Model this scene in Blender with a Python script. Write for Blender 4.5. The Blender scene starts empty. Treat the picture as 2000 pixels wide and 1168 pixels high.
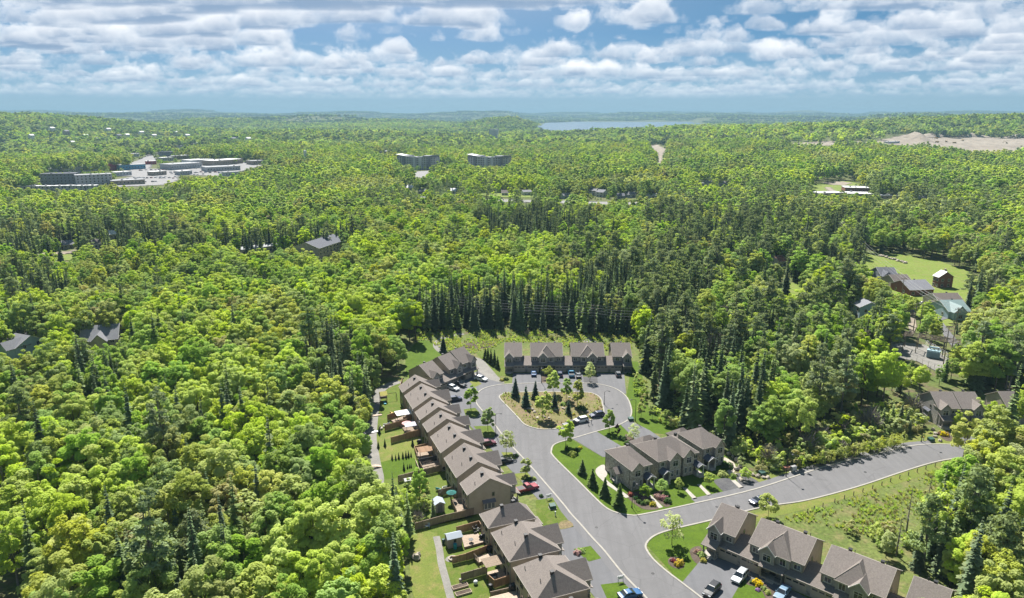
import bpy, bmesh, math, random
import numpy as np
from mathutils import Vector, Matrix

scene = bpy.context.scene
col = scene.collection
random.seed(7)
R = math.radians

# ------------------------------------------------------------------ camera
FPX, CAM_H, PITCH = 1400.0, 90.0, math.atan2(362.0, 1400.0)
CT, ST = math.cos(PITCH), math.sin(PITCH)
cam_data = bpy.data.cameras.new('drone_camera')
cam_data.sensor_width = 36.0
cam_data.lens = 36.0 * FPX / 2000.0
cam_data.clip_start = 1.0
cam_data.clip_end = 90000.0
cam = bpy.data.objects.new('drone_camera', cam_data)
cam.location = (0, 0, CAM_H)
cam.rotation_euler = (math.pi / 2 - PITCH, 0, 0)
col.objects.link(cam)
scene.camera = cam

# ------------------------------------------------------------------ exposure / renderer
scene.view_settings.view_transform = 'Standard'
scene.view_settings.look = 'None'
scene.view_settings.exposure = 1.48
scene.view_settings.gamma = 1.0
scene.view_settings.use_curve_mapping = False
scene.render.engine = 'CYCLES'
scene.cycles.max_bounces = 8
scene.cycles.diffuse_bounces = 4
scene.cycles.glossy_bounces = 2
scene.cycles.transmission_bounces = 6
scene.cycles.transparent_max_bounces = 6
scene.cycles.volume_bounces = 0
scene.cycles.use_adaptive_sampling = True
scene.cycles.use_denoising = True

# ------------------------------------------------------------------ sun
SUN_EL, SUN_AZ = R(52.0), math.atan2(-0.21, 0.97)      # azimuth measured from +Y towards +X
sun_dir = Vector((math.sin(SUN_AZ) * math.cos(SUN_EL), math.cos(SUN_AZ) * math.cos(SUN_EL), math.sin(SUN_EL)))
sun_data = bpy.data.lights.new('sun', 'SUN')
sun_data.energy = 4.5
sun_data.angle = R(0.55)
sun_data.color = (1.0, 0.955, 0.885)
sun = bpy.data.objects.new('sun', sun_data)
sun.rotation_euler = sun_dir.to_track_quat('Z', 'Y').to_euler()
sun.location = (0, 0, 400)
col.objects.link(sun)

# ------------------------------------------------------------------ world: sky + broken cumulus
world = bpy.data.worlds.new('World')
scene.world = world
world.use_nodes = True
wt = world.node_tree
for n in list(wt.nodes):
    wt.nodes.remove(n)

def N(t, kind, **kw):
    n = t.nodes.new(kind)
    for k, v in kw.items():
        setattr(n, k, v)
    return n

def link_in(t, sock, v):
    if v is None:
        return
    if hasattr(v, 'is_output') or isinstance(v, bpy.types.NodeSocket):
        t.links.new(v, sock)
    else:
        sock.default_value = v

def MA(t, op, a, b=None, c=None, clamp=False):
    n = N(t, 'ShaderNodeMath', operation=op, use_clamp=clamp)
    link_in(t, n.inputs[0], a)
    if b is not None: link_in(t, n.inputs[1], b)
    if c is not None: link_in(t, n.inputs[2], c)
    return n.outputs[0]

def VM(t, op, a, b=None):
    n = N(t, 'ShaderNodeVectorMath', operation=op)
    link_in(t, n.inputs[0], a)
    if b is not None: link_in(t, n.inputs[1], b)
    return n.outputs[0]

def MIX(t, f, a, b, mode='MIX'):
    n = N(t, 'ShaderNodeMix', data_type='RGBA', blend_type=mode)
    link_in(t, n.inputs[0], f)
    link_in(t, n.inputs[6], a)
    link_in(t, n.inputs[7], b)
    return n.outputs[2]

def MR(t, v, a, b, c=0.0, d=1.0, smooth=False):
    n = N(t, 'ShaderNodeMapRange')
    if smooth: n.interpolation_type = 'SMOOTHSTEP'
    link_in(t, n.inputs[0], v)
    for i, x in enumerate((a, b, c, d)): link_in(t, n.inputs[i + 1], x)
    return n.outputs[0]

def NOISE(t, vec, scale, detail=3.0, rough=0.5, dim='3D'):
    n = N(t, 'ShaderNodeTexNoise', noise_dimensions=dim)
    if vec is not None: t.links.new(vec, n.inputs['Vector'])
    n.inputs['Scale'].default_value = scale
    n.inputs['Detail'].default_value = detail
    n.inputs['Roughness'].default_value = rough
    return n.outputs[0]

CLOUD_Z = 3.1
def build_world():
    t = wt
    tc = N(t, 'ShaderNodeTexCoord')
    d = tc.outputs['Generated']
    sx = N(t, 'ShaderNodeSeparateXYZ'); t.links.new(d, sx.inputs[0])
    x, y, z = sx.outputs
    zc = MA(t, 'MAXIMUM', z, 0.0005)
    # clear sky: the physical sky, with the low altitudes taken from a little higher up (clean, dry air)
    zz = MA(t, 'MULTIPLY_ADD', zc, 5.2, 0.19)
    cx = N(t, 'ShaderNodeCombineXYZ')
    for i, v in enumerate((x, y, zz)): t.links.new(v, cx.inputs[i])
    nv = VM(t, 'NORMALIZE', cx.outputs[0])
    sky = N(t, 'ShaderNodeTexSky', sky_type='NISHITA')
    sky.sun_disc = False
    sky.sun_elevation = SUN_EL
    sky.sun_rotation = SUN_AZ
    sky.altitude = 300.0
    sky.air_density = 1.0
    sky.dust_density = 0.3
    sky.ozone_density = 2.2
    t.links.new(nv, sky.inputs[0])
    hs = N(t, 'ShaderNodeHueSaturation')
    hs.inputs['Saturation'].default_value = 1.22
    hs.inputs['Hue'].default_value = 0.478
    hs.inputs['Value'].default_value = 0.82
    t.links.new(sky.outputs[0], hs.inputs['Color'])
    SKY_STRENGTH = 0.050
    skyc = VM(t, 'SCALE', hs.outputs[0]); skyc.node.inputs[3].default_value = SKY_STRENGTH
    # cumulus deck: slices through a density field between 1150 m and 1750 m, near slices in front
    NL = 22
    fade = MR(t, zc, 0.017, 0.030, 0, 1, True)
    far = MR(t, zc, 0.015, 0.065, 1, 0)
    hz = N(t, 'ShaderNodeRGB'); hz.outputs[0].default_value = (0.17, 0.245, 0.31, 1)
    mist = MR(t, zc, 0.0, 0.10, 0.95, 0.0)
    mc = N(t, 'ShaderNodeRGB'); mc.outputs[0].default_value = (0.138, 0.196, 0.232, 1)
    acc = MIX(t, mist, skyc, mc.outputs[0])
    inv = MA(t, 'DIVIDE', 1.0, zc)
    wn = N(t, 'ShaderNodeTexWhiteNoise', noise_dimensions='3D')
    sc_ = VM(t, 'SCALE', d); sc_.node.inputs[3].default_value = 9731.0
    t.links.new(sc_, wn.inputs['Vector'])
    jit = MA(t, 'MULTIPLY', MA(t, 'SUBTRACT', wn.outputs['Value'], 0.5), 0.560 / 21)
    for i in range(NL - 1, -1, -1):
        f = i / (NL - 1)
        h = 1150 + 560 * f
        s = MA(t, 'MULTIPLY', inv, MA(t, 'ADD', jit, h / 1000.0))
        px = MA(t, 'MULTIPLY', MA(t, 'MULTIPLY', x, 0.62), s); py = MA(t, 'MULTIPLY', y, s)
        c = N(t, 'ShaderNodeCombineXYZ')
        t.links.new(px, c.inputs[0]); t.links.new(py, c.inputs[1]); c.inputs[2].default_value = h / 1000.0 * 0.75 + CLOUD_Z
        fine = NOISE(t, c.outputs[0], 1.25, 8.0, 0.56)
        big = NOISE(t, c.outputs[0], 0.20, 1.0, 0.5)
        nn = MA(t, 'MULTIPLY_ADD', big, 0.30, MA(t, 'MULTIPLY', fine, 0.90))
        th = 0.645 + 0.170 * f ** 1.2 + (0.02 * (1 - f * 9) if f < 0.11 else 0)
        a = MR(t, nn, th, th + 0.011, 0, 1, True)
        a = MA(t, 'MULTIPLY', MA(t, 'MULTIPLY', a, fade), 0.66)
        k = min(1.0, f * 2.0) ** 1.2
        base = (0.095 + 0.370 * k, 0.142 + 0.318 * k, 0.210 + 0.250 * k, 1)
        core = MR(t, nn, th, th + 0.055, 0, 1)
        edge = (0.34 + .11 * k, 0.36 + .09 * k, 0.385 + .065 * k, 1)
        cc = MIX(t, core, edge, base)
        cc = MIX(t, MA(t, 'MULTIPLY', far, 0.42), cc, hz.outputs[0])
        acc = MIX(t, a, acc, cc)
    bg = N(t, 'ShaderNodeBackground')
    t.links.new(acc, bg.inputs['Color'])
    bg.inputs['Strength'].default_value = 1.0
    out = N(t, 'ShaderNodeOutputWorld')
    t.links.new(bg.outputs[0], out.inputs[0])
    world.cycles.sampling_method = 'MANUAL'
    world.cycles.sample_map_resolution = 512
build_world()
# ------------------------------------------------------------------ helpers
def at(u, v, z=0.0):
    """point of the plane at height z seen at pixel (u, v) of the 2000 px photograph"""
    b = (v - 584.0) / FPX
    d = (CAM_H - z) / (ST + b * CT)
    return Vector(((u - 1000.0) / FPX * d, (CT - b * ST) * d, z))

def proj(x, y, z):
    d = y * CT + (CAM_H - z) * ST
    return 1000.0 + x / d * FPX, (-y * ST + (CAM_H - z) * CT) / d * FPX + 584.0

def tag(o, label=None, cat=None, group=None, kind=None):
    if label: o['label'] = label
    if cat: o['category'] = cat
    if group: o['group'] = group
    if kind: o['kind'] = kind
    return o

def mesh_obj(name, me, parent=None, mat=None, M=None):
    o = bpy.data.objects.new(name, me)
    col.objects.link(o)
    if parent is not None: o.parent = parent
    if M is not None: o.matrix_local = M
    if mat is not None and not me.materials: me.materials.append(mat)
    return o

def empty(name, loc=(0, 0, 0), rz=0.0, label=None, cat=None, group=None):
    o = bpy.data.objects.new(name, None)
    o.empty_display_size = 0.5
    o.location = loc
    o.rotation_euler = (0, 0, rz)
    col.objects.link(o)
    return tag(o, label, cat, group)

def kids(o):
    return [c for c in col.objects if c.parent == o]

def copy_tree(o, parent=None):
    c = o.copy()
    col.objects.link(c)
    if parent is not None: c.parent = parent
    for ch in o.children:
        copy_tree(ch, c)
    return c

def T(x, y, z=0.0, rz=0.0):
    return Matrix.Translation((x, y, z)) @ Matrix.Rotation(rz, 4, 'Z')

class MB:
    def __init__(s): s.v, s.f = [], []
    def add(s, vs, fs, M=None):
        n = len(s.v)
        s.v += [tuple(M @ Vector(p)) if M is not None else tuple(p) for p in vs]
        s.f += [tuple(i + n for i in f) for f in fs]
        return s
    def box(s, x0, x1, y0, y1, z0, z1, M=None):
        vs = [(x0, y0, z0), (x1, y0, z0), (x1, y1, z0), (x0, y1, z0), (x0, y0, z1), (x1, y0, z1), (x1, y1, z1), (x0, y1, z1)]
        return s.add(vs, [(0, 3, 2, 1), (4, 5, 6, 7), (0, 1, 5, 4), (1, 2, 6, 5), (2, 3, 7, 6), (3, 0, 4, 7)], M)
    def prism(s, poly, d, M=None):
        """poly: list of 3-D points (planar), extruded by vector d"""
        n = len(poly); d = Vector(d)
        vs = [Vector(p) for p in poly] + [Vector(p) + d for p in poly]
        fs = [tuple(range(n))[::-1], tuple(range(n, 2 * n))] + [(i, (i + 1) % n, n + (i + 1) % n, n + i) for i in range(n)]
        return s.add(vs, fs, M)
    def slab(s, polys, t, M=None):
        """roof faces given as top polygons: gives them thickness t downwards and closes the open edges"""
        key, vs, fs = {}, [], []
        def vi(p):
            k = (round(p[0], 3), round(p[1], 3), round(p[2], 3))
            if k not in key: key[k] = len(vs); vs.append(k)
            return key[k]
        P = [[vi(p) for p in q] for q in polys]
        n = len(vs)
        edges = {}
        for q in P:
            for a, b in zip(q, q[1:] + q[:1]):
                edges[(a, b)] = edges.get((a, b), 0) + 1
        fs = [tuple(q) for q in P] + [tuple(i + n for i in q[::-1]) for q in P]
        for (a, b) in list(edges):
            if (b, a) not in edges: fs.append((b, a, a + n, b + n))
        return s.add(vs + [(p[0], p[1], p[2] - t) for p in vs], fs, M)
    def tube(s, pts, rads, n=6, M=None, cap=True):
        pts = [Vector(p) for p in pts]
        if not hasattr(rads, '__len__'): rads = [rads] * len(pts)
        vs, fs = [], []
        for i, p in enumerate(pts):
            d = (pts[min(i + 1, len(pts) - 1)] - pts[max(i - 1, 0)]).normalized()
            up = Vector((0, 0, 1)) if abs(d.z) < 0.9 else Vector((1, 0, 0))
            a = d.cross(up).normalized(); b = d.cross(a)
            for k in range(n):
                th = 2 * math.pi * k / n
                vs.append(p + (a * math.cos(th) + b * math.sin(th)) * rads[i])
        for i in range(len(pts) - 1):
            for k in range(n):
                fs.append((i * n + k, i * n + (k + 1) % n, (i + 1) * n + (k + 1) % n, (i + 1) * n + k))
        if cap:
            fs.append(tuple(range(n))); fs.append(tuple(range(len(vs) - n, len(vs)))[::-1])
        return s.add(vs, fs, M)
    def lathe(s, prof, n=12, M=None, c=(0, 0, 0)):
        vs, fs = [], []
        for (r, z) in prof:
            for k in range(n):
                th = 2 * math.pi * k / n
                vs.append((c[0] + r * math.cos(th), c[1] + r * math.sin(th), c[2] + z))
        for i in range(len(prof) - 1):
            for k in range(n):
                fs.append((i * n + k, i * n + (k + 1) % n, (i + 1) * n + (k + 1) % n, (i + 1) * n + k))
        fs.append(tuple(range(n))[::-1]); fs.append(tuple(range(len(vs) - n, len(vs))))
        return s.add(vs, fs, M)
    def blob(s, c, r, seed=0, n=8, m=5, jit=0.18, M=None):
        rng = random.Random(seed); vs, fs = [], []
        r = r if hasattr(r, '__len__') else (r, r, r)
        for i in range(m + 1):
            ph = math.pi * i / m
            for k in range(n):
                th = 2 * math.pi * k / n; q = 1 + rng.uniform(-jit, jit)
                vs.append((c[0] + r[0] * q * math.sin(ph) * math.cos(th), c[1] + r[1] * q * math.sin(ph) * math.sin(th), c[2] + r[2] * (1 if i in (0, m) else q) * math.cos(ph)))
        for i in range(m):
            for k in range(n):
                fs.append((i * n + k, (i + 1) * n + k, (i + 1) * n + (k + 1) % n, i * n + (k + 1) % n))
        return s.add(vs, fs, M)
    def mesh(s, name, smooth=False):
        me = bpy.data.meshes.new(name)
        me.from_pydata(s.v, [], s.f)
        bm = bmesh.new(); bm.from_mesh(me)
        bmesh.ops.recalc_face_normals(bm, faces=bm.faces)
        bm.to_mesh(me); bm.free()
        if smooth: me.shade_smooth()
        me.update()
        return me
    def obj(s, name, mat, parent=None, M=None, smooth=False):
        me = s.mesh(name, smooth)
        me.materials.append(mat)
        return mesh_obj(name, me, parent, None, M)

def np_mesh(name, V, quads=None, tris=None, mat=None, smooth=False):
    me = bpy.data.meshes.new(name)
    V = np.asarray(V, np.float32)
    me.vertices.add(len(V)); me.vertices.foreach_set('co', V.ravel())
    parts = []
    if quads is not None and len(quads): parts.append((np.asarray(quads, np.int32), 4))
    if tris is not None and len(tris): parts.append((np.asarray(tris, np.int32), 3))
    nl = sum(len(a) * k for a, k in parts); nf = sum(len(a) for a, k in parts)
    me.loops.add(nl); me.polygons.add(nf)
    me.loops.foreach_set('vertex_index', np.concatenate([a.ravel() for a, k in parts]))
    me.polygons.foreach_set('loop_start', np.concatenate([[0], np.cumsum(np.concatenate([np.full(len(a), k) for a, k in parts]))[:-1]]).astype(np.int32))
    if smooth: me.polygons.foreach_set('use_smooth', np.ones(nf, bool))
    me.update(calc_edges=True); me.validate()
    if mat: me.materials.append(mat)
    return me

def pip(px, py, poly):
    """vectorised point in polygon"""
    px = np.asarray(px); py = np.asarray(py)
    ins = np.zeros(px.shape, bool)
    n = len(poly)
    for i in range(n):
        x1, y1 = poly[i][:2]; x2, y2 = poly[(i + 1) % n][:2]
        if y1 == y2: continue
        c = ((y1 > py) != (y2 > py)) & (px < (x2 - x1) * (py - y1) / (y2 - y1) + x1)
        ins ^= c
    return ins

# ------------------------------------------------------------------ materials
MATS = {}
def new_mat(name):
    m = bpy.data.materials.new(name); m.use_nodes = True
    t = m.node_tree
    b = t.nodes['Principled BSDF']
    return m, t, b

def mat(name, c, rough=0.8, metal=0.0, var=0.12, scale=1.2, bump=0.0, bscale=8.0, spec=0.3, c2=None, coord='Object'):
    if name in MATS: return MATS[name]
    m, t, b = new_mat(name)
    tc = N(t, 'ShaderNodeTexCoord')
    n = NOISE(t, tc.outputs[coord], scale, 4.0, 0.6)
    f = MR(t, n, 0.3, 0.7, 0, 1)
    lo = tuple(x * (1 - var) for x in c) + (1,)
    hi = tuple(min(1, x * (1 + var)) for x in (c2 or c)) + (1,)
    t.links.new(MIX(t, f, lo, hi), b.inputs['Base Color'])
    b.inputs['Roughness'].default_value = rough
    b.inputs['Metallic'].default_value = metal
    b.inputs['Specular IOR Level'].default_value = spec
    if bump:
        bn = N(t, 'ShaderNodeBump'); bn.inputs['Strength'].default_value = bump; bn.inputs['Distance'].default_value = 0.05
        t.links.new(NOISE(t, tc.outputs[coord], bscale, 3.0), bn.inputs['Height'])
        t.links.new(bn.outputs[0], b.inputs['Normal'])
    MATS[name] = m
    return m

def ground_mat(name, cols, scale, rough=0.95, detail=6.0, fine=2.5, fine_amt=0.35, bump=0.35):
    """ground cover: two or three colours in patches plus a fine grain, world coordinates"""
    m, t, b = new_mat(name)
    g = N(t, 'ShaderNodeNewGeometry')
    n1 = NOISE(t, g.outputs['Position'], scale, detail, 0.55)
    n2 = NOISE(t, g.outputs['Position'], scale * 4.3, 4.0, 0.6)
    n3 = NOISE(t, g.outputs['Position'], fine, 4.0, 0.65)
    c = MIX(t, MR(t, n1, 0.38, 0.62, 0, 1), cols[0] + (1,), cols[1] + (1,))
    if len(cols) > 2: c = MIX(t, MR(t, n2, 0.48, 0.66, 0, 1), c, cols[2] + (1,))
    c = MIX(t, fine_amt, c, MIX(t, MR(t, n3, 0.3, 0.7, 0, 1), (0.35, 0.35, 0.35, 1), (1.5, 1.5, 1.5, 1)), 'MULTIPLY')
    t.links.new(c, b.inputs['Base Color'])
    b.inputs['Roughness'].default_value = rough
    b.inputs['Specular IOR Level'].default_value = 0.15
    if bump:
        bn = N(t, 'ShaderNodeBump'); bn.inputs['Strength'].default_value = bump; bn.inputs['Distance'].default_value = 0.15
        t.links.new(n3, bn.inputs['Height']); t.links.new(bn.outputs[0], b.inputs['Normal'])
    MATS[name] = m
    return m

def asphalt(name, c, patch=0.10, crack=False):
    m, t, b = new_mat(name)
    g = N(t, 'ShaderNodeNewGeometry')
    p = g.outputs['Position']
    n1 = NOISE(t, p, 0.06, 5.0, 0.6); n2 = NOISE(t, p, 0.5, 5.0, 0.65); n3 = NOISE(t, p, 14.0, 2.0)
    f = MA(t, 'MULTIPLY_ADD', n1, 0.55, MA(t, 'MULTIPLY', n2, 0.45))
    cc = MIX(t, MR(t, f, 0.35, 0.65, 0, 1), tuple(x * (1 - patch) for x in c) + (1,), tuple(x * (1 + patch) for x in c) + (1,))
    # wheel paths, drawn out along the street
    mp = N(t, 'ShaderNodeMapping'); mp.inputs['Rotation'].default_value = (0, 0, R(-21.1)); mp.inputs['Scale'].default_value = (0.75, 0.035, 1)
    t.links.new(p, mp.inputs[0])
    cc = MIX(t, MR(t, NOISE(t, mp.outputs[0], 1.0, 4.0, 0.6), 0.42, 0.62, 0.0, 0.5), cc, tuple(x * 0.80 for x in c) + (1,))
    # salt / dust marks left from winter
    n4 = NOISE(t, p, 0.22, 8.0, 0.72)
    cc = MIX(t, MR(t, n4, 0.62, 0.72, 0, 0.55), cc, tuple(min(1, x * 1.55) for x in c) + (1,))
    cc = MIX(t, 0.25, cc, MIX(t, n3, (0.6, 0.6, 0.6, 1), (1.4, 1.4, 1.4, 1)), 'MULTIPLY')
    if crack:
        v = N(t, 'ShaderNodeTexVoronoi', feature='DISTANCE_TO_EDGE'); v.inputs['Scale'].default_value = 0.16
        dv = VM(t, 'ADD', p, N(t, 'ShaderNodeTexNoise').outputs[1])
        t.links.new(dv, v.inputs['Vector'])
        cc = MIX(t, MR(t, v.outputs['Distance'], 0.0, 0.012, 0.35, 0), cc, tuple(x * 0.45 for x in c) + (1,))
    t.links.new(cc, b.inputs['Base Color'])
    b.inputs['Roughness'].default_value = 0.9
    b.inputs['Specular IOR Level'].default_value = 0.2
    MATS[name] = m
    return m

def shingle_mat(name, c):
    """asphalt shingles: courses and tabs too small to tell apart at this distance"""
    m, t, b = new_mat(name)
    tc = N(t, 'ShaderNodeTexCoord'); p = tc.outputs['Object']
    n1 = NOISE(t, p, 9.0, 3.0, 0.7); n2 = NOISE(t, p, 0.5, 4.0, 0.6); n3 = NOISE(t, p, 3.5, 2.0, 0.6)
    sx = N(t, 'ShaderNodeSeparateXYZ'); t.links.new(p, sx.inputs[0])
    wv = MA(t, 'FRACT', MA(t, 'MULTIPLY', sx.outputs[2], 6.5))
    f = MA(t, 'ADD', MA(t, 'MULTIPLY', n1, 0.55), MA(t, 'MULTIPLY', n3, 0.45))
    cc = MIX(t, MR(t, f, 0.34, 0.66, 0, 1), tuple(x * 0.70 for x in c) + (1,), tuple(x * 1.28 for x in c) + (1,))
    cc = MIX(t, MR(t, n2, 0.35, 0.7, 0, 0.25), cc, tuple(x * 0.78 for x in c) + (1,))
    cc = MIX(t, MR(t, wv, 0.0, 0.16, 0.35, 0), cc, tuple(x * 0.5 for x in c) + (1,))
    oi = N(t, 'ShaderNodeObjectInfo')
    cc = VM(t, 'SCALE', cc); t.links.new(MR(t, oi.outputs['Random'], 0, 1, 0.90, 1.08), cc.node.inputs[3])
    st = N(t, 'ShaderNodeMapping'); st.inputs['Scale'].default_value = (1.6, 1.6, .12); t.links.new(p, st.inputs[0])
    cc = MIX(t, MR(t, NOISE(t, st.outputs[0], 1.0, 3.0, .6), .5, .72, 0, .35), cc, tuple(x * .72 for x in c) + (1,))
    t.links.new(cc, b.inputs['Base Color'])
    b.inputs['Roughness'].default_value = 0.92
    b.inputs['Specular IOR Level'].default_value = 0.2
    bn = N(t, 'ShaderNodeBump'); bn.inputs['Strength'].default_value = 0.4; bn.inputs['Distance'].default_value = 0.03
    t.links.new(f, bn.inputs['Height']); t.links.new(bn.outputs[0], b.inputs['Normal'])
    MATS[name] = m
    return m

def siding_mat(name, c, pitch=0.18, stone_to=None, stone=(0.2, 0.19, 0.18)):
    """horizontal lap siding; below the height stone_to the wall is dressed in stone"""
    m, t, b = new_mat(name)
    tc = N(t, 'ShaderNodeTexCoord'); p = tc.outputs['Object']
    sx = N(t, 'ShaderNodeSeparateXYZ'); t.links.new(p, sx.inputs[0])
    w = MA(t, 'FRACT', MA(t, 'MULTIPLY', sx.outputs[2], 1 / pitch))
    n = NOISE(t, p, 0.8, 4.0, 0.6)
    cc = MIX(t, MR(t, n, 0.3, 0.7, 0, 1), tuple(x * 0.9 for x in c) + (1,), tuple(x * 1.08 for x in c) + (1,))
    cc = MIX(t, MR(t, w, 0.0, 0.14, 0.5, 0), cc, tuple(x * 0.5 for x in c) + (1,))
    h = w
    if stone_to is not None:
        v = N(t, 'ShaderNodeTexVoronoi'); v.inputs['Scale'].default_value = 3.2
        t.links.new(p, v.inputs['Vector'])
        hv = N(t, 'ShaderNodeSeparateColor'); t.links.new(v.outputs['Color'], hv.inputs[0])
        sc = MIX(t, hv.outputs[0], tuple(x * 0.6 for x in stone) + (1,), tuple(x * 1.45 for x in stone) + (1,))
        sc = MIX(t, MR(t, hv.outputs[1], .6, 1, 0, .5), sc, (stone[0] * 1.2, stone[1] * 1.0, stone[2] * .8, 1))
        lim = MR(t, sx.outputs[2], stone_to - 0.01, stone_to + 0.01, 1, 0)
        cc = MIX(t, lim, cc, sc)
    t.links.new(cc, b.inputs['Base Color'])
    b.inputs['Roughness'].default_value = 0.75
    bn = N(t, 'ShaderNodeBump'); bn.inputs['Strength'].default_value = 0.35; bn.inputs['Distance'].default_value = 0.02
    t.links.new(h, bn.inputs['Height']); t.links.new(bn.outputs[0], b.inputs['Normal'])
    MATS[name] = m
    return m

def wood_mat(name, c, var=0.3):
    m, t, b = new_mat(name)
    tc = N(t, 'ShaderNodeTexCoord')
    oi = N(t, 'ShaderNodeObjectInfo')
    mp = N(t, 'ShaderNodeMapping'); mp.inputs['Scale'].default_value = (7, 7, 0.8)
    t.links.new(tc.outputs['Object'], mp.inputs[0])
    n = NOISE(t, mp.outputs[0], 1.0, 4.0, 0.6)
    cc = MIX(t, MR(t, n, 0.3, 0.7, 0, 1), tuple(x * (1 - var) for x in c) + (1,), tuple(x * (1 + var) for x in c) + (1,))
    k = MR(t, oi.outputs['Random'], 0, 1, 0.85, 1.15)
    cc = VM(t, 'SCALE', cc); t.links.new(k, cc.node.inputs[3])
    t.links.new(cc, b.inputs['Base Color']); b.inputs['Roughness'].default_value = 0.85
    MATS[name] = m
    return m

def leaf_mat(name, c, trans=0.35, hue=0.02, val=0.25):
    m, t, b = new_mat(name)
    t.nodes.remove(b)
    oi = N(t, 'ShaderNodeObjectInfo')
    tc = N(t, 'ShaderNodeTexCoord')
    n = NOISE(t, tc.outputs['Object'], 0.9, 4.0, 0.7)
    hs = N(t, 'ShaderNodeHueSaturation')
    hs.inputs['Color'].default_value = c + (1,)
    t.links.new(MR(t, oi.outputs['Random'], 0, 1, 0.5 - hue, 0.5 + hue), hs.inputs['Hue'])
    r2 = MA(t, 'FRACT', MA(t, 'MULTIPLY', oi.outputs['Random'], 17.31))
    v = MA(t, 'MULTIPLY', MR(t, r2, 0, 1, 1 - val, 1 + val), MR(t, n, 0.3, 0.7, 0.88, 1.12))
    t.links.new(v, hs.inputs['Value'])
    r3 = MA(t, 'FRACT', MA(t, 'MULTIPLY', oi.outputs['Random'], 41.7))
    t.links.new(MR(t, r3, 0, 1, 0.8, 1.08), hs.inputs['Saturation'])
    d = N(t, 'ShaderNodeBsdfDiffuse'); t.links.new(hs.outputs[0], d.inputs[0])
    tr = N(t, 'ShaderNodeBsdfTranslucent')
    wm = MIX(t, 1.0, hs.outputs[0], (1.05, 1.0, 0.55, 1), 'MULTIPLY')
    t.links.new(wm, tr.inputs[0])
    mx = N(t, 'ShaderNodeMixShader'); mx.inputs[0].default_value = trans
    t.links.new(d.outputs[0], mx.inputs[1]); t.links.new(tr.outputs[0], mx.inputs[2])
    t.links.new(mx.outputs[0], t.nodes['Material Output'].inputs[0])
    MATS[name] = m
    return m

def glass_mat(name, c=(0.02, 0.025, 0.03)):
    m, t, b = new_mat(name)
    b.inputs['Base Color'].default_value = c + (1,)
    b.inputs['Roughness'].default_value = 0.08
    b.inputs['Specular IOR Level'].default_value = 0.6
    MATS[name] = m
    return m

LAWN = ground_mat('lawn_grass', [(0.070, 0.105, 0.014), (0.086, 0.122, 0.020), (0.108, 0.122, 0.030)], 0.12, fine=3.0, fine_amt=0.4)
LAWN_B = ground_mat('lush_lawn_grass', [(0.055, 0.098, 0.007), (0.070, 0.115, 0.010), (0.052, 0.088, 0.008)], 0.15, fine=3.0, fine_amt=0.35)
LAWN_DRY = ground_mat('dry_lawn_grass', [(0.13, 0.15, 0.032), (0.105, 0.135, 0.028), (0.16, 0.15, 0.05)], 0.1, fine=3.0, fine_amt=0.4)
MEADOW = ground_mat('meadow_grass', [(0.085, 0.115, 0.028), (0.115, 0.14, 0.04), (0.14, 0.13, 0.055)], 0.06, fine=1.2, fine_amt=0.6, bump=0.8)
FOREST_FLOOR = ground_mat('forest_floor', [(0.075, 0.105, 0.025), (0.095, 0.11, 0.035), (0.105, 0.085, 0.05)], 0.05, fine=0.8, fine_amt=0.6)
ROAD = asphalt('road_asphalt', (0.130, 0.128, 0.131), 0.09, True)
DRIVE = asphalt('drive_asphalt', (0.118, 0.119, 0.126), 0.10)
SHOULDER = asphalt('shoulder_asphalt', (0.128, 0.127, 0.131), 0.10)
GRAVEL = ground_mat('gravel', [(0.17, 0.165, 0.15), (0.21, 0.20, 0.185)], 0.3, fine=6.0, fine_amt=0.4)
SAND = ground_mat('sand', [(0.23, 0.195, 0.155), (0.27, 0.235, 0.19), (0.17, 0.145, 0.12)], 0.012, fine=0.2, fine_amt=0.3)
ISLAND = ground_mat('island_earth', [(0.165, 0.125, 0.075), (0.145, 0.135, 0.055), (0.115, 0.115, 0.04)], 0.13, fine=2.2, fine_amt=0.55)
MULCH = ground_mat('mulch', [(0.07, 0.052, 0.04), (0.095, 0.075, 0.06)], 0.5, fine=5.0, fine_amt=0.6)
DARKMULCH = ground_mat('slate_mulch', [(0.07, 0.07, 0.075), (0.09, 0.09, 0.092)], 0.5, fine=5.0, fine_amt=0.5)
CURB = mat('curb_concrete', (0.27, 0.255, 0.225), 0.9, var=0.12, scale=0.8, coord='Object')
CONC = mat('walk_concrete', (0.30, 0.28, 0.25), 0.9, var=0.12)
STONE = mat('landscape_stone', (0.33, 0.29, 0.235), 0.9, var=0.25, scale=2.0, bump=0.5, bscale=4)
SHINGLE = shingle_mat('roof_shingle', (0.178, 0.155, 0.141))
SHINGLE_B = shingle_mat('roof_shingle_grey', (0.19, 0.192, 0.21))
SHINGLE_DK = shingle_mat('roof_shingle_dark', (0.115, 0.12, 0.14))
FASCIA = mat('fascia', (0.30, 0.27, 0.235), 0.6, var=0.06)
SIDE = siding_mat('taupe_siding', (0.330, 0.285, 0.230))
FRONT = siding_mat('grey_siding', (0.28, 0.262, 0.248), stone_to=1.1)
STONEW = siding_mat('stone_wall', (0.27, 0.25, 0.22), stone_to=50, stone=(0.33, 0.305, 0.27))
TRIM = mat('trim_taupe', (0.2, 0.185, 0.165), 0.6, var=0.05)
WHITE = mat('white_trim', (0.52, 0.51, 0.48), 0.5, var=0.04)
GARDOOR = mat('garage_door_paint', (0.36, 0.31, 0.26), 0.6, var=0.05)
DARKDOOR = mat('dark_door', (0.025, 0.022, 0.022), 0.5)
GLASS = glass_mat('window_glass')
GLASS_L = glass_mat('window_glass_curtain', (0.12, 0.13, 0.14))
BLACK = mat('black_metal', (0.02, 0.02, 0.022), 0.5, var=0.05)
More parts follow.
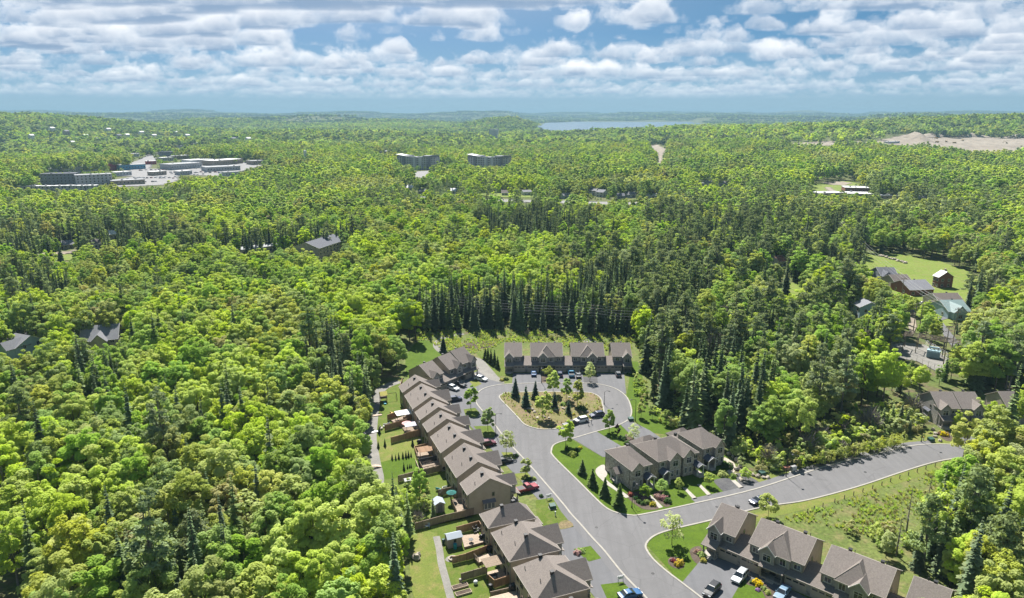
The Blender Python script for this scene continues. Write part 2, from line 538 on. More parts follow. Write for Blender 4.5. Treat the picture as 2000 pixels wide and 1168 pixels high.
GREYM = mat('grey_metal', (0.28, 0.28, 0.29), 0.45, metal=0.6, var=0.05)
POLEW = wood_mat('pole_wood', (0.16, 0.13, 0.10))
CEDAR = wood_mat('cedar_board', (0.27, 0.165, 0.095))
OLDWOOD = wood_mat('weathered_board', (0.215, 0.165, 0.12))
DECKW = wood_mat('deck_board', (0.38, 0.30, 0.23), 0.15)
BARK = mat('bark', (0.085, 0.07, 0.055), 0.95, var=0.35, scale=3.0)
BARKG = mat('grey_bark', (0.17, 0.155, 0.14), 0.95, var=0.3, scale=3.0)
BIRCH = mat('birch_bark', (0.42, 0.40, 0.37), 0.9, var=0.3, scale=4.0)
# ------------------------------------------------------------------ terrain
_wr = np.random.RandomState(11)
_WAVES = {}
def waves(x, y, L, seed, n=14):
    """smooth pseudo-noise in about -1..1 with feature size L"""
    key = (L, seed)
    if key not in _WAVES:
        r = np.random.RandomState(seed)
        a = r.uniform(0, 2 * np.pi, n); k = 2 * np.pi / (L * r.uniform(0.6, 2.2, n)); p = r.uniform(0, 2 * np.pi, n)
        _WAVES[key] = (k * np.cos(a), k * np.sin(a), p)
    kx, ky, p = _WAVES[key]
    x = np.asarray(x, float)[..., None]; y = np.asarray(y, float)[..., None]
    return np.sin(x * kx + y * ky + p).sum(-1) / math.sqrt(n / 2) * 0.62

def sstep(a, b, x):
    t = np.clip((np.asarray(x, float) - a) / (b - a), 0, 1)
    return t * t * (3 - 2 * t)

def pol(u, d):
    a = math.atan((u - 1000.0) / FPX / (CT + ST * ST / CT))   # bearing of a pixel column near the horizon
    return d * math.sin(a), d * math.cos(a)

HILLS = [(170, 3300, 46, 300, 420), (-130, 3300, 38, 300, 420), (-500, 3400, 45, 400, 500), (985, 4400, 54, 160, 300), (780, 5200, 42, 260, 320), (1570, 2350, 30, 280, 420), (1420, 2500, 6, 200, 350),
         (1900, 3000, 34, 420, 420), (1760, 6500, 60, 330, 600), (520, 6600, 40, 700, 700), (1990, 7500, 66, 600, 800), (1480, 8600, 58, 700, 500),
         (640, 2450, 16, 300, 300), (1130, 2500, 12, 300, 350), (300, 9500, 70, 1500, 900), (2200, 3300, 50, 500, 600), (700, 4400, 10, 400, 300), (430, 5200, 48, 280, 300), (620, 6000, 44, 300, 300)]
LAKE_PX = [(1050, 258), (1046, 247), (1070, 240), (1130, 237.8), (1230, 238.2), (1350, 238.0), (1366, 242), (1320, 250), (1260, 256), (1180, 262), (1100, 263)]
LAKE2_PX = [(604, 264), (612, 259.5), (640, 258.5), (662, 259.5), (660, 264)]
LAKE3_PX = [(862, 247.5), (880, 244.5), (905, 244.5), (900, 248.5)]
LAKES = [[at(u, v, -2.0) for u, v in L] for L in (LAKE_PX, LAKE2_PX, LAKE3_PX)]

def in_lake(x, y):
    r = np.zeros(np.shape(x), bool)
    for L in LAKES: r |= pip(x, y, L)
    return r

def terr(x, y):
    x = np.asarray(x, float); y = np.asarray(y, float)
    d = np.hypot(x, y)
    z = 7.0 * waves(x, y, 700, 3) * sstep(800, 1700, d)
    for (u, dd, h, st, sr) in HILLS:
        cx, cy = pol(u, dd)
        tx, ty = cy / dd, -cx / dd
        a = (x - cx) * tx + (y - cy) * ty
        b = (x - cx) * (cx / dd) + (y - cy) * (cy / dd)
        z = z + h * np.exp(-(a / st) ** 2 / 2 - (b / sr) ** 2 / 2)
    # broad far ridges up to the skyline
    ang = np.arctan2(x, y)
    z = z + sstep(8200, 11500, d) * (44 + 46 * waves(x, y, 2600, 5) + 14 * waves(x, y, 900, 6))
    z = z + sstep(12500, 15500, d) * (24 + 12 * waves(x, y, 3500, 8) + 16 * np.clip(ang, -0.2, 0.9))
    # low ground round the lakes
    lk = sstep(2500, 3200, d) * (1 - sstep(7600, 8600, d)) * np.exp(-((ang - 0.135) / 0.105) ** 6)
    z = z * (1 - 0.92 * lk)
    z = np.where(in_lake(x, y), -14.0, z)
    return z

def terr1(x, y):
    return float(terr(np.array([x]), np.array([y]))[0])

def at_t(u, v):
    """first point of the terrain seen at pixel (u, v)"""
    b = (v - 584.0) / FPX
    dv = Vector(((u - 1000) / FPX, CT - b * ST, -(ST + b * CT)))
    s = np.geomspace(100, 20000, 1500)
    zz = CAM_H + dv.z * s
    tz = terr(dv.x * s, dv.y * s)
    k = np.argmax(zz < tz)
    if not (zz < tz).any(): k = -1
    return Vector((dv.x * s[k], dv.y * s[k], tz[k]))

def build_ground():
    fa = np.radians(np.concatenate([np.linspace(-46, 46, 231), np.linspace(46, 314, 61)[1:-1]]))
    rr = np.concatenate([[0.5], np.linspace(60, 760, 16), np.geomspace(800, 18500, 126)])
    A, Rr = np.meshgrid(fa, rr)
    X, Y = Rr * np.sin(A), Rr * np.cos(A)
    Z = terr(X, Y)
    na, nr = len(fa), len(rr)
    V = np.stack([X, Y, Z], -1).reshape(-1, 3)
    i, j = np.meshgrid(np.arange(nr - 1), np.arange(na), indexing='ij')
    j2 = (j + 1) % na
    Q = np.stack([i * na + j, i * na + j2, (i + 1) * na + j2, (i + 1) * na + j], -1).reshape(-1, 4)
    Q = Q[:, ::-1]
    me = np_mesh('ground', V, Q, mat=FOREST_FLOOR, smooth=True)
    tag(mesh_obj('ground', me), kind='structure')
build_ground()

def water_mat():
    m, t, b = new_mat('lake_water')
    b.inputs['Base Color'].default_value = (0.05, 0.09, 0.13, 1)
    b.inputs['Roughness'].default_value = 0.22
    b.inputs['Specular IOR Level'].default_value = 0.5
    g = N(t, 'ShaderNodeNewGeometry')
    bn = N(t, 'ShaderNodeBump'); bn.inputs['Strength'].default_value = 0.3; bn.inputs['Distance'].default_value = 1.0
    t.links.new(NOISE(t, g.outputs['Position'], 0.05, 4.0), bn.inputs['Height'])
    t.links.new(bn.outputs[0], b.inputs['Normal'])
    return m
WATER = water_mat()

# ------------------------------------------------------------------ flat sheets traced on the ground
LAYER = [0]
def smooth_loop(P, k=4, closed=True):
    P = [Vector(p) for p in P]; n = len(P); out = []
    rng = range(n) if closed else range(n - 1)
    for i in rng:
        if closed: p0, p1, p2, p3 = P[i - 1], P[i], P[(i + 1) % n], P[(i + 2) % n]
        else: p0, p1, p2, p3 = P[max(i - 1, 0)], P[i], P[i + 1], P[min(i + 2, n - 1)]
        for q in range(k):
            s = q / k
            out.append(0.5 * ((2 * p1) + (p2 - p0) * s + (2 * p0 - 5 * p1 + 4 * p2 - p3) * s * s + (3 * p1 - p0 - 3 * p2 + p3) * s ** 3))
    if not closed: out.append(P[-1])
    return out

def flat_world(name, P, m, z, kind='structure', parent=None):
    me = bpy.data.meshes.new(name)
    vs = [(p[0], p[1], z) for p in P]
    me.from_pydata(vs, [], [tuple(range(len(vs)))])
    bm = bmesh.new(); bm.from_mesh(me)
    bmesh.ops.recalc_face_normals(bm, faces=bm.faces)
    for f in bm.faces:
        if f.normal.z < 0: f.normal_flip()
    bmesh.ops.triangulate(bm, faces=bm.faces, ngon_method='EAR_CLIP')
    bm.to_mesh(me); bm.free()
    o = mesh_obj(name, me, parent, m)
    if kind: o['kind'] = kind
    return o

def flat(name, px, m, z, smooth=0, kind='structure'):
    P = [at(u, v) for u, v in px]
    if smooth: P = smooth_loop(P, smooth)
    return flat_world(name, P, m, z, kind)

def offset_line(P, d):
    out = []
    for i, p in enumerate(P):
        a = P[max(i - 1, 0)]; b = P[min(i + 1, len(P) - 1)]
        t = (Vector(b) - Vector(a)); t.z = 0
        if t.length < 1e-6: t = Vector((1, 0, 0))
        t.normalize()
        out.append(Vector(p) + Vector((-t.y, t.x, 0)) * d)
    return out

def ribbon_solid(name, P, w, z0, z1, m, closed=False, kind='structure'):
    """kerb-like strip of width w along the line P"""
    Q = list(P) + ([P[0]] if closed else [])
    L, Rr = offset_line(Q, w / 2), offset_line(Q, -w / 2)
    b = MB()
    n = len(Q)
    vs = []
    for l, r in zip(L, Rr):
        vs += [(l.x, l.y, z0), (l.x, l.y, z1), (r.x, r.y, z1), (r.x, r.y, z0)]
    fs = []
    for i in range(n - 1):
        for k in range(4):
            k2 = (k + 1) % 4
            fs.append((i * 4 + k, i * 4 + k2, (i + 1) * 4 + k2, (i + 1) * 4 + k))
    b.add(vs, fs)
    o = b.obj(name, m)
    if kind: o['kind'] = kind
    return o

def ribbon(name, P, w, m, z, kind='structure'):
    L, Rr = offset_line(P, w / 2), offset_line(P, -w / 2)
    vs = [(p.x, p.y, z) for p in L] + [(p.x, p.y, z) for p in Rr]
    n = len(P)
    b = MB(); b.add(vs, [(i, i + 1, n + i + 1, n + i) for i in range(n - 1)])
    o = b.obj(name, m)
    if kind: o['kind'] = kind
    return o

# water
for L, nm in zip(LAKES, ('lake_water', 'lake_water', 'lake_water')):
    flat_world(nm, smooth_loop(L, 4), WATER, -1.0)

# ---- open ground of the neighbourhood (everything the forest does not cover)
K1 = [(828, 649), (1000, 647), (1232, 655), (1240, 700), (1252, 722), (1266, 770), (1296, 800), (1335, 835), (1350, 850), (1420, 880), (1430, 925),
      (1500, 930), (1600, 905), (1690, 880), (1770, 858), (1795, 835), (1790, 765), (1900, 757), (1885, 800), (1872, 836), (1868, 898), (1780, 932),
      (1700, 1010), (1690, 1040), (1760, 1095), (1800, 1120), (1870, 1168), (1890, 1185), (812, 1185), (800, 1100), (803, 1040), (812, 1005), (845, 985),
      (835, 950), (765, 935), (726, 930), (720, 850), (727, 800), (735, 755), (790, 722), (793, 690), (806, 662)]
flat('meadow', [(780, 735), (795, 685), (828, 634), (1000, 631), (1240, 645), (1252, 700), (1275, 760), (1345, 850), (1425, 890), (1440, 930), (1500, 932), (1600, 905),
                (1690, 878), (1770, 855), (1790, 838), (1960, 830), (2060, 900), (1900, 1000), (1820, 1200), (1300, 1300), (900, 1300), (790, 1240), (795, 1040), (700, 960), (705, 850), (715, 790)], MEADOW, 0.02)
flat('lawn', [(728, 800), (738, 762), (785, 748), (800, 790), (860, 880), (925, 1010), (812, 1034), (803, 1040), (740, 935), (727, 940), (722, 850)], LAWN, 0.04, kind='structure')
flat('lawn', [(728, 858), (790, 842), (840, 870), (822, 896), (730, 905)], LAWN_DRY, 0.06, 3)
flat('lawn', [(732, 906), (806, 894), (826, 920), (738, 938), (730, 925)], LAWN_B, 0.065, 2)
flat('lawn', [(803, 1034), (930, 1005), (960, 1060), (1040, 1200), (812, 1200), (798, 1100)], LAWN, 0.04)
flat('lawn', [(806, 1045), (852, 1042), (862, 1090), (880, 1180), (815, 1180), (800, 1100)], LAWN_DRY, 0.06, 3)
flat('lawn', [(792, 704), (806, 676), (830, 664), (862, 680), (872, 700), (840, 722), (800, 740)], LAWN_B, 0.045, 3)
flat('lawn', [(930, 690), (985, 668), (990, 735), (972, 735), (944, 704)], LAWN, 0.045)
flat('lawn', [(985, 700), (1230, 700), (1232, 730), (985, 730)], LAWN, 0.05)
flat('lawn', [(1230, 735), (1233, 706), (1246, 706), (1262, 762), (1266, 795), (1335, 838), (1322, 852), (1270, 845), (1233, 818), (1236, 800), (1224, 772)], LAWN_B, 0.045)
flat('lawn', [(1166, 842), (1200, 832), (1212, 828), (1246, 862), (1300, 872), (1225, 884)], LAWN_B, 0.05)
flat('lawn', [(1110, 855), (1084, 867), (1077, 880), (1082, 893), (1128, 939), (1164, 975), (1185, 993), (1205, 1002), (1231, 1006), (1257, 1004), (1500, 956),
              (1470, 936), (1430, 925), (1420, 890), (1225, 880), (1177, 893)], LAWN_B, 0.05)
flat('lawn', [(1264, 1066), (1272, 1052), (1295, 1040), (1383, 1018), (1400, 1060), (1378, 1100), (1331, 1140)], LAWN_B, 0.05)
flat('lawn', [(1470, 1003), (1577, 977.5), (1763, 922), (1868, 896), (1880, 905), (1770, 940), (1600, 988), (1480, 1018)], LAWN_DRY, 0.04)
flat('lawn', [(1440, 930), (1480, 953), (1610, 911), (1707, 887), (1773, 871), (1860, 868), (1862, 850), (1800, 838), (1690, 880), (1520, 925)], LAWN_DRY, 0.04)

# ---- asphalt: street, circle and the road to the right are one sheet
W_CURB = [(1285, 1200), (1262, 1168), (1245, 1151), (1213, 1117), (1181, 1077), (1157, 1051), (1133, 1023.5), (1115, 1004), (1096, 980), (1038.5, 913.5), (1000, 872), (982, 851),
          (964, 827), (940, 800), (931, 788), (929.5, 776), (937, 764), (955, 755.6), (985, 750.8), (1030, 749), (1058, 748.7), (1137, 748.7), (1166.4, 750.2), (1196, 757),
          (1215.6, 767.8), (1227.4, 781.6), (1233.3, 801.3), (1231, 815), (1221.5, 823.9), (1201.8, 832.8), (1166.4, 842.6), (1118, 857), (1084.7, 867.3), (1077, 880), (1082, 893),
          (1128.4, 939), (1164.4, 975.2), (1185, 993), (1205.4, 1002), (1231, 1006.5), (1256.8, 1004.7), (1359.5, 982.9), (1480, 954.3), (1610, 912), (1707.8, 887.6), (1772.9, 872.3),
          (1821.7, 868), (1870, 869), (1930, 872), (2010, 874)]
E_CURB = [(2010, 896), (1930, 894), (1868.9, 895.7), (1821.7, 903.9), (1763, 921.7), (1675, 951), (1577.6, 977), (1512.5, 987), (1464, 996.6), (1382.8, 1017.8), (1327.5, 1030.8), (1288.5, 1042), (1269, 1053.5),
          (1260.9, 1066.5), (1265.8, 1079.5), (1278.8, 1095.8), (1304.8, 1118.5), (1330.8, 1138), (1369.8, 1168), (1410, 1200)]
wc = smooth_loop([at(u, v) for u, v in W_CURB], 4, False)
ec = smooth_loop([at(u, v) for u, v in E_CURB], 4, False)
flat_world('road', wc + ec, ROAD, 0.07)
ISL = [(975.4, 776.7), (982.3, 769.8), (999, 766.8), (1077.8, 765.8), (1144.7, 766.8), (1162.5, 770.8), (1172.3, 777.7), (1176.2, 787.5), (1179.2, 803.2), (1176.2, 813), (1156.6, 820), (1107.3, 833.8),
       (1077.8, 838.7), (1054.2, 838.7), (1034.5, 833.8), (1022.7, 827.9), (1008.9, 813), (989.2, 792.4)]
isl = smooth_loop([at(u, v) for u, v in ISL], 4)
flat_world('traffic_island', isl, ISLAND, 0.16)
ribbon_solid('kerb', isl, 0.42, 0.0, 0.20, CURB, True)
ribbon_solid('kerb', wc, 0.42, 0.0, 0.15, CURB)
ribbon_solid('kerb', ec, 0.42, 0.0, 0.15, CURB)
# paved shoulder outside the kerb (west side of the street, north side of the road)
ribbon('shoulder', offset_line(smooth_loop([at(u, v) for u, v in W_CURB[0:13]], 4, False), 1.05), 1.7, SHOULDER, 0.09)
ribbon('shoulder', offset_line(smooth_loop([at(u, v) for u, v in W_CURB[41:47]], 4, False), 1.15), 1.9, SHOULDER, 0.09)
# driveways
flat('driveway', [(868, 772), (903, 738), (934, 725), (957, 742), (985, 750), (955, 757), (937, 765), (930, 777), (931, 790), (940, 802), (884, 790)], DRIVE, 0.085)
flat('lane', [(926, 697), (944, 703), (972, 735), (986, 749), (957, 743), (934, 725)], GRAVEL, 0.08)
flat('lawn', [(917, 746), (929, 741), (941, 750), (927, 757)], LAWN_DRY, 0.10)
flat('driveway', [(1002, 729), (1056, 729), (1058, 748.5), (1000, 750)], DRIVE, 0.085)
flat('driveway', [(1081, 729), (1138, 729), (1141, 748.5), (1077, 748.5)], DRIVE, 0.085)
flat('driveway', [(1165, 729), (1219, 729), (1223, 770), (1215, 767), (1196, 756), (1168, 750)], DRIVE, 0.085)
flat('planting_bed', [(1057, 729), (1081, 729), (1077, 748), (1058, 748)], MULCH, 0.10)
flat('planting_bed', [(1138.5, 736), (1166, 736), (1168, 749), (1141, 748)], DARKMULCH, 0.10)
flat('driveway', [(880, 790), (932, 785), (940, 801), (964, 827), (982, 851), (1000, 872), (1038, 913), (1096, 980), (1112, 1001), (1060, 985), (980, 900)], DRIVE, 0.08)
for P in ([(905.5, 800), (928, 797), (937, 807), (931, 816.5), (910, 815)], [(925, 833), (958, 831.5), (968.5, 848), (964, 855.5), (943, 855.5)], [(979, 884), (1000, 884), (1009, 897.5), (988, 899)],
          [(1003, 926), (1030, 923), (1037.5, 932), (1018, 939.5)]):
    flat('lawn', P, LAWN_DRY if P[0][0] > 970 else LAWN, 0.10)
flat('lawn', [(1046, 978), (1079, 972), (1096, 1000), (1119, 1028), (1095, 1034.7), (1050, 1035)], LAWN, 0.10)
flat('bare_soil', [(1092, 1022), (1108, 1016), (1120, 1028), (1095, 1034)], ISLAND, 0.105, 3)
flat('driveway', [(1060, 1036), (1095, 1034.7), (1121, 1029.5), (1150, 1060), (1178, 1092), (1225, 1145), (1240, 1165), (1262, 1200), (1190, 1200), (1130, 1130), (1080, 1070)], DRIVE, 0.08)
flat('lawn', [(1120, 1073), (1153.6, 1067), (1174.5, 1091), (1150, 1097.5)], LAWN_B, 0.10)
flat('lawn', [(1173, 1142.6), (1216, 1137), (1234, 1155.5), (1222, 1175), (1190, 1180)], LAWN_B, 0.10)
flat('driveway', [(1118.5, 857.5), (1164, 842.6), (1228, 880), (1240, 890), (1190, 893), (1177, 893)], DRIVE, 0.085)
flat('driveway', [(1211, 828.8), (1229, 820.5), (1269, 841), (1300, 862), (1244, 862)], DRIVE, 0.085)
flat('driveway', [(1332, 1138.5), (1378, 1083), (1450, 1105), (1500, 1130), (1600, 1180), (1560, 1230), (1440, 1210), (1370, 1168)], DRIVE, 0.085)
flat('lawn', [(1452, 1131), (1478, 1144), (1500, 1164), (1490, 1190), (1455, 1195), (1430, 1168)], LAWN_B, 0.10)
flat('planting_bed', [(1466, 1131), (1492, 1140), (1520, 1164), (1500, 1175), (1484, 1150), (1458, 1142)], MULCH, 0.12, 3)
flat('driveway', [(1866, 850), (1880, 840), (1912, 862), (1905, 873), (1868, 870)], DRIVE, 0.085)
# front walks and beds of the corner block
for P in ([(1266, 968), (1272, 968), (1295, 991), (1287, 993)], [(1333, 953), (1340, 953), (1362, 974), (1354, 976)], [(1361, 946.5), (1368, 946), (1390, 967), (1382.5, 969)], [(1428, 939), (1436, 938), (1453, 953), (1445, 955)]):
    flat('front_walk', P, CONC, 0.09)
flat('planting_bed', [(1222, 965), (1262, 962), (1290, 991), (1262, 996), (1240, 985)], MULCH, 0.07, 3)
flat('planting_bed', [(1274, 966), (1298, 958), (1312, 980), (1300, 991)], MULCH, 0.07, 3)
flat('planting_bed', [(1395, 938), (1425, 935), (1443, 957), (1418, 962), (1402, 950)], DARKMULCH, 0.07, 3)
flat('planting_bed', [(1436, 925), (1462, 930), (1490, 950), (1458, 955), (1440, 940)], DARKMULCH, 0.07, 3)
flat('planting_bed', [(1222, 848), (1236, 856), (1252, 872), (1236, 876), (1222, 862)], MULCH, 0.07, 3)
flat('planting_bed', [(1306, 1092), (1320, 1088), (1336, 1098), (1334, 1110), (1318, 1110), (1306, 1102)], MULCH, 0.07, 4)
flat('planting_bed', [(1348, 1074), (1368, 1068), (1378, 1098), (1366, 1104), (1352, 1092)], MULCH, 0.07, 4)
flat('patio', [(1165, 915), (1180, 908), (1186, 928), (1174, 935), (1164, 925)], CONC, 0.07, 3)
ribbon('front_walk', smooth_loop([at(u, v) for u, v in [(1172, 930), (1188, 945), (1207, 958), (1226, 972)]], 4, False), 1.2, CONC, 0.08)
ribbon('front_walk', smooth_loop([at(u, v) for u, v in [(1412, 895), (1428, 905), (1430, 918), (1420, 926)]], 4, False), 1.6, STONE, 0.08)
flat('planting_bed', [(1838, 842), (1862, 846), (1868, 858), (1850, 862), (1836, 852)], MULCH, 0.07, 3)
# paths
ribbon('gravel_path', smooth_loop([at(u, v) for u, v in [(905, 652), (880, 656), (860, 664), (853, 674), (858, 683), (866, 688)]], 4, False), 3.0, GRAVEL, 0.07)
ribbon('gravel_path', smooth_loop([at(u, v) for u, v in [(1126, 653), (1140, 655), (1150, 662), (1146, 668)]], 4, False), 3.0, GRAVEL, 0.07)
ribbon('gravel_path', smooth_loop([at(u, v) for u, v in [(780, 745), (750, 757), (735, 775), (730, 800), (726, 830), (724, 860), (730, 900), (737, 935), (734, 950)]], 4, False), 3.4, GRAVEL, 0.075)
ribbon('gravel_path', smooth_loop([at(u, v) for u, v in [(852, 1048), (858, 1072), (862, 1100), (870, 1130), (880, 1168), (888, 1200)]], 4, False), 1.5, GRAVEL, 0.075)
flat('forest_floor', [(826, 645), (835, 630), (1000, 622), (1234, 634), (1232, 660), (1120, 658), (1000, 655), (910, 655), (860, 658)], FOREST_FLOOR, 0.035, 2)
flat('pond_bed', [(906, 674), (925, 667), (950, 666), (968, 669), (962, 677), (935, 681), (912, 680)], MULCH, 0.06, 4)
# ------------------------------------------------------------------ buildings
KEEP_EXTRA, OPEN_PX = [], []
CACHE = {}
def cached(key, fn):
    if key not in CACHE: CACHE[key] = fn()
    return CACHE[key]

def window(parent, x, y, z, w, h, rz=0.0, style='cross', frame=None, glass=None):
    """window centred at (x, y, z) on a wall whose outside is local -y turned by rz; frame with pane as its child"""
    frame = frame or WHITE; glass = glass or GLASS
    def mk():
        b = MB(); t = .09
        b.box(-w / 2 - t, w / 2 + t, -.07, .02, h / 2, h / 2 + t).box(-w / 2 - t, w / 2 + t, -.09, .02, -h / 2 - t * 1.3, -h / 2)
        b.box(-w / 2 - t, -w / 2, -.07, .02, -h / 2, h / 2).box(w / 2, w / 2 + t, -.07, .02, -h / 2, h / 2)
        if style in ('cross', 'split'): b.box(-.03, .03, -.055, 0, -h / 2, h / 2)
        if style == 'cross': b.box(-w / 2, w / 2, -.05, 0, h * .18 - .03, h * .18 + .03)
        me = b.mesh('window'); me.materials.append(frame)
        g = MB().box(-w / 2, w / 2, -.035, -.012, -h / 2, h / 2).mesh('pane'); g.materials.append(glass)
        return me, g
    fm, gm = cached(('win', round(w, 2), round(h, 2), style, frame.name, glass.name), mk)
    f = mesh_obj('window', fm, parent, None, T(x, y, z, rz))
    mesh_obj('pane', gm, f)
    return f

def garage_door(parent, x, y, w, h=2.25, z0=0.03):
    def mk():
        b = MB(); n = max(3, int(round(w / 0.62)))
        b.box(-w / 2, w / 2, -.02, .05, 0, h)
        for r in range(4):
            for c in range(n):
                if r == 3: continue
                x0 = -w / 2 + c * w / n + .06; z = r * h / 4 + .07
                b.box(x0, x0 + w / n - .12, -.045, -.02, z, z + h / 4 - .14)
        b.box(-w / 2 - .12, -w / 2, -.06, .05, 0, h + .12).box(w / 2, w / 2 + .12, -.06, .05, 0, h + .12).box(-w / 2, w / 2, -.06, .05, h, h + .12)
        me = b.mesh('garage_door'); me.materials.append(GARDOOR)
        k = 3 if w > 3 else 2
        pw = w / k - .3
        g = MB().box(-pw / 2, pw / 2, -.05, -.02, h * .79, h * .94).mesh('pane'); g.materials.append(GLASS)
        return me, g, k
    me, g, k = cached(('gdoor', round(w, 2), h), mk)
    d = mesh_obj('garage_door', me, parent, None, T(x, y, z0))
    for i in range(k):
        mesh_obj('pane', g, d, None, T(-w / 2 + (i + .5) * w / k, 0, 0))
    return d

def front_door(parent, x, y, z=0.25, rz=0.0):
    def mk():
        b = MB().box(-.62, .62, -.03, .05, 0, 2.35)
        me = b.mesh('front_door'); me.materials.append(DARKDOOR)
        g = MB().box(-.2, .2, -.05, -.03, .9, 2.0).mesh('pane'); g.materials.append(GLASS_L)
        return me, g
    me, g = cached('fdoor', mk)
    d = mesh_obj('front_door', me, parent, None, T(x, y, z, rz)); mesh_obj('pane', g, d)

def edge_strip(b, p, q, out, h=.22, w=.06):
    p, q, out = Vector(p), Vector(q), Vector(out)
    b.prism([p, q, q - Vector((0, 0, h)), p - Vector((0, 0, h))], out * w)

def roof_extras(parent, vents, pipes):
    def mkv():
        b = MB().box(-.28, .28, -.28, .28, -.5, .25).box(-.36, .36, -.36, .36, .25, .34).box(-.2, .2, -.42, -.28, .0, .22)
        me = b.mesh('roof_vent'); me.materials.append(BLACK); return me
    def mkp():
        me = MB().lathe([(.07, -.4), (.07, .55), (.1, .55), (.1, .62)], 8).mesh('vent_pipe'); me.materials.append(BLACK); return me
    vm, pm = cached('vent', mkv), cached('pipe', mkp)
    for p in vents: mesh_obj('roof_vent', vm, parent, None, T(*p))
    for p in pipes: mesh_obj('vent_pipe', pm, parent, None, T(*p))

def hip_polys(W, D, ze, zr, hl, hr):
    m = D / 2
    a, b = (hl, m, zr), (W - hr, m, zr)
    P = [[(0, 0, ze), (W, 0, ze), b, a], [(W, D, ze), (0, D, ze), a, b]]
    if hl: P.append([(0, D, ze), (0, 0, ze), a])
    if hr: P.append([(W, 0, ze), (W, D, ze), b])
    return P

def gable_wing_roof(xa, xb, yf, yb, ze, zp, t=.2):
    """gable roof over a bay, ridge along y"""
    m = (xa + xb) / 2
    return MB().slab([[(xa, yf, ze), (m, yf, zp), (m, yb, zp), (xa, yb, ze)], [(m, yf, zp), (xb, yf, ze), (xb, yb, ze), (m, yb, zp)]], t)

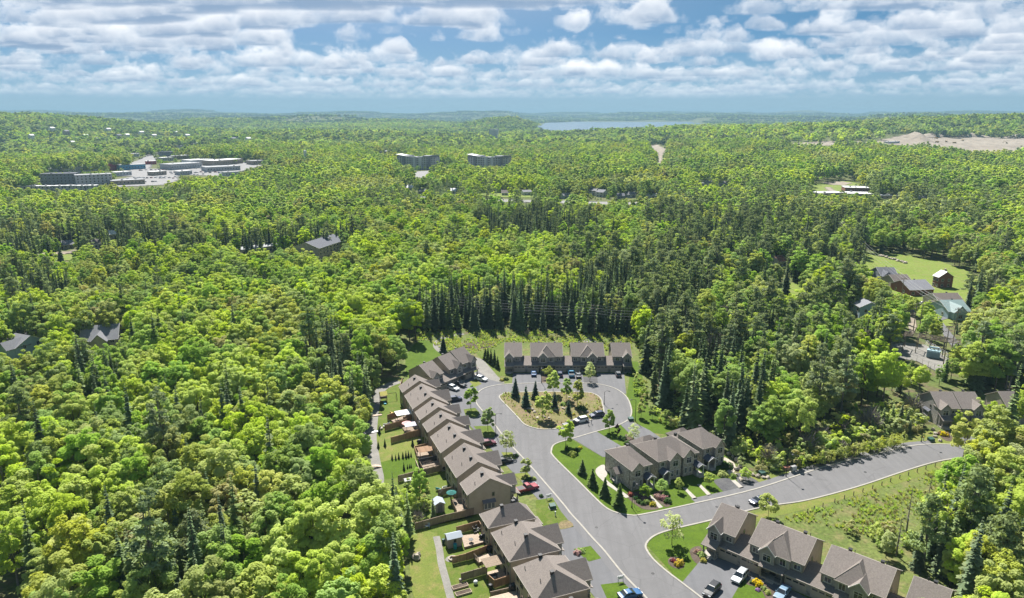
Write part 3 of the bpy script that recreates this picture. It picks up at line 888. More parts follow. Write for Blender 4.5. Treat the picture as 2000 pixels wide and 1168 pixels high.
def townhouse(row, x0, x1, y0, label, D=11.0, ze=5.5, zr=8.75, hl=0, hr=0, ridge='x', bays=(), xhips=(), garages=(), porches=(), wins=(), rear=True, sides='', vents=None,
              front=None, side=None, name='townhouse', group='attached houses of the cul-de-sac', base_z=0.0, shingle=None):
    W = x1 - x0
    front = front or FRONT; side = side or SIDE; SH = shingle or SHINGLE
    th = empty(name, (0, 0, 0), 0, label, 'townhouse', group)
    th.matrix_world = row @ Matrix.Translation((x0, y0, base_z))
    i = .35; e = .28
    m = D / 2
    slope = (zr - ze) / m
    top = lambda y: ze + slope * (min(y, D - y)) - .16
    # walls
    if ridge == 'x' and not (hl and hr):
        b = MB()
        prof = [(e, i, 0), (e, D - i, 0), (e, D - i, top(i)), (e, m, top(m)), (e, i, top(i))]
        if hl: prof[3] = (e, m, top(i))
        b.prism(prof, (W - 2 * e, 0, 0))
    else:
        b = MB().box(e, W - e, i, D - i, 0, ze - .02)
    b.obj('wall', side, th)
    # the front storey carries its own cladding, proud of the side walls
    MB().box(e - .01, W - e + .01, i - .05, i - .003, 0, ze + .05).obj('front_cladding', front, th)
    cbm = cached(('cboard', ze), lambda: (lambda me: (me.materials.append(TRIM), me)[1])(MB().box(-.07, .07, -.075, .075, 0, ze - .1).mesh('corner_board')))
    for xx in (e + .02, W - e - .02):
        for yy in (i - .015, D - i): mesh_obj('corner_board', cbm, th, None, T(xx, yy))
    # roof
    if ridge == 'x':
        P = hip_polys(W, D, ze, zr, hl, hr)
    else:
        c = W / 2
        a, b2 = (c, hl, zr), (c, D - hr, zr)
        P = [[(0, D, ze), (0, 0, ze), a, b2], [(W, 0, ze), (W, D, ze), b2, a]]
        P += [[(0, 0, ze), (W, 0, ze), a]] if hl else []
        P += [[(W, D, ze), (0, D, ze), b2]] if hr else []
    rf = MB().slab(P, .2).obj('roof', SH, th)
    fb = MB()
    edge_strip(fb, (0, -.0, ze + .0), (W, 0, ze), (0, -1, 0)); edge_strip(fb, (0, D, ze), (W, D, ze), (0, 1, 0))
    for xx, o_, h_ in ((0, -1, hl), (W, 1, hr)):
        if ridge == 'x' and not h_:
            edge_strip(fb, (xx, 0, ze), (xx, m, zr), (o_, 0, 0)); edge_strip(fb, (xx, m, zr), (xx, D, ze), (o_, 0, 0))
        else:
            edge_strip(fb, (xx, 0, ze), (xx, D, ze), (o_, 0, 0))
    fb.obj('fascia', FASCIA, th)
    dsm = cached(('dspout', ze), lambda: (lambda me: (me.materials.append(FASCIA), me)[1])(MB().box(-.045, .045, -.045, .045, .1, ze - .15).mesh('downspout')))
    for xx in (e + .17, W - e - .15): mesh_obj('downspout', dsm, th, None, T(xx, D - i + .055)); mesh_obj('downspout', dsm, th, None, T(xx, i - .105))
    # cross hips
    for (xa, xb, yf, yp, zp) in xhips:
        mm = (xa + xb) / 2
        MB().slab([[(xa, yf, ze), (xb, yf, ze), (mm, yp, zp)], [(xa, m, ze), (xa, yf, ze), (mm, yp, zp), (mm, m, zp)], [(xb, yf, ze), (xb, m, ze), (mm, m, zp), (mm, yp, zp)]], .2).obj('cross_roof', SH, th)
        f2 = MB(); edge_strip(f2, (xa, yf, ze), (xb, yf, ze), (0, -1, 0))
        edge_strip(f2, (xa, yf, ze + .02), (mm, yp, zp + .02), (-.7, -.5, .3), .2, .09); edge_strip(f2, (xb, yf, ze + .02), (mm, yp, zp + .02), (.7, -.5, .3), .2, .09)
        f2.obj('fascia', FASCIA, th)
        MB().box(xa + .25, xb - .25, yf + .35, i + .3, 2.7, ze).obj('upper_bay', front, th)
    # gabled bays
    for bay in bays:
        xa, xb, pr, zp = bay[:4]; z0 = bay[4] if len(bay) > 4 else 0.0
        mm = (xa + xb) / 2; yf = -pr
        yb = min(m, max(.6, (zp - ze) / slope + .1))
        gable_wing_roof(xa, xb, yf, yb, ze, zp).obj('bay_roof', SH, th)
        fb = MB(); edge_strip(fb, (xa, yf, ze + .02), (mm, yf, zp + .02), (0, -1, 0), .24, .07); edge_strip(fb, (mm, yf, zp + .02), (xb, yf, ze + .02), (0, -1, 0), .24, .07)
        edge_strip(fb, (xa, yf, ze), (xa, 0, ze), (-1, 0, 0)); edge_strip(fb, (xb, yf, ze), (xb, 0, ze), (1, 0, 0))
        fb.obj('fascia', WHITE if bay[-1] == 'w' else FASCIA, th)
        a, c_, y = xa + .25, xb - .25, yf + .3
        zt = zp - .14 - (zp - ze) * (.25 / (mm - xa))
        MB().prism([(a, y, z0), (c_, y, z0), (c_, y, ze + .0), (mm, y, zp - .2), (a, y, ze + .0)], (0, i + .5 - y, 0)).obj('bay', front, th)
        window(th, mm, y, 4.35, min(1.5, xb - xa - 1.4), 1.45, 0, 'cross', WHITE)
    for (x, z, w, h, y) in wins:
        window(th, x, i - .05 if y is None else y, z, w, h, 0, 'split', WHITE)
    # rear
    if rear:
        n = max(1, int(W / 5.2)); 
        for k in range(n):
            cx = W * (k + .5) / n
            window(th, cx - .9, D - i, 4.1, 1.2, 1.3, math.pi, 'split', TRIM)
            window(th, cx + 1.1, D - i, 4.1, .9, 1.0, math.pi, 'plain', TRIM)
            window(th, cx + .7, D - i, 1.25, 1.7, 2.0, math.pi, 'split', WHITE)
            window(th, cx - 1.3, D - i, 1.6, .9, 1.1, math.pi, 'plain', TRIM)
    if 'l' in sides:
        window(th, e, D * .42, 4.4, .55, .9, -math.pi / 2, 'plain', TRIM)
        MB().box(e - .55, e, D * .40, D * .40 + 2.7, .9, 2.75).obj('side_bay', side, th)
        MB().slab([[(e - .8, D * .40 - .25, 2.75), (e - .8, D * .40 + 2.95, 2.75), (e, D * .40 + 2.95, 3.3), (e, D * .40 - .25, 3.3)][::-1]], .12).obj('bay_canopy', SHINGLE_DK, th)
        for q in (.45, 1.35, 2.25): window(th, e - .55, D * .40 + q, 1.85, .75, 1.3, -math.pi / 2, 'plain', WHITE, GLASS_L)
    if 'r' in sides:
        window(th, W - e, D * .45, 4.3, .7, 1.0, math.pi / 2, 'plain', TRIM)
        window(th, W - e, D * .7, 1.7, .9, 1.1, math.pi / 2, 'plain', TRIM)
    # garage wings: (xa, xb, yf, doors[(xc, w)])
    for (xa, xb, yf, doors) in garages:
        yr, zg, zge, yb = 3.4, 4.65, 2.85, 6.8
        MB().slab([[(xa, yf, zge), (xb, yf, zge), (xb, yr, zg), (xa, yr, zg)], [(xb, yb, zge), (xa, yb, zge), (xa, yr, zg), (xb, yr, zg)]], .18).obj('garage_roof', SH, th)
        fb = MB(); edge_strip(fb, (xa, yf, zge), (xb, yf, zge), (0, -1, 0), .2, .07); edge_strip(fb, (xa, yf, zge), (xa, yr, zg), (-1, 0, 0), .2); edge_strip(fb, (xb, yf, zge), (xb, yr, zg), (1, 0, 0), .2)
        fb.obj('fascia', FASCIA, th)
        sl = (zg - zge) / (yr - yf)
        MB().prism([(xa + .3, yf + .35, 0), (xa + .3, yb - .35, 0), (xa + .3, yb - .35, zge - .05), (xa + .3, yr, zg - .2), (xa + .3, yf + .35, zge + sl * .35 - .2)], (xb - xa - .6, 0, 0)).obj('garage_wall', front, th)
        for (xc, w) in doors: garage_door(th, xc, yf + .33, w)
    # porches: (xa, xb, yf, gable?)
    for p in porches:
        xa, xb, yf = p[:3]; gab = len(p) > 3 and p[3]
        ze2 = 2.8
        if gab:
            gable_wing_roof(xa - .25, xb + .25, yf - .3, i, ze2, ze2 + (xb - xa) * .33, .14).obj('porch_roof', SHINGLE_DK if gab == 'd' else SH, th)
            mm = (xa + xb) / 2; zt = ze2 + (xb - xa) * .33
            MB().prism([(xa, yf - .1, ze2 - .02), (xb, yf - .1, ze2 - .02), (mm, yf - .1, zt - .25)], (0, .12, 0)).obj('porch_gable', TRIM, th)
            fb = MB(); edge_strip(fb, (xa - .25, yf - .3, ze2), (mm, yf - .3, zt), (0, -1, 0), .2, .06); edge_strip(fb, (mm, yf - .3, zt), (xb + .25, yf - .3, ze2), (0, -1, 0), .2, .06); fb.obj('fascia', WHITE, th)
        else:
            MB().slab([[(xa - .2, yf - .35, ze2), (xb + .2, yf - .35, ze2), (xb + .2, i, ze2 + (i - yf) * .42 + .1), (xa - .2, i, ze2 + (i - yf) * .42 + .1)]], .16).obj('porch_roof', SH, th)
            fb = MB(); edge_strip(fb, (xa - .2, yf - .35, ze2), (xb + .2, yf - .35, ze2), (0, -1, 0), .2, .06); fb.obj('fascia', FASCIA, th)
        MB().box(xa, xb, yf, i - .06, 0, .42).obj('porch_floor', CONC, th)
        MB().box((xa + xb) / 2 - .8, (xa + xb) / 2 + .8, yf - .34, yf, 0, .28).box((xa + xb) / 2 - .8, (xa + xb) / 2 + .8, yf - .68, yf - .34, 0, .14).obj('porch_step', CONC, th)
        pm = cached(('ppost', gab), lambda: (lambda me: (me.materials.append(WHITE if gab else TRIM), me)[1])(MB().box(-.11, .11, -.11, .11, .42, 2.7).box(-.18, .18, -.18, .18, .42, 1.2).mesh('porch_post')))
        for xx in (xa + .2, xb - .2): mesh_obj('porch_post', pm, th, None, T(xx, yf + .2, 0))
        for s_, t_ in ((xa + .3, (xa + xb) / 2 - .8), ((xa + xb) / 2 + .8, xb - .3)):
            if t_ - s_ > .3:
                rb = MB(); rb.box(s_, t_, yf + .17, yf + .23, 1.25, 1.33)
                k = s_
                while k < t_: rb.box(k, k + .04, yf + .18, yf + .22, .45, 1.25); k += .16
                rb.obj('porch_railing', WHITE if gab else BLACK, th)
        front_door(th, (xa + xb) / 2 - .3, i - .06, .42)
    if vents is None:
        n = 2 if W > 8 else 1
        vents = [(W * (k + .55) / n, m + .9, zr - slope * .9 + .25) for k in range(n)]
    roof_extras(th, vents, [(W * .3, m + 3.1, zr - slope * 3.1), (W * .78, m + 4.0, zr - slope * 4.0)][:2 if W > 8 else 1] if ridge == 'x' else [])
    return th

def dupl(sec, W):
    """fittings of a pair of houses under one roof: cross hip with a small gable left or right"""
    k = (W - 11.5) / 2
    if sec == 'l':
        return dict(xhips=[(2.7 + k, 8.9 + k, -.55, 2.9, 8.55)], bays=[(2.6 + k, 6.1 + k, 1.15, 7.25, 2.8, 'w')], wins=[(1.5, 4.3, 1.2, 1.0, None), (7.3 + k, 4.35, 1.1, 1.3, -.2), (10.0 + k, 4.3, 1.2, 1.0, None)],
                    porches=[(3.4 + k, 8.0 + k, -1.6)])
    return dict(xhips=[(2.7 + k, 8.9 + k, -.55, 2.9, 8.55)], bays=[(5.5 + k, 9.0 + k, 1.15, 7.25, 2.8, 'w')], wins=[(1.5, 4.3, 1.2, 1.0, None), (4.2 + k, 4.35, 1.1, 1.3, -.2), (10.0 + k, 4.3, 1.2, 1.0, None)],
                porches=[(3.4 + k, 8.0 + k, -1.6)])

def end_l(W):
    return dict(bays=[(.1, 3.4, 1.2, 7.3, 0.0, 'w')], wins=[(4.6, 4.3, 1.2, 1.0, None)], porches=[(.2, 3.2, -2.6)])
def end_r(W):
    return dict(bays=[(W - 3.5, W - .1, 1.2, 7.3, 0.0, 'w')], wins=[(1.9, 4.3, 1.3, 1.0, None)], porches=[(W - 3.3, W - .3, -2.6)])

# --- row at the back of the circle
RB = T(-2.756, 244.3, 0, 0)
g = lambda a, b, o, yf=-1.9: (a - o - .35, b - o + .35, yf, [((a - o) + 2.08, 3.75), ((b - o) - 2.08, 3.75)])
BW = dict(D=11.6, zr=8.9, base_z=0.0)
townhouse(RB, 0, 6.4, 0, 'grey townhouse at the left end of the row behind the circle', garages=[g(3.3, 12.4, 0)], **end_l(6.4), **BW)
townhouse(RB, 9.4, 21.1, 0, 'double townhouse behind the circle, second roof from the left, blue pickup at its right', garages=[g(18.2, 27.3, 9.4)], **dupl('l', 11.7), **BW)
townhouse(RB, 24.1, 36.1, 0, 'double townhouse behind the circle, third roof from the left', garages=[g(33.1, 42.2, 24.1)], **dupl('r', 12.0), **BW)
townhouse(RB, 38.8, 45.9, 0, 'townhouse at the right end of the row behind the circle, lawn and spruces beside it', **end_r(7.1), **BW)

# --- row on the left, at the corner of the circle
RL1 = T(-26.86, 222.77, 0, R(51))
townhouse(RL1, 0, 6.2, 0, 'nearest townhouse of the short row left of the circle, tall blank side wall', garages=[(2.9, 12.3, -1.5, [(4.9, 3.4), (10.2, 3.4)])], bays=[(.2, 3.6, 1.0, 7.2, 2.6, 'f')], sides='', wins=[(4.9, 4.3, 1.1, 1.0, None)], porches=[(.2, 2.9, -1.6)])
townhouse(RL1, 9.4, 15.5, .5, 'middle townhouse of the short row left of the circle', bays=[(2.7, 6.0, 1.1, 7.4, 2.6, 'f')], wins=[(1.5, 4.3, 1.2, 1.0, None)], porches=[(3.0, 5.8, -1.6)], zr=9.0)
townhouse(RL1, 15.8, 22.6, .6, 'farthest townhouse of the short row beside the gravel lane', bays=[(3.5, 6.7, 1.1, 7.7, 2.6, 'f')], ze=5.7, zr=9.4, wins=[(1.7, 4.5, 1.2, 1.0, None)], porches=[(3.7, 6.5, -1.6)], garages=[(.1, 3.9, -1.5, [(2.0, 3.0)])])

# --- long row on the left side of the street (seen from behind)
RL2 = T(0.048, 151.468, 0, R(111.1))
def xg(W, w=6.0, pr=1.6, zp=8.0): return [((W - w) / 2, (W + w) / 2, pr, zp, 2.7, 'f')]
LG = [('nearest gabled townhouse of the long left row, wide end wall facing the camera', 0, 5.9, 'l'),
      ('second gabled townhouse from the near end of the long left row', 8.7, 19.6, ''),
      ('third gabled townhouse from the near end of the long left row', 22.6, 32.9, ''),
      ('fourth gabled townhouse from the near end of the long left row', 35.8, 41.7, ''),
      ('fifth gabled townhouse from the near end of the long left row', 44.5, 50.6, ''),
      ('sixth gabled townhouse from the near end of the long left row', 53.0, 64.2, ''),
      ('farthest gabled townhouse of the long left row, overlapping the short row', 66.8, 72.6, '')]
for k, (lab, a, b_, s) in enumerate(LG):
    W = b_ - a
    nx = LG[k + 1][1] if k + 1 < len(LG) else None
    gs = [(W - 3.0, nx - a + 3.0, -1.5, [(W - 1.1, 3.2), (nx - a + 1.1, 3.2)])] if nx else []
    townhouse(RL2, a, b_, 0, lab, bays=xg(W, 6.0 if W > 8 else 4.2, 1.6, 8.0 if W > 8 else 7.4), garages=gs, sides=s, porches=[(W / 2 - 2, W / 2 + 2, -2.0)])
# upper gable trim on the wide end wall
# --- lower left row with hipped roofs
HG = [('hip-roofed end townhouse of the lower left row, small grey shed behind it', -14.5, -8.5), ('hip-roofed townhouse of the lower left row with the slatted pergola behind it', -27.0, -16.2),
      ('hip-roofed townhouse cut by the bottom edge of the photo, raised beds behind it', -39.8, -28.9), ('hip-roofed townhouse mostly below the bottom edge of the photo', -53.0, -42.6)]
townhouse(RL2, HG[0][1], HG[0][2], 0, HG[0][0], ridge='y', hl=3.0, hr=4.8, zr=8.4, vents=[(3.0, 6.9, 8.2), (3.9, 3.9, 8.2)], porches=[(1.5, 4.5, -1.8)])
for lab, a, b_ in HG[1:]:
    W = b_ - a
    townhouse(RL2, a, b_, 0, lab, hl=3.1, hr=3.0, bays=[((W - 6.4) / 2, (W + 6.4) / 2, 1.7, 8.1, 2.7, 'f')], garages=[(W - 3.0, W + 1.5, -1.5, [(W - .8, 3.2)])], porches=[(W / 2 - 2, W / 2 + 2, -2.0)])

# --- lower right row
RD = T(45.775, 130.90, 0, R(-42.3))
gd = lambda a, b, o, yf=-1.35: (a - o - .3, b - o + .3, yf, [((a - o) + 2.1, 3.9), ((b - o) - 2.1, 3.9)])
townhouse(RD, -5.7, .3, 0, 'left end townhouse of the lower right row, beside the corner lawn', garages=[gd(-2.5, 6.4, -5.7)], sides='r', **end_l(6.0))
townhouse(RD, 3.2, 14.5, 0, 'double townhouse of the lower right row behind the yellow flower bed', garages=[gd(11.4, 20.6, 3.2)], sides='r', **dupl('l', 11.3))
townhouse(RD, 17.4, 29.0, 0, 'double townhouse of the lower right row cut by the bottom edge', garages=[gd(25.8, 35.0, 17.4)], sides='r', **dupl('r', 11.6))
townhouse(RD, 31.9, 38.0, 0, 'last townhouse of the lower right row, only its roof showing', sides='r', **end_r(6.1))

# --- corner block in stone
RC = T(36.59, 163.59, 0, R(25.0))
SW = dict(front=STONEW, side=STONEW)
townhouse(RC, -8.7, -1.9, -.3, 'stone corner townhouse on the lush corner lawn, porches on two sides', D=11.6, hl=3.2, hr=3.2, zr=8.6, bays=[(.1, 3.9, 1.0, 7.4, 0.0, 'f')], porches=[(4.1, 6.6, -1.7, 'd')], wins=[(.9, 1.7, .6, 1.4, -.72), (2.9, 1.7, .6, 1.4, -.72), (5.3, 4.4, .8, 1.1, None)], **SW)
townhouse(RC, .1, 12.9, .0, 'wide stone townhouse in the middle of the corner block, twin front gables', hl=3.4, hr=5.0, zr=8.7, bays=[(2.9, 6.9, .9, 7.5, 0.0, 'f'), (7.2, 11.0, .9, 7.5, 0.0, 'f')], porches=[(.4, 2.8, -1.7, 'd'), (10.6, 12.8, -2.4, 'd')],
          wins=[(4.0, 1.7, .6, 1.4, -.62), (5.6, 1.7, .6, 1.4, -.62), (8.2, 1.7, .6, 1.4, -.62), (9.7, 1.7, .6, 1.4, -.62), (1.6, 4.4, .9, 1.0, None), (11.9, 4.4, .9, 1.0, None)], **SW)
townhouse(RC, 14.9, 21.9, 1.0, 'right stone townhouse of the corner block, curved walk at its side', D=10.8, hl=3.0, hr=3.2, zr=8.8, bays=[(3.4, 6.9, 1.0, 7.7, 0.0, 'f')], porches=[(.6, 3.2, -1.8, 'd')], wins=[(4.4, 1.7, .6, 1.4, -.72), (5.9, 1.7, .6, 1.4, -.72), (1.9, 4.4, 1.0, 1.0, None)], **SW)
def rear_garage(x0, x1, lab):
    g_ = empty('garage', label=lab, cat='garage', group='rear garages of the corner block')
    g_.matrix_world = RC @ Matrix.Translation((x0, 11.2, 0))
    W = x1 - x0
    MB().box(.3, W - .3, .05, 6.2, 0, 2.7).obj('wall', STONEW, g_)
    MB().slab(hip_polys(W, 6.6, 2.75, 5.2, 2.6, 2.6), .18).obj('roof', SHINGLE, g_)
    d = garage_door(g_, W / 2, 0, 4.4); d.matrix_local = T(W / 2, 6.22, .03, math.pi)
rear_garage(3.2, 10.6, 'low hip-roofed garage behind the wide stone townhouse')
rear_garage(15.6, 21.8, 'low hip-roofed garage behind the right stone townhouse')
# side porch and bay of the corner house
cp = empty('side_porch', label='small gabled porch on the street side of the stone corner townhouse', cat='porch')
cp.matrix_world = RC @ Matrix.Translation((-8.45, 3.2, 0)) @ Matrix.Rotation(-math.pi / 2, 4, 'Z')
gable_wing_roof(-3.2, .2, -1.9, .05, 2.9, 4.1, .14).obj('porch_roof', SHINGLE, cp)
MB().box(-3.0, 0, -1.6, 0, 0, .4).obj('porch_floor', CONC, cp)
for xx in (-2.8, -.2): MB().box(xx - .12, xx + .12, -1.5, -1.26, .4, 2.85).obj('porch_post', WHITE, cp)

# --- row on the right at the bend of the road
RR = T(126.3, 197.3, 0, R(-1)); RW = dict(side=siding_mat('light_grey_siding', (.27, .255, .235), stone_to=3.2, stone=(.30, .285, .26)))
townhouse(RR, 0, 6.5, 0, 'left end townhouse of the row at the bend of the road, tall lit side wall', sides='l', bays=[(.1, 3.5, 1.1, 7.3, 0.0, 'f')], wins=[(5.0, 4.3, 1.5, 1.0, None)], garages=[(3.2, 7.6, -1.5, [(5.3, 3.4)])], porches=[(.3, 3.0, -2.4)], **RW)
townhouse(RR, 6.9, 13.3, 0, 'second townhouse of the row at the bend of the road, half behind lime trees', bays=[(2.8, 6.2, 1.1, 7.4, 0.0, 'f')], wins=[(1.5, 4.3, 1.2, 1.0, None)], porches=[(3.0, 5.9, -2.4)])
townhouse(RR, 20.6, 27.4, .6, 'third townhouse of the row at the bend of the road, roof above the lime trees', bays=[(2.0, 5.4, 1.1, 7.4, 0.0, 'f')])
townhouse(RR, 30.0, 36.5, .6, 'townhouse at the right edge of the photo by the bend of the road', bays=[(2.0, 5.4, 1.1, 7.4, 0.0, 'f')])

# ------------------------------------------------------------------ other houses, placed by their ridge line
def hull_keep(o_pts, dm):
    """polygon of the picture that must stay open so that the upper part of a building shows"""
    P = sorted(set((round(u, 1), round(v, 1)) for u, v in o_pts))
    def cr(o, a, b): return (a[0] - o[0]) * (b[1] - o[1]) - (a[1] - o[1]) * (b[0] - o[0])
    lo = []
    for p in P:
        while len(lo) > 1 and cr(lo[-2], lo[-1], p) <= 0: lo.pop()
        lo.append(p)
    up = []
    for p in reversed(P):
        while len(up) > 1 and cr(up[-2], up[-1], p) <= 0: up.pop()
        up.append(p)
    h = lo[:-1] + up[:-1]
    cu = sum(p[0] for p in h) / len(h); cv = sum(p[1] for p in h) / len(h)
    KEEP_EXTRA.append(([(cu + (u - cu) * .97, cv + (v - cv) * .95) for u, v in h], dm))

def ridge_house(p1, p2, zr, W, ze, wall, roof, label, hip=0.0, cross=None, name='house', cat='house', group=None, chimney=False, show=.45, nwin=3):
    g0 = at_t((p1[0] + p2[0]) / 2, (p1[1] + p2[1]) / 2 + 6)
    zt = g0.z
    a, b = at(p1[0], p1[1], zt + zr), at(p2[0], p2[1], zt + zr)
    c = (a + b) / 2; d = b - a; L = d.length + .6; ang = math.atan2(d.y, d.x)
    th = empty(name, (0, 0, 0), 0, label, cat, group)
    M = Matrix.Translation((c.x, c.y, zt)) @ Matrix.Rotation(ang, 4, 'Z') @ Matrix.Translation((-L / 2, -W / 2, 0))
    th.matrix_world = M
    m = W / 2
    if hip:
        MB().box(.4, L - .4, .4, W - .4, -1, ze).obj('wall', wall, th)
    else:
        sl = (zr - ze) / m
        MB().prism([(.3, .4, -1), (.3, W - .4, -1), (.3, W - .4, ze + sl * .4 - .2), (.3, m, zr - .2), (.3, .4, ze + sl * .4 - .2)], (L - .6, 0, 0)).obj('wall', wall, th)
    MB().slab(hip_polys(L, W, ze, zr, hip, hip), .22).obj('roof', roof, th)
    fb = MB(); edge_strip(fb, (0, 0, ze), (L, 0, ze), (0, -1, 0)); edge_strip(fb, (0, W, ze), (L, W, ze), (0, 1, 0))
    if not hip:
        for xx, o_ in ((0, -1), (L, 1)): edge_strip(fb, (xx, 0, ze), (xx, m, zr), (o_, 0, 0)); edge_strip(fb, (xx, m, zr), (xx, W, ze), (o_, 0, 0))
    fb.obj('fascia', WHITE, th)
    fl = [1.6] if ze < 4.5 else [1.6, 4.3] if ze < 7 else [1.6, 4.3, 6.6]
    n = max(2, int(L / 4.0))
    for z in fl:
        for k in range(n):
            x = L * (k + .5) / n
            window(th, x, .4, z, 1.4, 1.3, 0, 'split', WHITE); window(th, x, W - .4, z, 1.4, 1.3, math.pi, 'split', WHITE)
        for y in (W * .3, W * .7):
            window(th, .3, y, z, 1.1, 1.3, -math.pi / 2, 'split', WHITE); window(th, L - .3, y, z, 1.1, 1.3, math.pi / 2, 'split', WHITE)
    front_door(th, L * .5 + 1.4, .4, .0)
    if cross:
        xa, xb, pr, zp = cross
        gable_wing_roof(xa, xb, -pr, m, ze, zp).obj('bay_roof', roof, th)
        MB().prism([(xa + .3, -pr + .3, -1), (xb - .3, -pr + .3, -1), (xb - .3, -pr + .3, ze), ((xa + xb) / 2, -pr + .3, zp - .2), (xa + .3, -pr + .3, ze)], (0, pr + .2, 0)).obj('bay', wall, th)
        window(th, (xa + xb) / 2, -pr + .3, 1.7, 1.8, 1.4, 0, 'cross', WHITE)
    if chimney: MB().box(L * .3, L * .3 + .8, m + .6, m + 1.4, ze, zr + .9).obj('chimney', STONE, th)
    roof_extras(th, [(L * .6, m + .8, zr - .1)], [])
    cs = [M @ Vector(p) for p in ((0, 0, ze * show), (L, 0, ze * show), (0, 0, ze), (L, 0, ze), (L, W, ze), (0, W, ze), (0, m, zr), (L, m, zr))]
    hull_keep([proj(*p) for p in cs], math.hypot(c.x, c.y))
    return th

BRICK = mat('red_brick', (0.20, 0.085, 0.06), 0.9, var=0.2, scale=6.0)
BLUEW = siding_mat('pale_blue_siding', (0.30, 0.40, 0.47))
GREYW = siding_mat('blue_grey_siding', (0.17, 0.20, 0.24))
WHITEW = siding_mat('white_siding', (0.52, 0.53, 0.53))
BEIGEW = siding_mat('beige_siding', (0.34, 0.30, 0.24))
GREENR = mat('green_metal_roof', (0.17, 0.235, 0.235), 0.6, var=0.06)
WHITER = mat('white_roof', (0.56, 0.56, 0.56), 0.7, var=0.06)
GREYR = mat('grey_flat_roof', (0.27, 0.275, 0.285), 0.85, var=0.12, scale=.15)
BROWNR = shingle_mat('brown_shingle', (0.135, 0.115, 0.105))

ridge_house((597, 473), (650, 457), 11.5, 19, 8.0, BEIGEW, SHINGLE_DK, 'long three-storey building with a dark gable roof rising out of the wood', name='apartment_house', cat='building', show=.2)
ridge_house((160, 637), (232, 631), 9.5, 14, 5.0, BEIGEW, SHINGLE_B, 'large house with a grey-blue roof deep in the left wood', cross=(4, 10, 2.5, 8.0), show=.6)
ridge_house((29, 650), (58, 655), 8.0, 13, 4.6, BLUEW, SHINGLE_B, 'pale house with a grey roof at the left edge of the wood', cross=(3, 9, 3.0, 7.4), show=.3)
ridge_house((1712, 521.5), (1745, 522), 6.8, 15, 3.4, GREYW, SHINGLE_DK, 'blue-grey bungalow with a dark roof below the far field', cross=(0.3, 6, 2.0, 6), show=.4)
ridge_house((1737, 536), (1770, 535.5), 6.8, 15, 3.4, BEIGEW, BROWNR, 'bungalow with a brown roof between the dark and the grey roofs', show=.6)
ridge_house((1760, 547), (1806, 545.5), 6.8, 16, 3.4, BRICK, SHINGLE_B, 'brick bungalow with a light grey roof and white trim', show=.25)
ridge_house((1822, 572), (1869, 571.7), 6.8, 15, 3.4, BEIGEW, BROWNR, 'bungalow with a wide brown roof beside the red play frame', show=.7)
ridge_house((1836, 585.6), (1878, 585), 7.2, 15, 3.6, BLUEW, GREENR, 'pale blue house with a green metal roof by the side road', cross=(1, 7.5, 2.5, 6.8), show=.15)
ridge_house((1684, 580), (1702, 590), 8.4, 10, 6.0, BLUEW, SHINGLE_B, 'two-storey pale blue house standing among spruces', show=.3)
ridge_house((1838.8, 527), (1850, 530.5), 9.0, 9, 6.0, BRICK, WHITER, 'red brick farmhouse with a white roof on the green field', show=.1, chimney=True)
for i_, (a, b_, zr, W, ze, wl, rf, lab) in enumerate([
    ((796, 361), (808, 361.5), 6, 11, 3.2, WHITEW, WHITER, 'small white-roofed house at the left end of the distant street'),
    ((820, 367.5), (834, 368), 6, 10, 3.2, GREYW, SHINGLE_B, 'grey-roofed house just right of the white-roofed one on the distant street'),
    ((880, 367), (893, 367.5), 6, 10, 3.2, WHITEW, WHITER, 'white-roofed house left of the clearing on the distant street'),
    ((980, 371), (992, 371), 6, 10, 3.2, WHITEW, BROWNR, 'brown-roofed bungalow on the lawn of the distant street'),
    ((1020, 371), (1036, 370.5), 6, 10, 4.2, WHITEW, SHINGLE_B, 'white house with a tall gable in the middle of the distant street'),
    ((1097, 377), (1113, 376), 6, 10, 3.4, BLUEW, SHINGLE_B, 'pale blue house on the distant street'),
    ((1155, 366.5), (1169, 367.5), 8, 12, 5.4, WHITEW, SHINGLE_B, 'left half of the white row house on the distant street'),
    ((1170, 369.5), (1183, 370.5), 8, 12, 5.4, WHITEW, SHINGLE_B, 'right half of the white row house on the distant street'),
    ((1205, 377), (1219, 377), 6, 10, 3.4, GREYW, SHINGLE_DK, 'dark house right of the white row on the distant street'),
    ((1222, 374.5), (1240, 374), 6, 10, 3.4, WHITEW, SHINGLE_B, 'white house with a grey roof near the right end of the distant street'),
    ((1262, 378), (1283, 378), 5, 12, 3.6, WHITEW, WHITER, 'flat white-roofed house at the right end of the distant street'),
    ((1368, 352), (1390, 352.5), 7, 12, 4.0, WHITEW, SHINGLE_B, 'grey-roofed house above the dark pines, right of centre'),
    ((1406, 354), (1420, 354), 7, 11, 4.0, GREYW, SHINGLE_B, 'small house beside the grey-roofed one above the dark pines'),
    ((1795, 382), (1806, 379), 7, 9, 4.6, GREYW, SHINGLE_B, 'blue-grey house among pines right of the school'),
    ((1512, 500), (1526, 497.5), 6.5, 9, 3.6, WHITEW, BRICK, 'small house with a pinkish roof in the wood above the right-hand spruces'),
    ((1466, 537), (1474, 537), 5.5, 7, 3.0, WHITEW, WHITER, 'little white-roofed house hidden in the right-hand wood'),
    ((212, 450), (224, 449), 6, 9, 3.4, WHITEW, WHITER, 'white-roofed cottage behind pines in the left wood'),
    ((178, 468), (190, 466.5), 6, 9, 3.4, WHITEW, BROWNR, 'small pale house beside the track in the left wood'),
    ((120, 470), (142, 468), 5.5, 9, 3.0, BEIGEW, SHINGLE_B, 'long low house in the left wood by the track')]):
    ridge_house(a, b_, zr, W, ze, wl, rf, lab, show=.35, group='houses far among the trees')

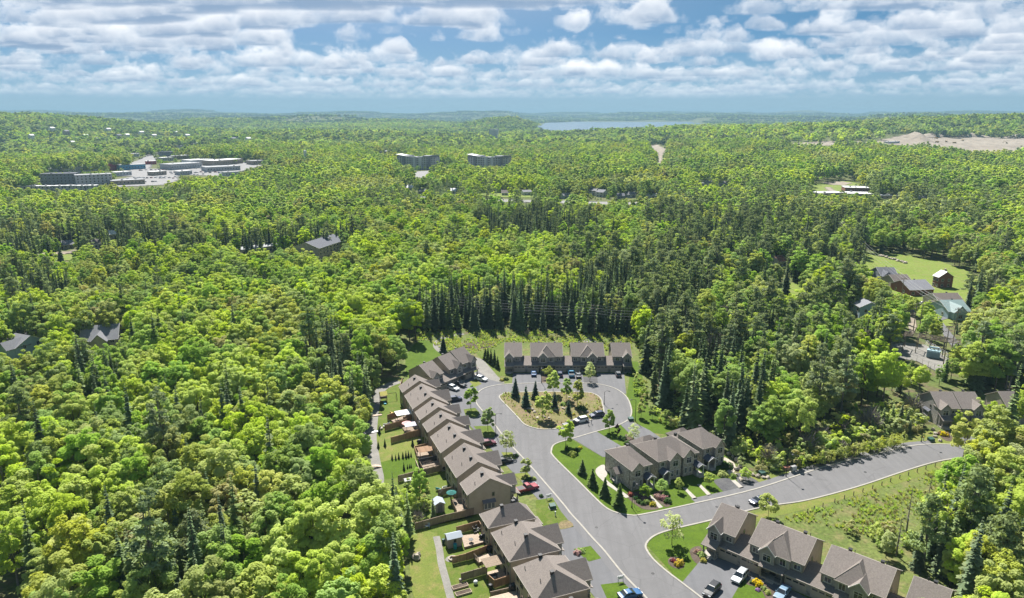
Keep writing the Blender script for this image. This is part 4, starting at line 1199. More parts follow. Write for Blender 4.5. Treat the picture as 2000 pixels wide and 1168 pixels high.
def block(p1, p2, h, depth, wall, roof, label, floors=1, name='building', cat='building', show=.3, group=None, band=False, para=.5, wins=True, ww=1.6):
    """flat-roofed building whose front foot runs from pixel p1 to pixel p2"""
    a, b = at_t(*p1), at_t(*p2); z = min(a.z, b.z); a.z = b.z = z
    d = b - a; L = d.length; ang = math.atan2(d.y, d.x)
    th = empty(name, (0, 0, 0), 0, label, cat, group)
    M = Matrix.Translation(a) @ Matrix.Rotation(ang, 4, 'Z'); th.matrix_world = M
    MB().box(0, L, 0, depth, -2, h).obj('wall', wall, th)
    b_ = MB().box(-.3, L + .3, -.3, depth + .3, h, h + .35)
    b_.box(-.3, L + .3, -.3, 0, h + .35, h + para).box(-.3, L + .3, depth, depth + .3, h + .35, h + para)
    b_.obj('roof', roof, th)
    rng = random.Random(int(L * 10))
    for k in range(max(1, int(L / 18))):
        x = rng.uniform(2, max(3, L - 4)); y = rng.uniform(1, max(2, depth - 3))
        MB().box(x, x + 2.2, y, y + 1.8, h + .34, h + 1.6).obj('roof_unit', GREYM, th)
    if wins:
        n = max(2, int(L / 4.2))
        for f in range(floors):
            zc = (f + .55) * h / floors
            for k in range(n): window(th, L * (k + .5) / n, 0, zc, ww, min(1.7, h / floors * .55), 0, 'plain', WHITE)
            for y in (depth * .3, depth * .7): window(th, L, y, zc, 1.5, min(1.7, h / floors * .55), math.pi / 2, 'plain', WHITE)
    cs = [M @ Vector(p) for p in ((0, 0, h * show), (L, 0, h * show), (0, 0, h), (L, 0, h), (L, depth, h + .4), (0, depth, h + .4))]
    hull_keep([proj(*p) for p in cs], math.hypot(a.x, a.y))
    return th

DARKB = mat('dark_cladding', (0.19, 0.195, 0.215), 0.8, var=0.15, scale=.3)
GREYB = mat('grey_cladding', (0.40, 0.40, 0.41), 0.8, var=0.1, scale=.3)
TANB = mat('tan_block', (0.34, 0.28, 0.22), 0.85, var=0.1, scale=.3)
WHITEB = mat('white_cladding', (0.50, 0.51, 0.52), 0.8, var=0.05)
REDB = mat('red_sign_band', (0.40, 0.05, 0.06), 0.6)
BLUEB = mat('blue_awning', (0.10, 0.30, 0.45), 0.6)

block((470, 503), (585, 488), 4.5, 11, BEIGEW, GREYR, 'long low flat-roofed wing left of the dark gabled building', 1, show=.6)
# two apartment blocks with upswept roofs
def apartments(u0, u1, v, label):
    th = block((u0, v), (u1, v + 1), 21, 18, GREYB, GREYR, label, 6, 'apartment_block', 'apartment block', .35, 'pair of apartment blocks', ww=2.0)
    L = (at_t(u1, v + 1) - at_t(u0, v)).length
    for f in (.18, .45, .62, .84):
        MB().box(L * f - 2.2, L * f + 2.2, -1.5, .1, -2, 22.4).obj('stair_tower', WHITEB if .3 < f < .7 else DARKB, th)
    for s in (0, 1):
        x0, x1 = (0, L * .34) if s == 0 else (L * .66, L)
        z0, z1 = (25.5, 21.9) if s == 0 else (21.9, 25.5)
        MB().slab([[(x0 - 1, -2, z0), (x1, -2, z1), (x1, 20, z1), (x0 - 1, 20, z0)] if s == 0 else [(x0, -2, z0), (x1 + 1, -2, z1), (x1 + 1, 20, z1), (x0, 20, z0)]], .5).obj('upswept_roof', WHITER, th)
        MB().box(x0 + .4, x1 - .4, .5, 17, 21.3, 23.6).obj('top_storey', DARKB, th)
    for f in range(5):
        for k in (.29, .36, .55, .73, .92):
            MB().box(L * k - 1.6, L * k + 1.6, -1.3, -.02, 3.3 + f * 3.5, 3.5 + f * 3.5).box(L * k - 1.6, L * k + 1.6, -1.3, -1.22, 3.5 + f * 3.5, 4.4 + f * 3.5).obj('balcony', WHITEB, th)
    return th
apartments(776, 851, 331, 'left apartment block with an upswept roof beyond the wood')
apartments(914, 992, 332, 'right apartment block with an upswept roof, half hidden by poplars')
block((737, 305), (800, 300), 9, 25, TANB, GREYR, 'long low brown building left of the apartment blocks', 2, show=.55)
block((955, 272), (969, 272), 34, 14, WHITEB, WHITER, 'white tower block on the far wooded ridge', 7, show=.2)
block((1130, 322), (1180, 320), 8, 30, TANB, GREYR, 'low brown flat-roofed building among yellow-green trees', 1, show=.75)
# town on the left
block((80, 363), (148, 362), 15, 20, DARKB, SHINGLE_DK, 'dark three-storey hotel at the left edge of the town', 4, 'hotel', 'hotel', .1)
block((150, 364), (221, 361), 14, 18, GREYB, GREYR, 'pale three-storey hotel wing beside the dark hotel', 4, 'hotel', 'hotel', .1)
block((112, 343), (228, 331), 10, 40, GREYB, GREYR, 'long grey shopping hall behind the hotel', 1, 'shopping_hall', 'shop', .3)
block((215, 333), (232, 331), 11, 4, REDB, GREYR, 'red sign-fronted bay at the end of the shopping hall', 1, 'sign_bay', 'shop', .2, wins=False)
block((234, 333), (285, 330), 8, 25, BLUEB, GREYR, 'pale blue fronted shop right of the red sign bay', 1, 'shop', 'shop', .3)
block((218, 363), (284, 360), 6, 20, TANB, GREYR, 'low flat-roofed building right of the hotel', 1, 'shop', 'shop', .4)
for k in range(7):
    u = 36 + k * 22
    block((u, 376 - k * .25), (u + 18, 376 - k * .25), 7, 9, GREYB, WHITER, 'grey row house number %s from the left, in front of the hotel' % ('one two three four five six seven'.split()[k]), 2, 'row_house', 'house', .3, 'row houses in front of the hotel')
block((335, 333), (395, 328), 9, 35, GREYB, GREYR, 'dark grey store in the middle of the town', 1, 'store', 'shop', .2)
block((375, 324), (420, 320), 9, 30, WHITEB, WHITER, 'white flat-roofed store at the back of the town', 1, 'store', 'shop', .3)
block((420, 325), (475, 319), 9, 30, TANB, WHITER, 'tan store with a white roof, right end of the town', 1, 'store', 'shop', .3)
block((405, 336), (470, 333), 7, 30, GREYB, GREYR, 'low store with a grey-green roof in front of the tan store', 1, 'store', 'shop', .3)
block((495, 323), (522, 321), 7, 20, TANB, GREYR, 'small tan building at the right edge of the town', 1, 'store', 'shop', .4)
block((310, 306), (334, 306), 10, 14, DARKB, SHINGLE_DK, 'dark-roofed building at the top of the town road', 2, 'store', 'shop', .2)
block((270, 299), (290, 298), 9, 16, TANB, GREYR, 'brown building left of the dark-roofed one at the top of the town', 2, 'store', 'shop', .3)
block((350, 290), (395, 284), 8, 30, DARKB, GREYR, 'left long shed of the yard below the town hill', 1, 'store', 'shop', .5)
block((395, 284), (428, 278), 8, 30, GREYB, WHITER, 'right long shed of the yard below the town hill', 1, 'store', 'shop', .5)
block((0, 283), (28, 283), 8, 14, WHITEB, WHITER, 'white building at the left edge below the town hill', 1, 'store', 'shop', .4)
block((30, 283), (46, 282), 8, 14, WHITEB, WHITER, 'second white building from the left edge below the town hill', 1, 'store', 'shop', .4)
block((535, 340), (575, 340), 6, 18, TANB, GREYR, 'small flat building right of the town, half in the trees', 1, 'store', 'shop', .6)
rh = random.Random(4)
for k, (u, v) in enumerate([(100, 248), (128, 254), (166, 262), (210, 250), (231, 262), (247, 261), (275, 256), (322, 257), (343, 256), (300, 262), (190, 268), (60, 262), (365, 262), (455, 268), (462, 266), (484, 268), (205, 277), (140, 275)]):
    ridge_house((u - 3.5, v), (u + 4, v - .2), 12, 13, 9, (WHITEW, BEIGEW, WHITEW)[k % 3], (WHITER, SHINGLE_B, WHITER)[k % 3], 'tiny pale house among the trees of the town hill', show=.2, group='houses on the town hill', nwin=2)
for k, (a_, b_, h_, dp, wl, rf, lab) in enumerate([((228, 345), (258, 343), 6, 14, WHITEB, WHITER, 'small white store between the hotel and the town lots'), ((300, 344), (326, 342), 6, 14, TANB, WHITER, 'tan store with a white roof by the lower town lot'), ((352, 343), (376, 341), 6, 12, GREYB, WHITER, 'grey store with a white roof in front of the dark grey store'), ((440, 345), (470, 343), 6, 14, WHITEB, GREYR, 'white store at the lower right of the town'),
        ((256, 307), (272, 306), 7, 12, WHITEB, WHITER, 'white building left of the town road'), ((318, 316), (340, 314), 7, 14, GREYB, WHITER, 'grey building right of the town road'), ((345, 312), (372, 310), 7, 16, TANB, WHITER, 'tan building at the back right of the town'), ((286, 322), (306, 321), 6, 12, REDB, WHITER, 'small red-walled shop beside the town road'), ((180, 300), (205, 299), 7, 12, WHITEB, WHITER, 'white hall among trees above the shopping hall'), ((430, 268), (450, 267), 8, 14, WHITEB, WHITER, 'white building right of the town hill'), ((380, 268), (402, 267), 8, 14, GREYB, WHITER, 'grey building at the foot of the town hill')]):
    block(a_, b_, h_, dp, wl, rf, lab, 1, 'store', 'shop', .2)
# school
block((1650, 376), (1698, 377.5), 5.5, 22, BRICK, WHITER, 'brick school wing with a white roof by the sports field', 1, 'school', 'school', .2)
block((1600, 386), (1650, 385), 4.5, 18, TANB, WHITER, 'white-roofed school wing left, behind pines', 1, 'school', 'school', .6)
block((1655, 387), (1705, 388), 4.5, 22, TANB, WHITER, 'white-roofed school wing in the middle, behind pines', 1, 'school', 'school', .6)
block((1718, 390), (1757, 392), 4.5, 24, TANB, WHITER, 'white-roofed school wing at the right end', 1, 'school', 'school', .4)
block((1735, 281), (1757, 280), 5, 12, WHITEB, WHITER, 'small white office hut beside the gravel pit', 1, 'office_hut', 'building', .3)

# radio masts on the skyline
def mast(u, v, h, label):
    p = at_t(u, v)
    t = empty('radio_mast', p, 0, label, 'radio mast', 'radio masts on the skyline')
    b = MB()
    for k in range(3):
        a = k * 2.094
        b.tube([(1.6 * math.cos(a), 1.6 * math.sin(a), 0), (1.0 * math.cos(a), 1.0 * math.sin(a), h)], .35, 4)
    n = int(h / 5)
    for i in range(n):
        z0, z1 = i * h / n, (i + 1) * h / n
        for k in range(3):
            a, c = k * 2.094, (k + 1) * 2.094; r = 1.6 - .6 * i / n
            b.tube([(r * math.cos(a), r * math.sin(a), z0), (r * math.cos(c), r * math.sin(c), z1)], .15, 3)
    b.obj('lattice', GREYM, t)
    d = MB()
    for k in range(6): d.lathe([(.2, -1.5), (.9, -1), (.9, 1), (.2, 1.5)], 6, None, (2.0 * math.cos(k * 1.05), 2.0 * math.sin(k * 1.05), h - 3 - (k % 2) * 5))
    d.obj('antenna', WHITE, t)
mast(308, 238, 95, 'tall lattice radio mast with antennas on the town hill')
mast(315, 238, 70, 'thin radio mast just right of the tall one')
mast(602, 226, 120, 'thin radio mast on the skyline left of centre')
mast(648, 225, 75, 'shorter radio mast on the skyline, right of the thin one')
wt_ = empty('water_tower', at_t(598, 330), 0, 'slim white standpipe among trees right of the town', 'water tower')
MB().lathe([(2.6, 0), (2.6, 29), (2.0, 30.5), (.1, 31)], 14).obj('tank', WHITEB, wt_)
MB().tube([(2.7, 0, 0), (2.7, 0, 29)], .12, 4).obj('ladder', GREYM, wt_)
# ------------------------------------------------------------------ open ground far away
def drape(name, px, m, off=.5, step=14.0, kind='structure', open_=True):
    W = [at_t(u, v) for u, v in px]
    xs = [p.x for p in W]; ys = [p.y for p in W]
    gx = np.arange(min(xs), max(xs) + step, step); gy = np.arange(min(ys), max(ys) + step, step)
    X, Y = np.meshgrid(gx, gy); Z = terr(X, Y) + off
    cx = (X[:-1, :-1] + X[1:, 1:]) / 2; cy = (Y[:-1, :-1] + Y[1:, 1:]) / 2
    ins = pip(cx, cy, W)
    i, j = np.nonzero(ins); n = len(gx)
    Q = np.stack([i * n + j, i * n + j + 1, (i + 1) * n + j + 1, (i + 1) * n + j], -1)
    if not len(Q): return
    me = np_mesh(name, np.stack([X, Y, Z], -1).reshape(-1, 3), Q, mat=m, smooth=True)
    o = mesh_obj(name, me); o['kind'] = kind
    if open_: OPEN_PX.append(px)
    return o
SPARSE = []
def keep(px, dm): KEEP_EXTRA.append((px, dm))

FIELD = ground_mat('field_grass', [(0.115, 0.165, 0.025), (0.14, 0.18, 0.035), (0.15, 0.165, 0.045)], 0.05, fine=1.2, fine_amt=.4)
# right-hand fields and yards
P = [(1670, 506), (1690, 494), (1760, 498), (1840, 512), (1890, 528), (1912, 552), (1950, 566), (1945, 580), (1900, 590), (1880, 612), (1850, 638), (1806, 628), (1770, 604), (1704, 570), (1692, 545), (1680, 524)]
drape('field', P, FIELD, .25, 4); keep([(1684, 512), (1760, 508), (1840, 522), (1880, 540), (1890, 566), (1850, 585), (1800, 575), (1740, 560), (1704, 540)], 560)
flat('side_road', [(1832, 634), (1842, 632), (1856, 650), (1890, 690), (1878, 700), (1846, 662)], SHOULDER, .35); OPEN_PX.append([(1826, 632), (1846, 630), (1895, 690), (1878, 702), (1840, 660)]); keep([(1836, 640), (1846, 640), (1872, 672), (1862, 676), (1846, 660)], 360)
flat('driveway', [(1826, 622), (1862, 616), (1866, 620), (1830, 629)], DRIVE, .36); flat('driveway', [(1690, 557), (1718, 554), (1718, 559), (1694, 563)], DRIVE, .36)
flat('gravel_lane', [(1778, 606), (1786, 606), (1790, 640), (1780, 660), (1774, 640)], SAND, .36); keep([(1776, 606), (1788, 606), (1788, 640), (1776, 640)], 360)
flat('substation_yard', [(1732, 674), (1768, 670), (1806, 674), (1850, 700), (1852, 726), (1836, 730), (1790, 706), (1752, 700)], GRAVEL, .2); OPEN_PX.append([(1726, 672), (1768, 668), (1812, 672), (1856, 700), (1856, 730), (1830, 734), (1785, 712), (1745, 704)])
keep([(1736, 676), (1768, 673), (1806, 677), (1842, 700), (1838, 712), (1790, 700), (1752, 694)], 300)
# school field, town lots, pits, cuts
drape('sports_field', [(1572, 362), (1640, 354), (1668, 356), (1694, 368), (1660, 378), (1600, 384), (1585, 376)], FIELD, .4, 6); keep([(1580, 364), (1640, 357), (1680, 364), (1650, 372), (1600, 378)], 930)
drape('infield_dirt', [(1606, 357), (1640, 355), (1664, 358), (1650, 363), (1620, 362)], SAND, .6, 4, open_=False); drape('infield_dirt', [(1610, 367), (1622, 366), (1632, 375), (1618, 376)], SAND, .6, 4, open_=False)
drape('sand_pit', [(1700, 279), (1730, 272), (1775, 262), (1800, 266), (1900, 268), (2040, 268), (2060, 298), (1980, 303), (1890, 300), (1840, 290), (1790, 286), (1740, 283)], SAND, .6, 12)
keep([(1775, 266), (1800, 268), (2010, 270), (2010, 294), (1900, 294), (1830, 284)], 2400); keep([(1710, 277), (1770, 270), (1790, 284), (1730, 281)], 2300)
drape('gravel_terrace', [(1540, 281), (1600, 276), (1690, 277), (1700, 281), (1640, 285), (1550, 285)], SAND, .5, 10); keep([(1545, 279.5), (1690, 278.5), (1690, 283), (1550, 284)], 2100)
def mound(px, h, w, name='spoil_mound'):
    P = [at_t(u, v) for u, v in px]
    b = MB(); vs = []; n = 9; rng = random.Random(3)
    L = smooth_loop(P, 5, False)
    for i, p in enumerate(L):
        a = L[max(i - 1, 0)]; c = L[min(i + 1, len(L) - 1)]; t = (c - a); t.z = 0; t.normalize(); s = Vector((-t.y, t.x, 0))
        e = min(1, i / 4, (len(L) - 1 - i) / 4)
        for k in range(n):
            f = k / (n - 1) * 2 - 1
            q = p + s * f * w; q.z += h * e * (1 - f * f) * (1 + rng.uniform(-.15, .15)) - .3
            vs.append(tuple(q))
    fs = [(i * n + k, i * n + k + 1, (i + 1) * n + k + 1, (i + 1) * n + k) for i in range(len(L) - 1) for k in range(n - 1)]
    b.add(vs, fs); o = b.obj(name, SAND, None, None, True); o['kind'] = 'structure'
mound([(1765, 268), (1790, 272), (1810, 279)], 16, 22); mound([(1800, 268), (1830, 266), (1880, 266), (1935, 268)], 11, 26); mound([(1950, 270), (2000, 268), (2040, 268)], 9, 24)
LOT = asphalt('parking_asphalt', (0.20, 0.195, 0.195), .1)
for nm, P_, k_ in (('parking_lot', [(225, 352), (262, 345), (345, 338), (350, 352), (318, 362), (222, 366)], 1), ('parking_lot', [(318, 326), (335, 340), (420, 345), (480, 332), (520, 322), (470, 316), (350, 322)], 1), ('town_road', [(256, 318), (280, 308), (300, 296), (312, 298), (306, 312), (292, 330), (262, 330)], 1),
               ('parking_lot', [(228, 345), (262, 330), (330, 330), (335, 340), (262, 345)], 1), ('parking_lot', [(60, 367), (190, 365), (192, 372), (60, 376)], 1), ('town_yard', [(335, 296), (430, 280), (435, 285), (350, 300)], 1),
               ('parking_lot', [(806, 336), (836, 334), (860, 331), (910, 330), (915, 338), (830, 350), (806, 345)], 1), ('clearing', [(925, 350), (960, 348), (965, 356), (930, 360)], 1), ('road_cut', [(1270, 284), (1284, 283), (1302, 292), (1296, 300), (1290, 322), (1284, 322), (1286, 300), (1276, 292)], 1)):
    town = nm != 'road_cut'
    drape(nm, P_, SAND if nm in ('road_cut',) else LOT, .5, 6, open_=not town)
    if town: SPARSE.append(P_)
    if P_[0] in ((225, 352), (318, 326), (256, 318)): keep([(u, v) for u, v in P_], at_t(*P_[0]).length * .99)
    if not town: keep([(u, v) for u, v in P_], at_t(*P_[0]).length * .98)
drape('residential_street', [(786, 384), (900, 386), (1000, 391), (1100, 393), (1200, 396), (1290, 396), (1290, 401), (1200, 401), (1090, 398), (990, 396), (890, 391), (786, 389)], LOT, .5, 5)
for P_ in ([(975, 385), (1035, 388), (1035, 393), (975, 390)], [(1090, 388), (1130, 390), (1130, 397), (1090, 395)], [(1150, 380), (1186, 384), (1200, 398), (1150, 396)], [(1225, 392), (1260, 394), (1260, 399), (1225, 398)]): keep(P_, 760)
drape('residential_lawn', [(930, 376), (1010, 378), (1090, 382), (1090, 388), (990, 386), (930, 383)], FIELD, .45, 5); keep([(940, 378), (1000, 380), (1000, 385), (940, 383)], 800)
drape('forest_track', [(60, 496), (130, 492), (190, 484), (192, 488), (130, 497), (60, 501)], SAND, .4, 3); keep([(70, 494), (105, 491), (105, 496), (70, 499)], 560)
drape('field', [(70, 503), (150, 497), (176, 500), (150, 508), (80, 512)], FIELD, .3, 4); keep([(90, 503), (150, 499), (150, 506), (95, 509)], 540)
drape('field', [(1500, 560), (1560, 552), (1580, 574), (1510, 582)], FIELD, .3, 4); keep([(1515, 562), (1555, 556), (1565, 572), (1520, 577)], 420)
keep([(1765, 655), (1778, 655), (1778, 668), (1765, 668)], 310)

OPEN_PX.append([(1585, 915), (1770, 862), (1805, 836), (1795, 784), (1740, 796), (1660, 812), (1590, 846)]); OPEN_PX.append([(1425, 925), (1500, 935), (1600, 905), (1590, 878), (1500, 888), (1430, 885)])
OPEN_PX.append([(1775, 870), (1880, 870), (1960, 850), (2060, 850), (2060, 790), (1990, 770), (1780, 770)])
keep([(1795, 800), (1800, 762), (2004, 756), (2004, 800), (1960, 840), (1880, 842)], 235)
OPEN_PX.append([(1690, 1010), (1780, 935), (1870, 905), (1872, 950), (1838, 1030), (1780, 1110), (1690, 1085)])
keep([(812, 337), (834, 335), (836, 345), (815, 347)], 1060)
# ------------------------------------------------------------------ vehicles
PAINT = {}
def paint(nm, c, metal=0.0):
    if nm in PAINT: return PAINT[nm]
    m, t, b = new_mat('paint_' + nm)
    b.inputs['Base Color'].default_value = c + (1,); b.inputs['Roughness'].default_value = .38; b.inputs['Metallic'].default_value = metal
    b.inputs['Coat Weight'].default_value = .25; b.inputs['Coat Roughness'].default_value = .08
    PAINT[nm] = m; return m
PC = dict(white=(.62, .63, .64), silver=(.38, .40, .42), black=(.012, .013, .016), navy=(.012, .022, .06), blue=(.02, .09, .22), teal=(.02, .17, .30), red=(.22, .012, .025), maroon=(.10, .012, .03), grey=(.09, .10, .11), skyblue=(.12, .2, .28))
TYRE = mat('tyre', (.012, .012, .012), .9, var=.05); RIM = mat('rim', (.35, .35, .36), .35, metal=.7, var=.05)
HEADL = mat('headlight_lens', (.55, .57, .6), .15, var=.02); TAILL = mat('taillight_lens', (.25, .01, .01), .25, var=.02); PLATE = mat('plate', (.5, .5, .52), .5, var=.02)
def car_meshes(kind):
    L, W = {'suv': (4.7, 1.86), 'sedan': (4.75, 1.82), 'pickup': (5.7, 2.0), 'van': (5.2, 2.0)}[kind]
    h = L / 2; w = W / 2
    if kind == 'suv': prof = [(-h, .55), (-h + .02, .95), (-h + .15, 1.08), (h - 1.35, 1.05), (h - .35, .92), (h - .02, .75), (h, .42), (h - .1, .28), (-h + .1, .30)]; gl = (-h + .18, -h + .5, h - 2.05, h - 1.25, 1.04, 1.66)
    elif kind == 'sedan': prof = [(-h, .5), (-h + .03, .92), (-h + .5, .98), (h - 1.5, .95), (h - .4, .82), (h - .02, .66), (h, .4), (h - .1, .25), (-h + .1, .27)]; gl = (-h + .65, -h + 1.35, h - 2.25, h - 1.4, .94, 1.42)
    elif kind == 'van': prof = [(-h, .5), (-h + .03, 1.05), (-h + .1, 1.15), (h - 1.1, 1.12), (h - .3, .95), (h - .02, .75), (h, .42), (h - .1, .28), (-h + .1, .30)]; gl = (-h + .08, -h + .2, h - 1.75, h - .95, 1.12, 1.9)
    else: prof = [(-h, .6), (-h, 1.12), (-.75, 1.12), (h - 1.7, 1.12), (h - .3, 1.06), (h - .02, .85), (h, .5), (h - .1, .36), (-h + .1, .42)]; gl = (-.85, -.6, h - 2.45, h - 1.65, 1.10, 1.82)
    b = MB()
    # body: the side profile lofted over five widths so that shoulders and nose are rounded
    n = len(prof); rows = [(-w, .90, .10), (-w * .93, .985, .03), (0, 1.0, .0), (w * .93, .985, .03), (w, .90, .10)]
    vs = []
    for (y, sc, dz) in rows:
        for (x, z) in prof: vs.append((x * (.985 if abs(y) > w * .95 else 1), y, z - dz * max(0, z - .6)))
    fs = [(i * n + k, i * n + (k + 1) % n, (i + 1) * n + (k + 1) % n, (i + 1) * n + k) for i in range(4) for k in range(n)]
    fs += [tuple(range(n)), tuple(range(4 * n, 5 * n))[::-1]]
    b.add(vs, fs)
    for sx in (-1, 1): b.box(gl[3] - .12, gl[3] + .02, sx * (w + .02) - .1, sx * (w + .02) + .1, gl[4] + .02, gl[4] + .16)
    if kind == 'pickup':
        b2 = MB().box(-h + .12, -.95, -w + .12, w - .12, .9, 1.128)
    body = b.mesh('body', False)
    x0, x1, x2, x3, z0, z1 = gl
    def cab(ins, ztop, zb=z0):
        k = (ztop - z0) / (z1 - z0)
        a0, a3 = x0 + (x1 - x0) * k, x3 + (x2 - x3) * k
        wt = w - .06 - .2 * k - ins
        return a0, a3, wt
    g = MB(); wb = w - .07; a0, a3, wt = cab(0, z1 - .05)
    g.add([(x0, -wb, z0), (x3, -wb, z0), (x3, wb, z0), (x0, wb, z0), (a0, -wt, z1 - .05), (a3, -wt, z1 - .05), (a3, wt, z1 - .05), (a0, wt, z1 - .05)], [(0, 1, 5, 4), (1, 2, 6, 5), (2, 3, 7, 6), (3, 0, 4, 7), (4, 5, 6, 7)])
    glass = g.mesh('windows')
    r = MB(); c0, c3, ct = cab(0, z1)
    r.add([(a0 + .02, -wt - .02, z1 - .06), (a3 - .02, -wt - .02, z1 - .06), (a3 - .02, wt + .02, z1 - .06), (a0 + .02, wt + .02, z1 - .06), (c0 + .15, -ct + .1, z1), (c3 - .2, -ct + .1, z1), (c3 - .2, ct - .1, z1), (c0 + .15, ct - .1, z1)],
          [(0, 1, 5, 4), (1, 2, 6, 5), (2, 3, 7, 6), (3, 0, 4, 7), (4, 5, 6, 7), (3, 2, 1, 0)])
    for sy in (-1, 1):
        for (xa, xb) in ((x0, a0), (x3, a3), ((x1 + x3) / 2 - .2, (x1 + x3) / 2 - .25), (x0 + (x3 - x0) * .25, a0 + (a3 - a0) * .25)):
            r.tube([(xa, sy * (wb + .005), z0), (xb, sy * (wt + .005), z1 - .05)], .045, 4)
    roof = r.mesh('roof')
    rw = .36 if kind in ('pickup', 'suv', 'van') else .33
    ty = MB().lathe([(rw * .62, -.11), (rw * .95, -.11), (rw, -.07), (rw, .07), (rw * .95, .11), (rw * .62, .11)], 16).mesh('wheel')
    rm = MB().lathe([(.03, -.09), (rw * .62, -.1), (rw * .62, .1), (.03, .12)], 10).mesh('rim')
    hl = MB().box(-.06, .08, -.22, .22, -.07, .08).mesh('headlight'); tl = MB().box(-.04, .03, -.15, .15, -.12, .14).mesh('taillight')
    bed = b2.mesh('cargo_bed') if kind == 'pickup' else None
    return dict(L=L, W=W, body=body, glass=glass, roof=roof, wheel=ty, rim=rm, hl=hl, tl=tl, bed=bed, rw=rw, gz=prof[-3][1])
CARM = {}
def car(px, heading, kind, colour, label, z=.09, loc=None, group='cars parked along the street and in the drives'):
    if (kind, colour) not in CARM:
        if kind not in CARM:
            d = car_meshes(kind); CARM[kind] = d
            for k, m in (('glass', GLASS), ('wheel', TYRE), ('rim', RIM), ('hl', HEADL), ('tl', TAILL)): d[k].materials.append(m)
            if d['bed']: d['bed'].materials.append(BLACK)
        d = dict(CARM[kind]); p = paint(colour, PC[colour], .3 if colour in ('silver', 'grey') else 0)
        for k in ('body', 'roof'): d[k] = d[k].copy(); d[k].materials.clear(); d[k].materials.append(p)
        CARM[(kind, colour)] = d
    d = CARM[(kind, colour)]
    p = loc or at(px[0], px[1], 0)
    t = empty({'suv': 'parked_suv', 'sedan': 'parked_car', 'pickup': 'pickup_truck', 'van': 'parked_van'}[kind], (p.x, p.y, p.z + z), heading, label, {'suv': 'car', 'sedan': 'car', 'pickup': 'pickup truck', 'van': 'van'}[kind], group)
    mesh_obj('body', d['body'], t); mesh_obj('windows', d['glass'], t); mesh_obj('roof', d['roof'], t)
    if d['bed']: mesh_obj('cargo_bed', d['bed'], t)
    for sx in (-1, 1):
        for sy in (-1, 1):
            w = mesh_obj('wheel', d['wheel'], t, None, Matrix.Translation((sx * d['L'] * .30, sy * (d['W'] / 2 - .1), d['rw'])) @ Matrix.Rotation(math.pi / 2 * (1 if sy < 0 else -1), 4, 'X'))
            mesh_obj('rim', d['rim'], w)
    for sy in (-1, 1):
        mesh_obj('headlight', d['hl'], t, None, T(d['L'] / 2 - .06, sy * d['W'] * .34, .72 if kind != 'pickup' else .9)); mesh_obj('taillight', d['tl'], t, None, T(-d['L'] / 2 + .0, sy * d['W'] * .4, .85))
    return t
r_ = R(21.1); n1 = R(-39)
car((885, 761), n1, 'suv', 'white', 'white SUV nearest the long row, in the left corner drive')
car((897, 753.5), n1, 'pickup', 'black', 'black pickup beside the white SUV in the left corner drive')
car((939.5, 743), n1 + .15, 'suv', 'white', 'white SUV on its own beside the gravel lane')
car((888.5, 783), r_, 'suv', 'navy', 'dark blue SUV half behind the long left row')
car((953, 870), r_, 'suv', 'maroon', 'maroon SUV behind the roof of the long left row')
car((984, 904), r_, 'sedan', 'black', 'black car between two front gables of the long left row')
car((1030, 958), r_ + .1, 'pickup', 'red', 'red pickup with a pale bed cover at the near end of the long left row')
car((1042.3, 732.3), R(90), 'sedan', 'blue', 'blue car in the leftmost drive behind the circle')
car((1093.4, 734), R(90), 'suv', 'navy', 'navy car half behind the tree in the middle drive')
car((1115.8, 733.5), R(90), 'pickup', 'teal', 'bright blue pickup in the middle drive behind the circle')
car((1129.6, 736), R(88), 'sedan', 'grey', 'dark grey car just right of the bright blue pickup')
car((1207, 734), R(90), 'suv', 'grey', 'grey car alone in the right-hand drive behind the circle')
car((1134.4, 824.5), R(205), 'suv', 'white', 'white SUV at the kerb of the traffic island beside two people')
car((1165.6, 814), R(204), 'suv', 'navy', 'dark blue SUV behind the two people at the island')
car((1113.4, 831), R(215), 'sedan', 'black', 'dark car at the island mostly hidden behind the corner tree')
car((1481, 982), R(205), 'sedan', 'navy', 'dark blue car parked on the right-hand road')
car((1445, 1131), R(228), 'suv', 'silver', 'silver SUV in the drive of the lower right row')
car((1390, 1158), R(228), 'suv', 'black', 'black SUV near the kerb in the lower right drive')
car((1527.5, 1163), R(228), 'sedan', 'skyblue', 'pale blue car by the garages at the bottom edge')
car((1230, 1166), R(21), 'sedan', 'blue', 'blue car at the bottom edge on the left side of the street')
car((1918, 838), R(120), 'van', 'white', 'white van in the drive at the bend of the road')
for (u, v), hd, k, c, lab in (((1693, 538), 0, 'suv', 'white', 'white car beside the blue-grey bungalow'), ((1700, 541), 10, 'suv', 'grey', 'dark car beside the white one at the blue-grey bungalow'), ((1771, 584), 5, 'sedan', 'white', 'white car on the lawn by the gravel lane'), ((1745, 582), 5, 'sedan', 'white', 'white car half behind the big birch'),
                             ((1777, 598), 0, 'suv', 'white', 'left white car of the pair above the gravel lane'), ((1786, 599), 5, 'suv', 'silver', 'silver car in the middle of the yard above the gravel lane'), ((1801, 597), 10, 'sedan', 'white', 'right white car above the gravel lane'), ((1832, 613), 8, 'sedan', 'white', 'white car in front of the green metal roof')):
    car((u, v), R(hd), k, c, lab, .3, at_t(u, v), 'cars around the right-hand bungalows')
lots = [((330, 338), (470, 338), 16), ((262, 349), (342, 349), 10), ((360, 330), (470, 329), 12), ((235, 352), (345, 346), 9), ((232, 358), (312, 356), 8), ((335, 341), (400, 342), 7), ((425, 339), (478, 336), 6), ((268, 334), (328, 333), 8), ((66, 371), (186, 368), 14), ((272, 312), (298, 303), 6), ((836, 337), (905, 333), 7)]
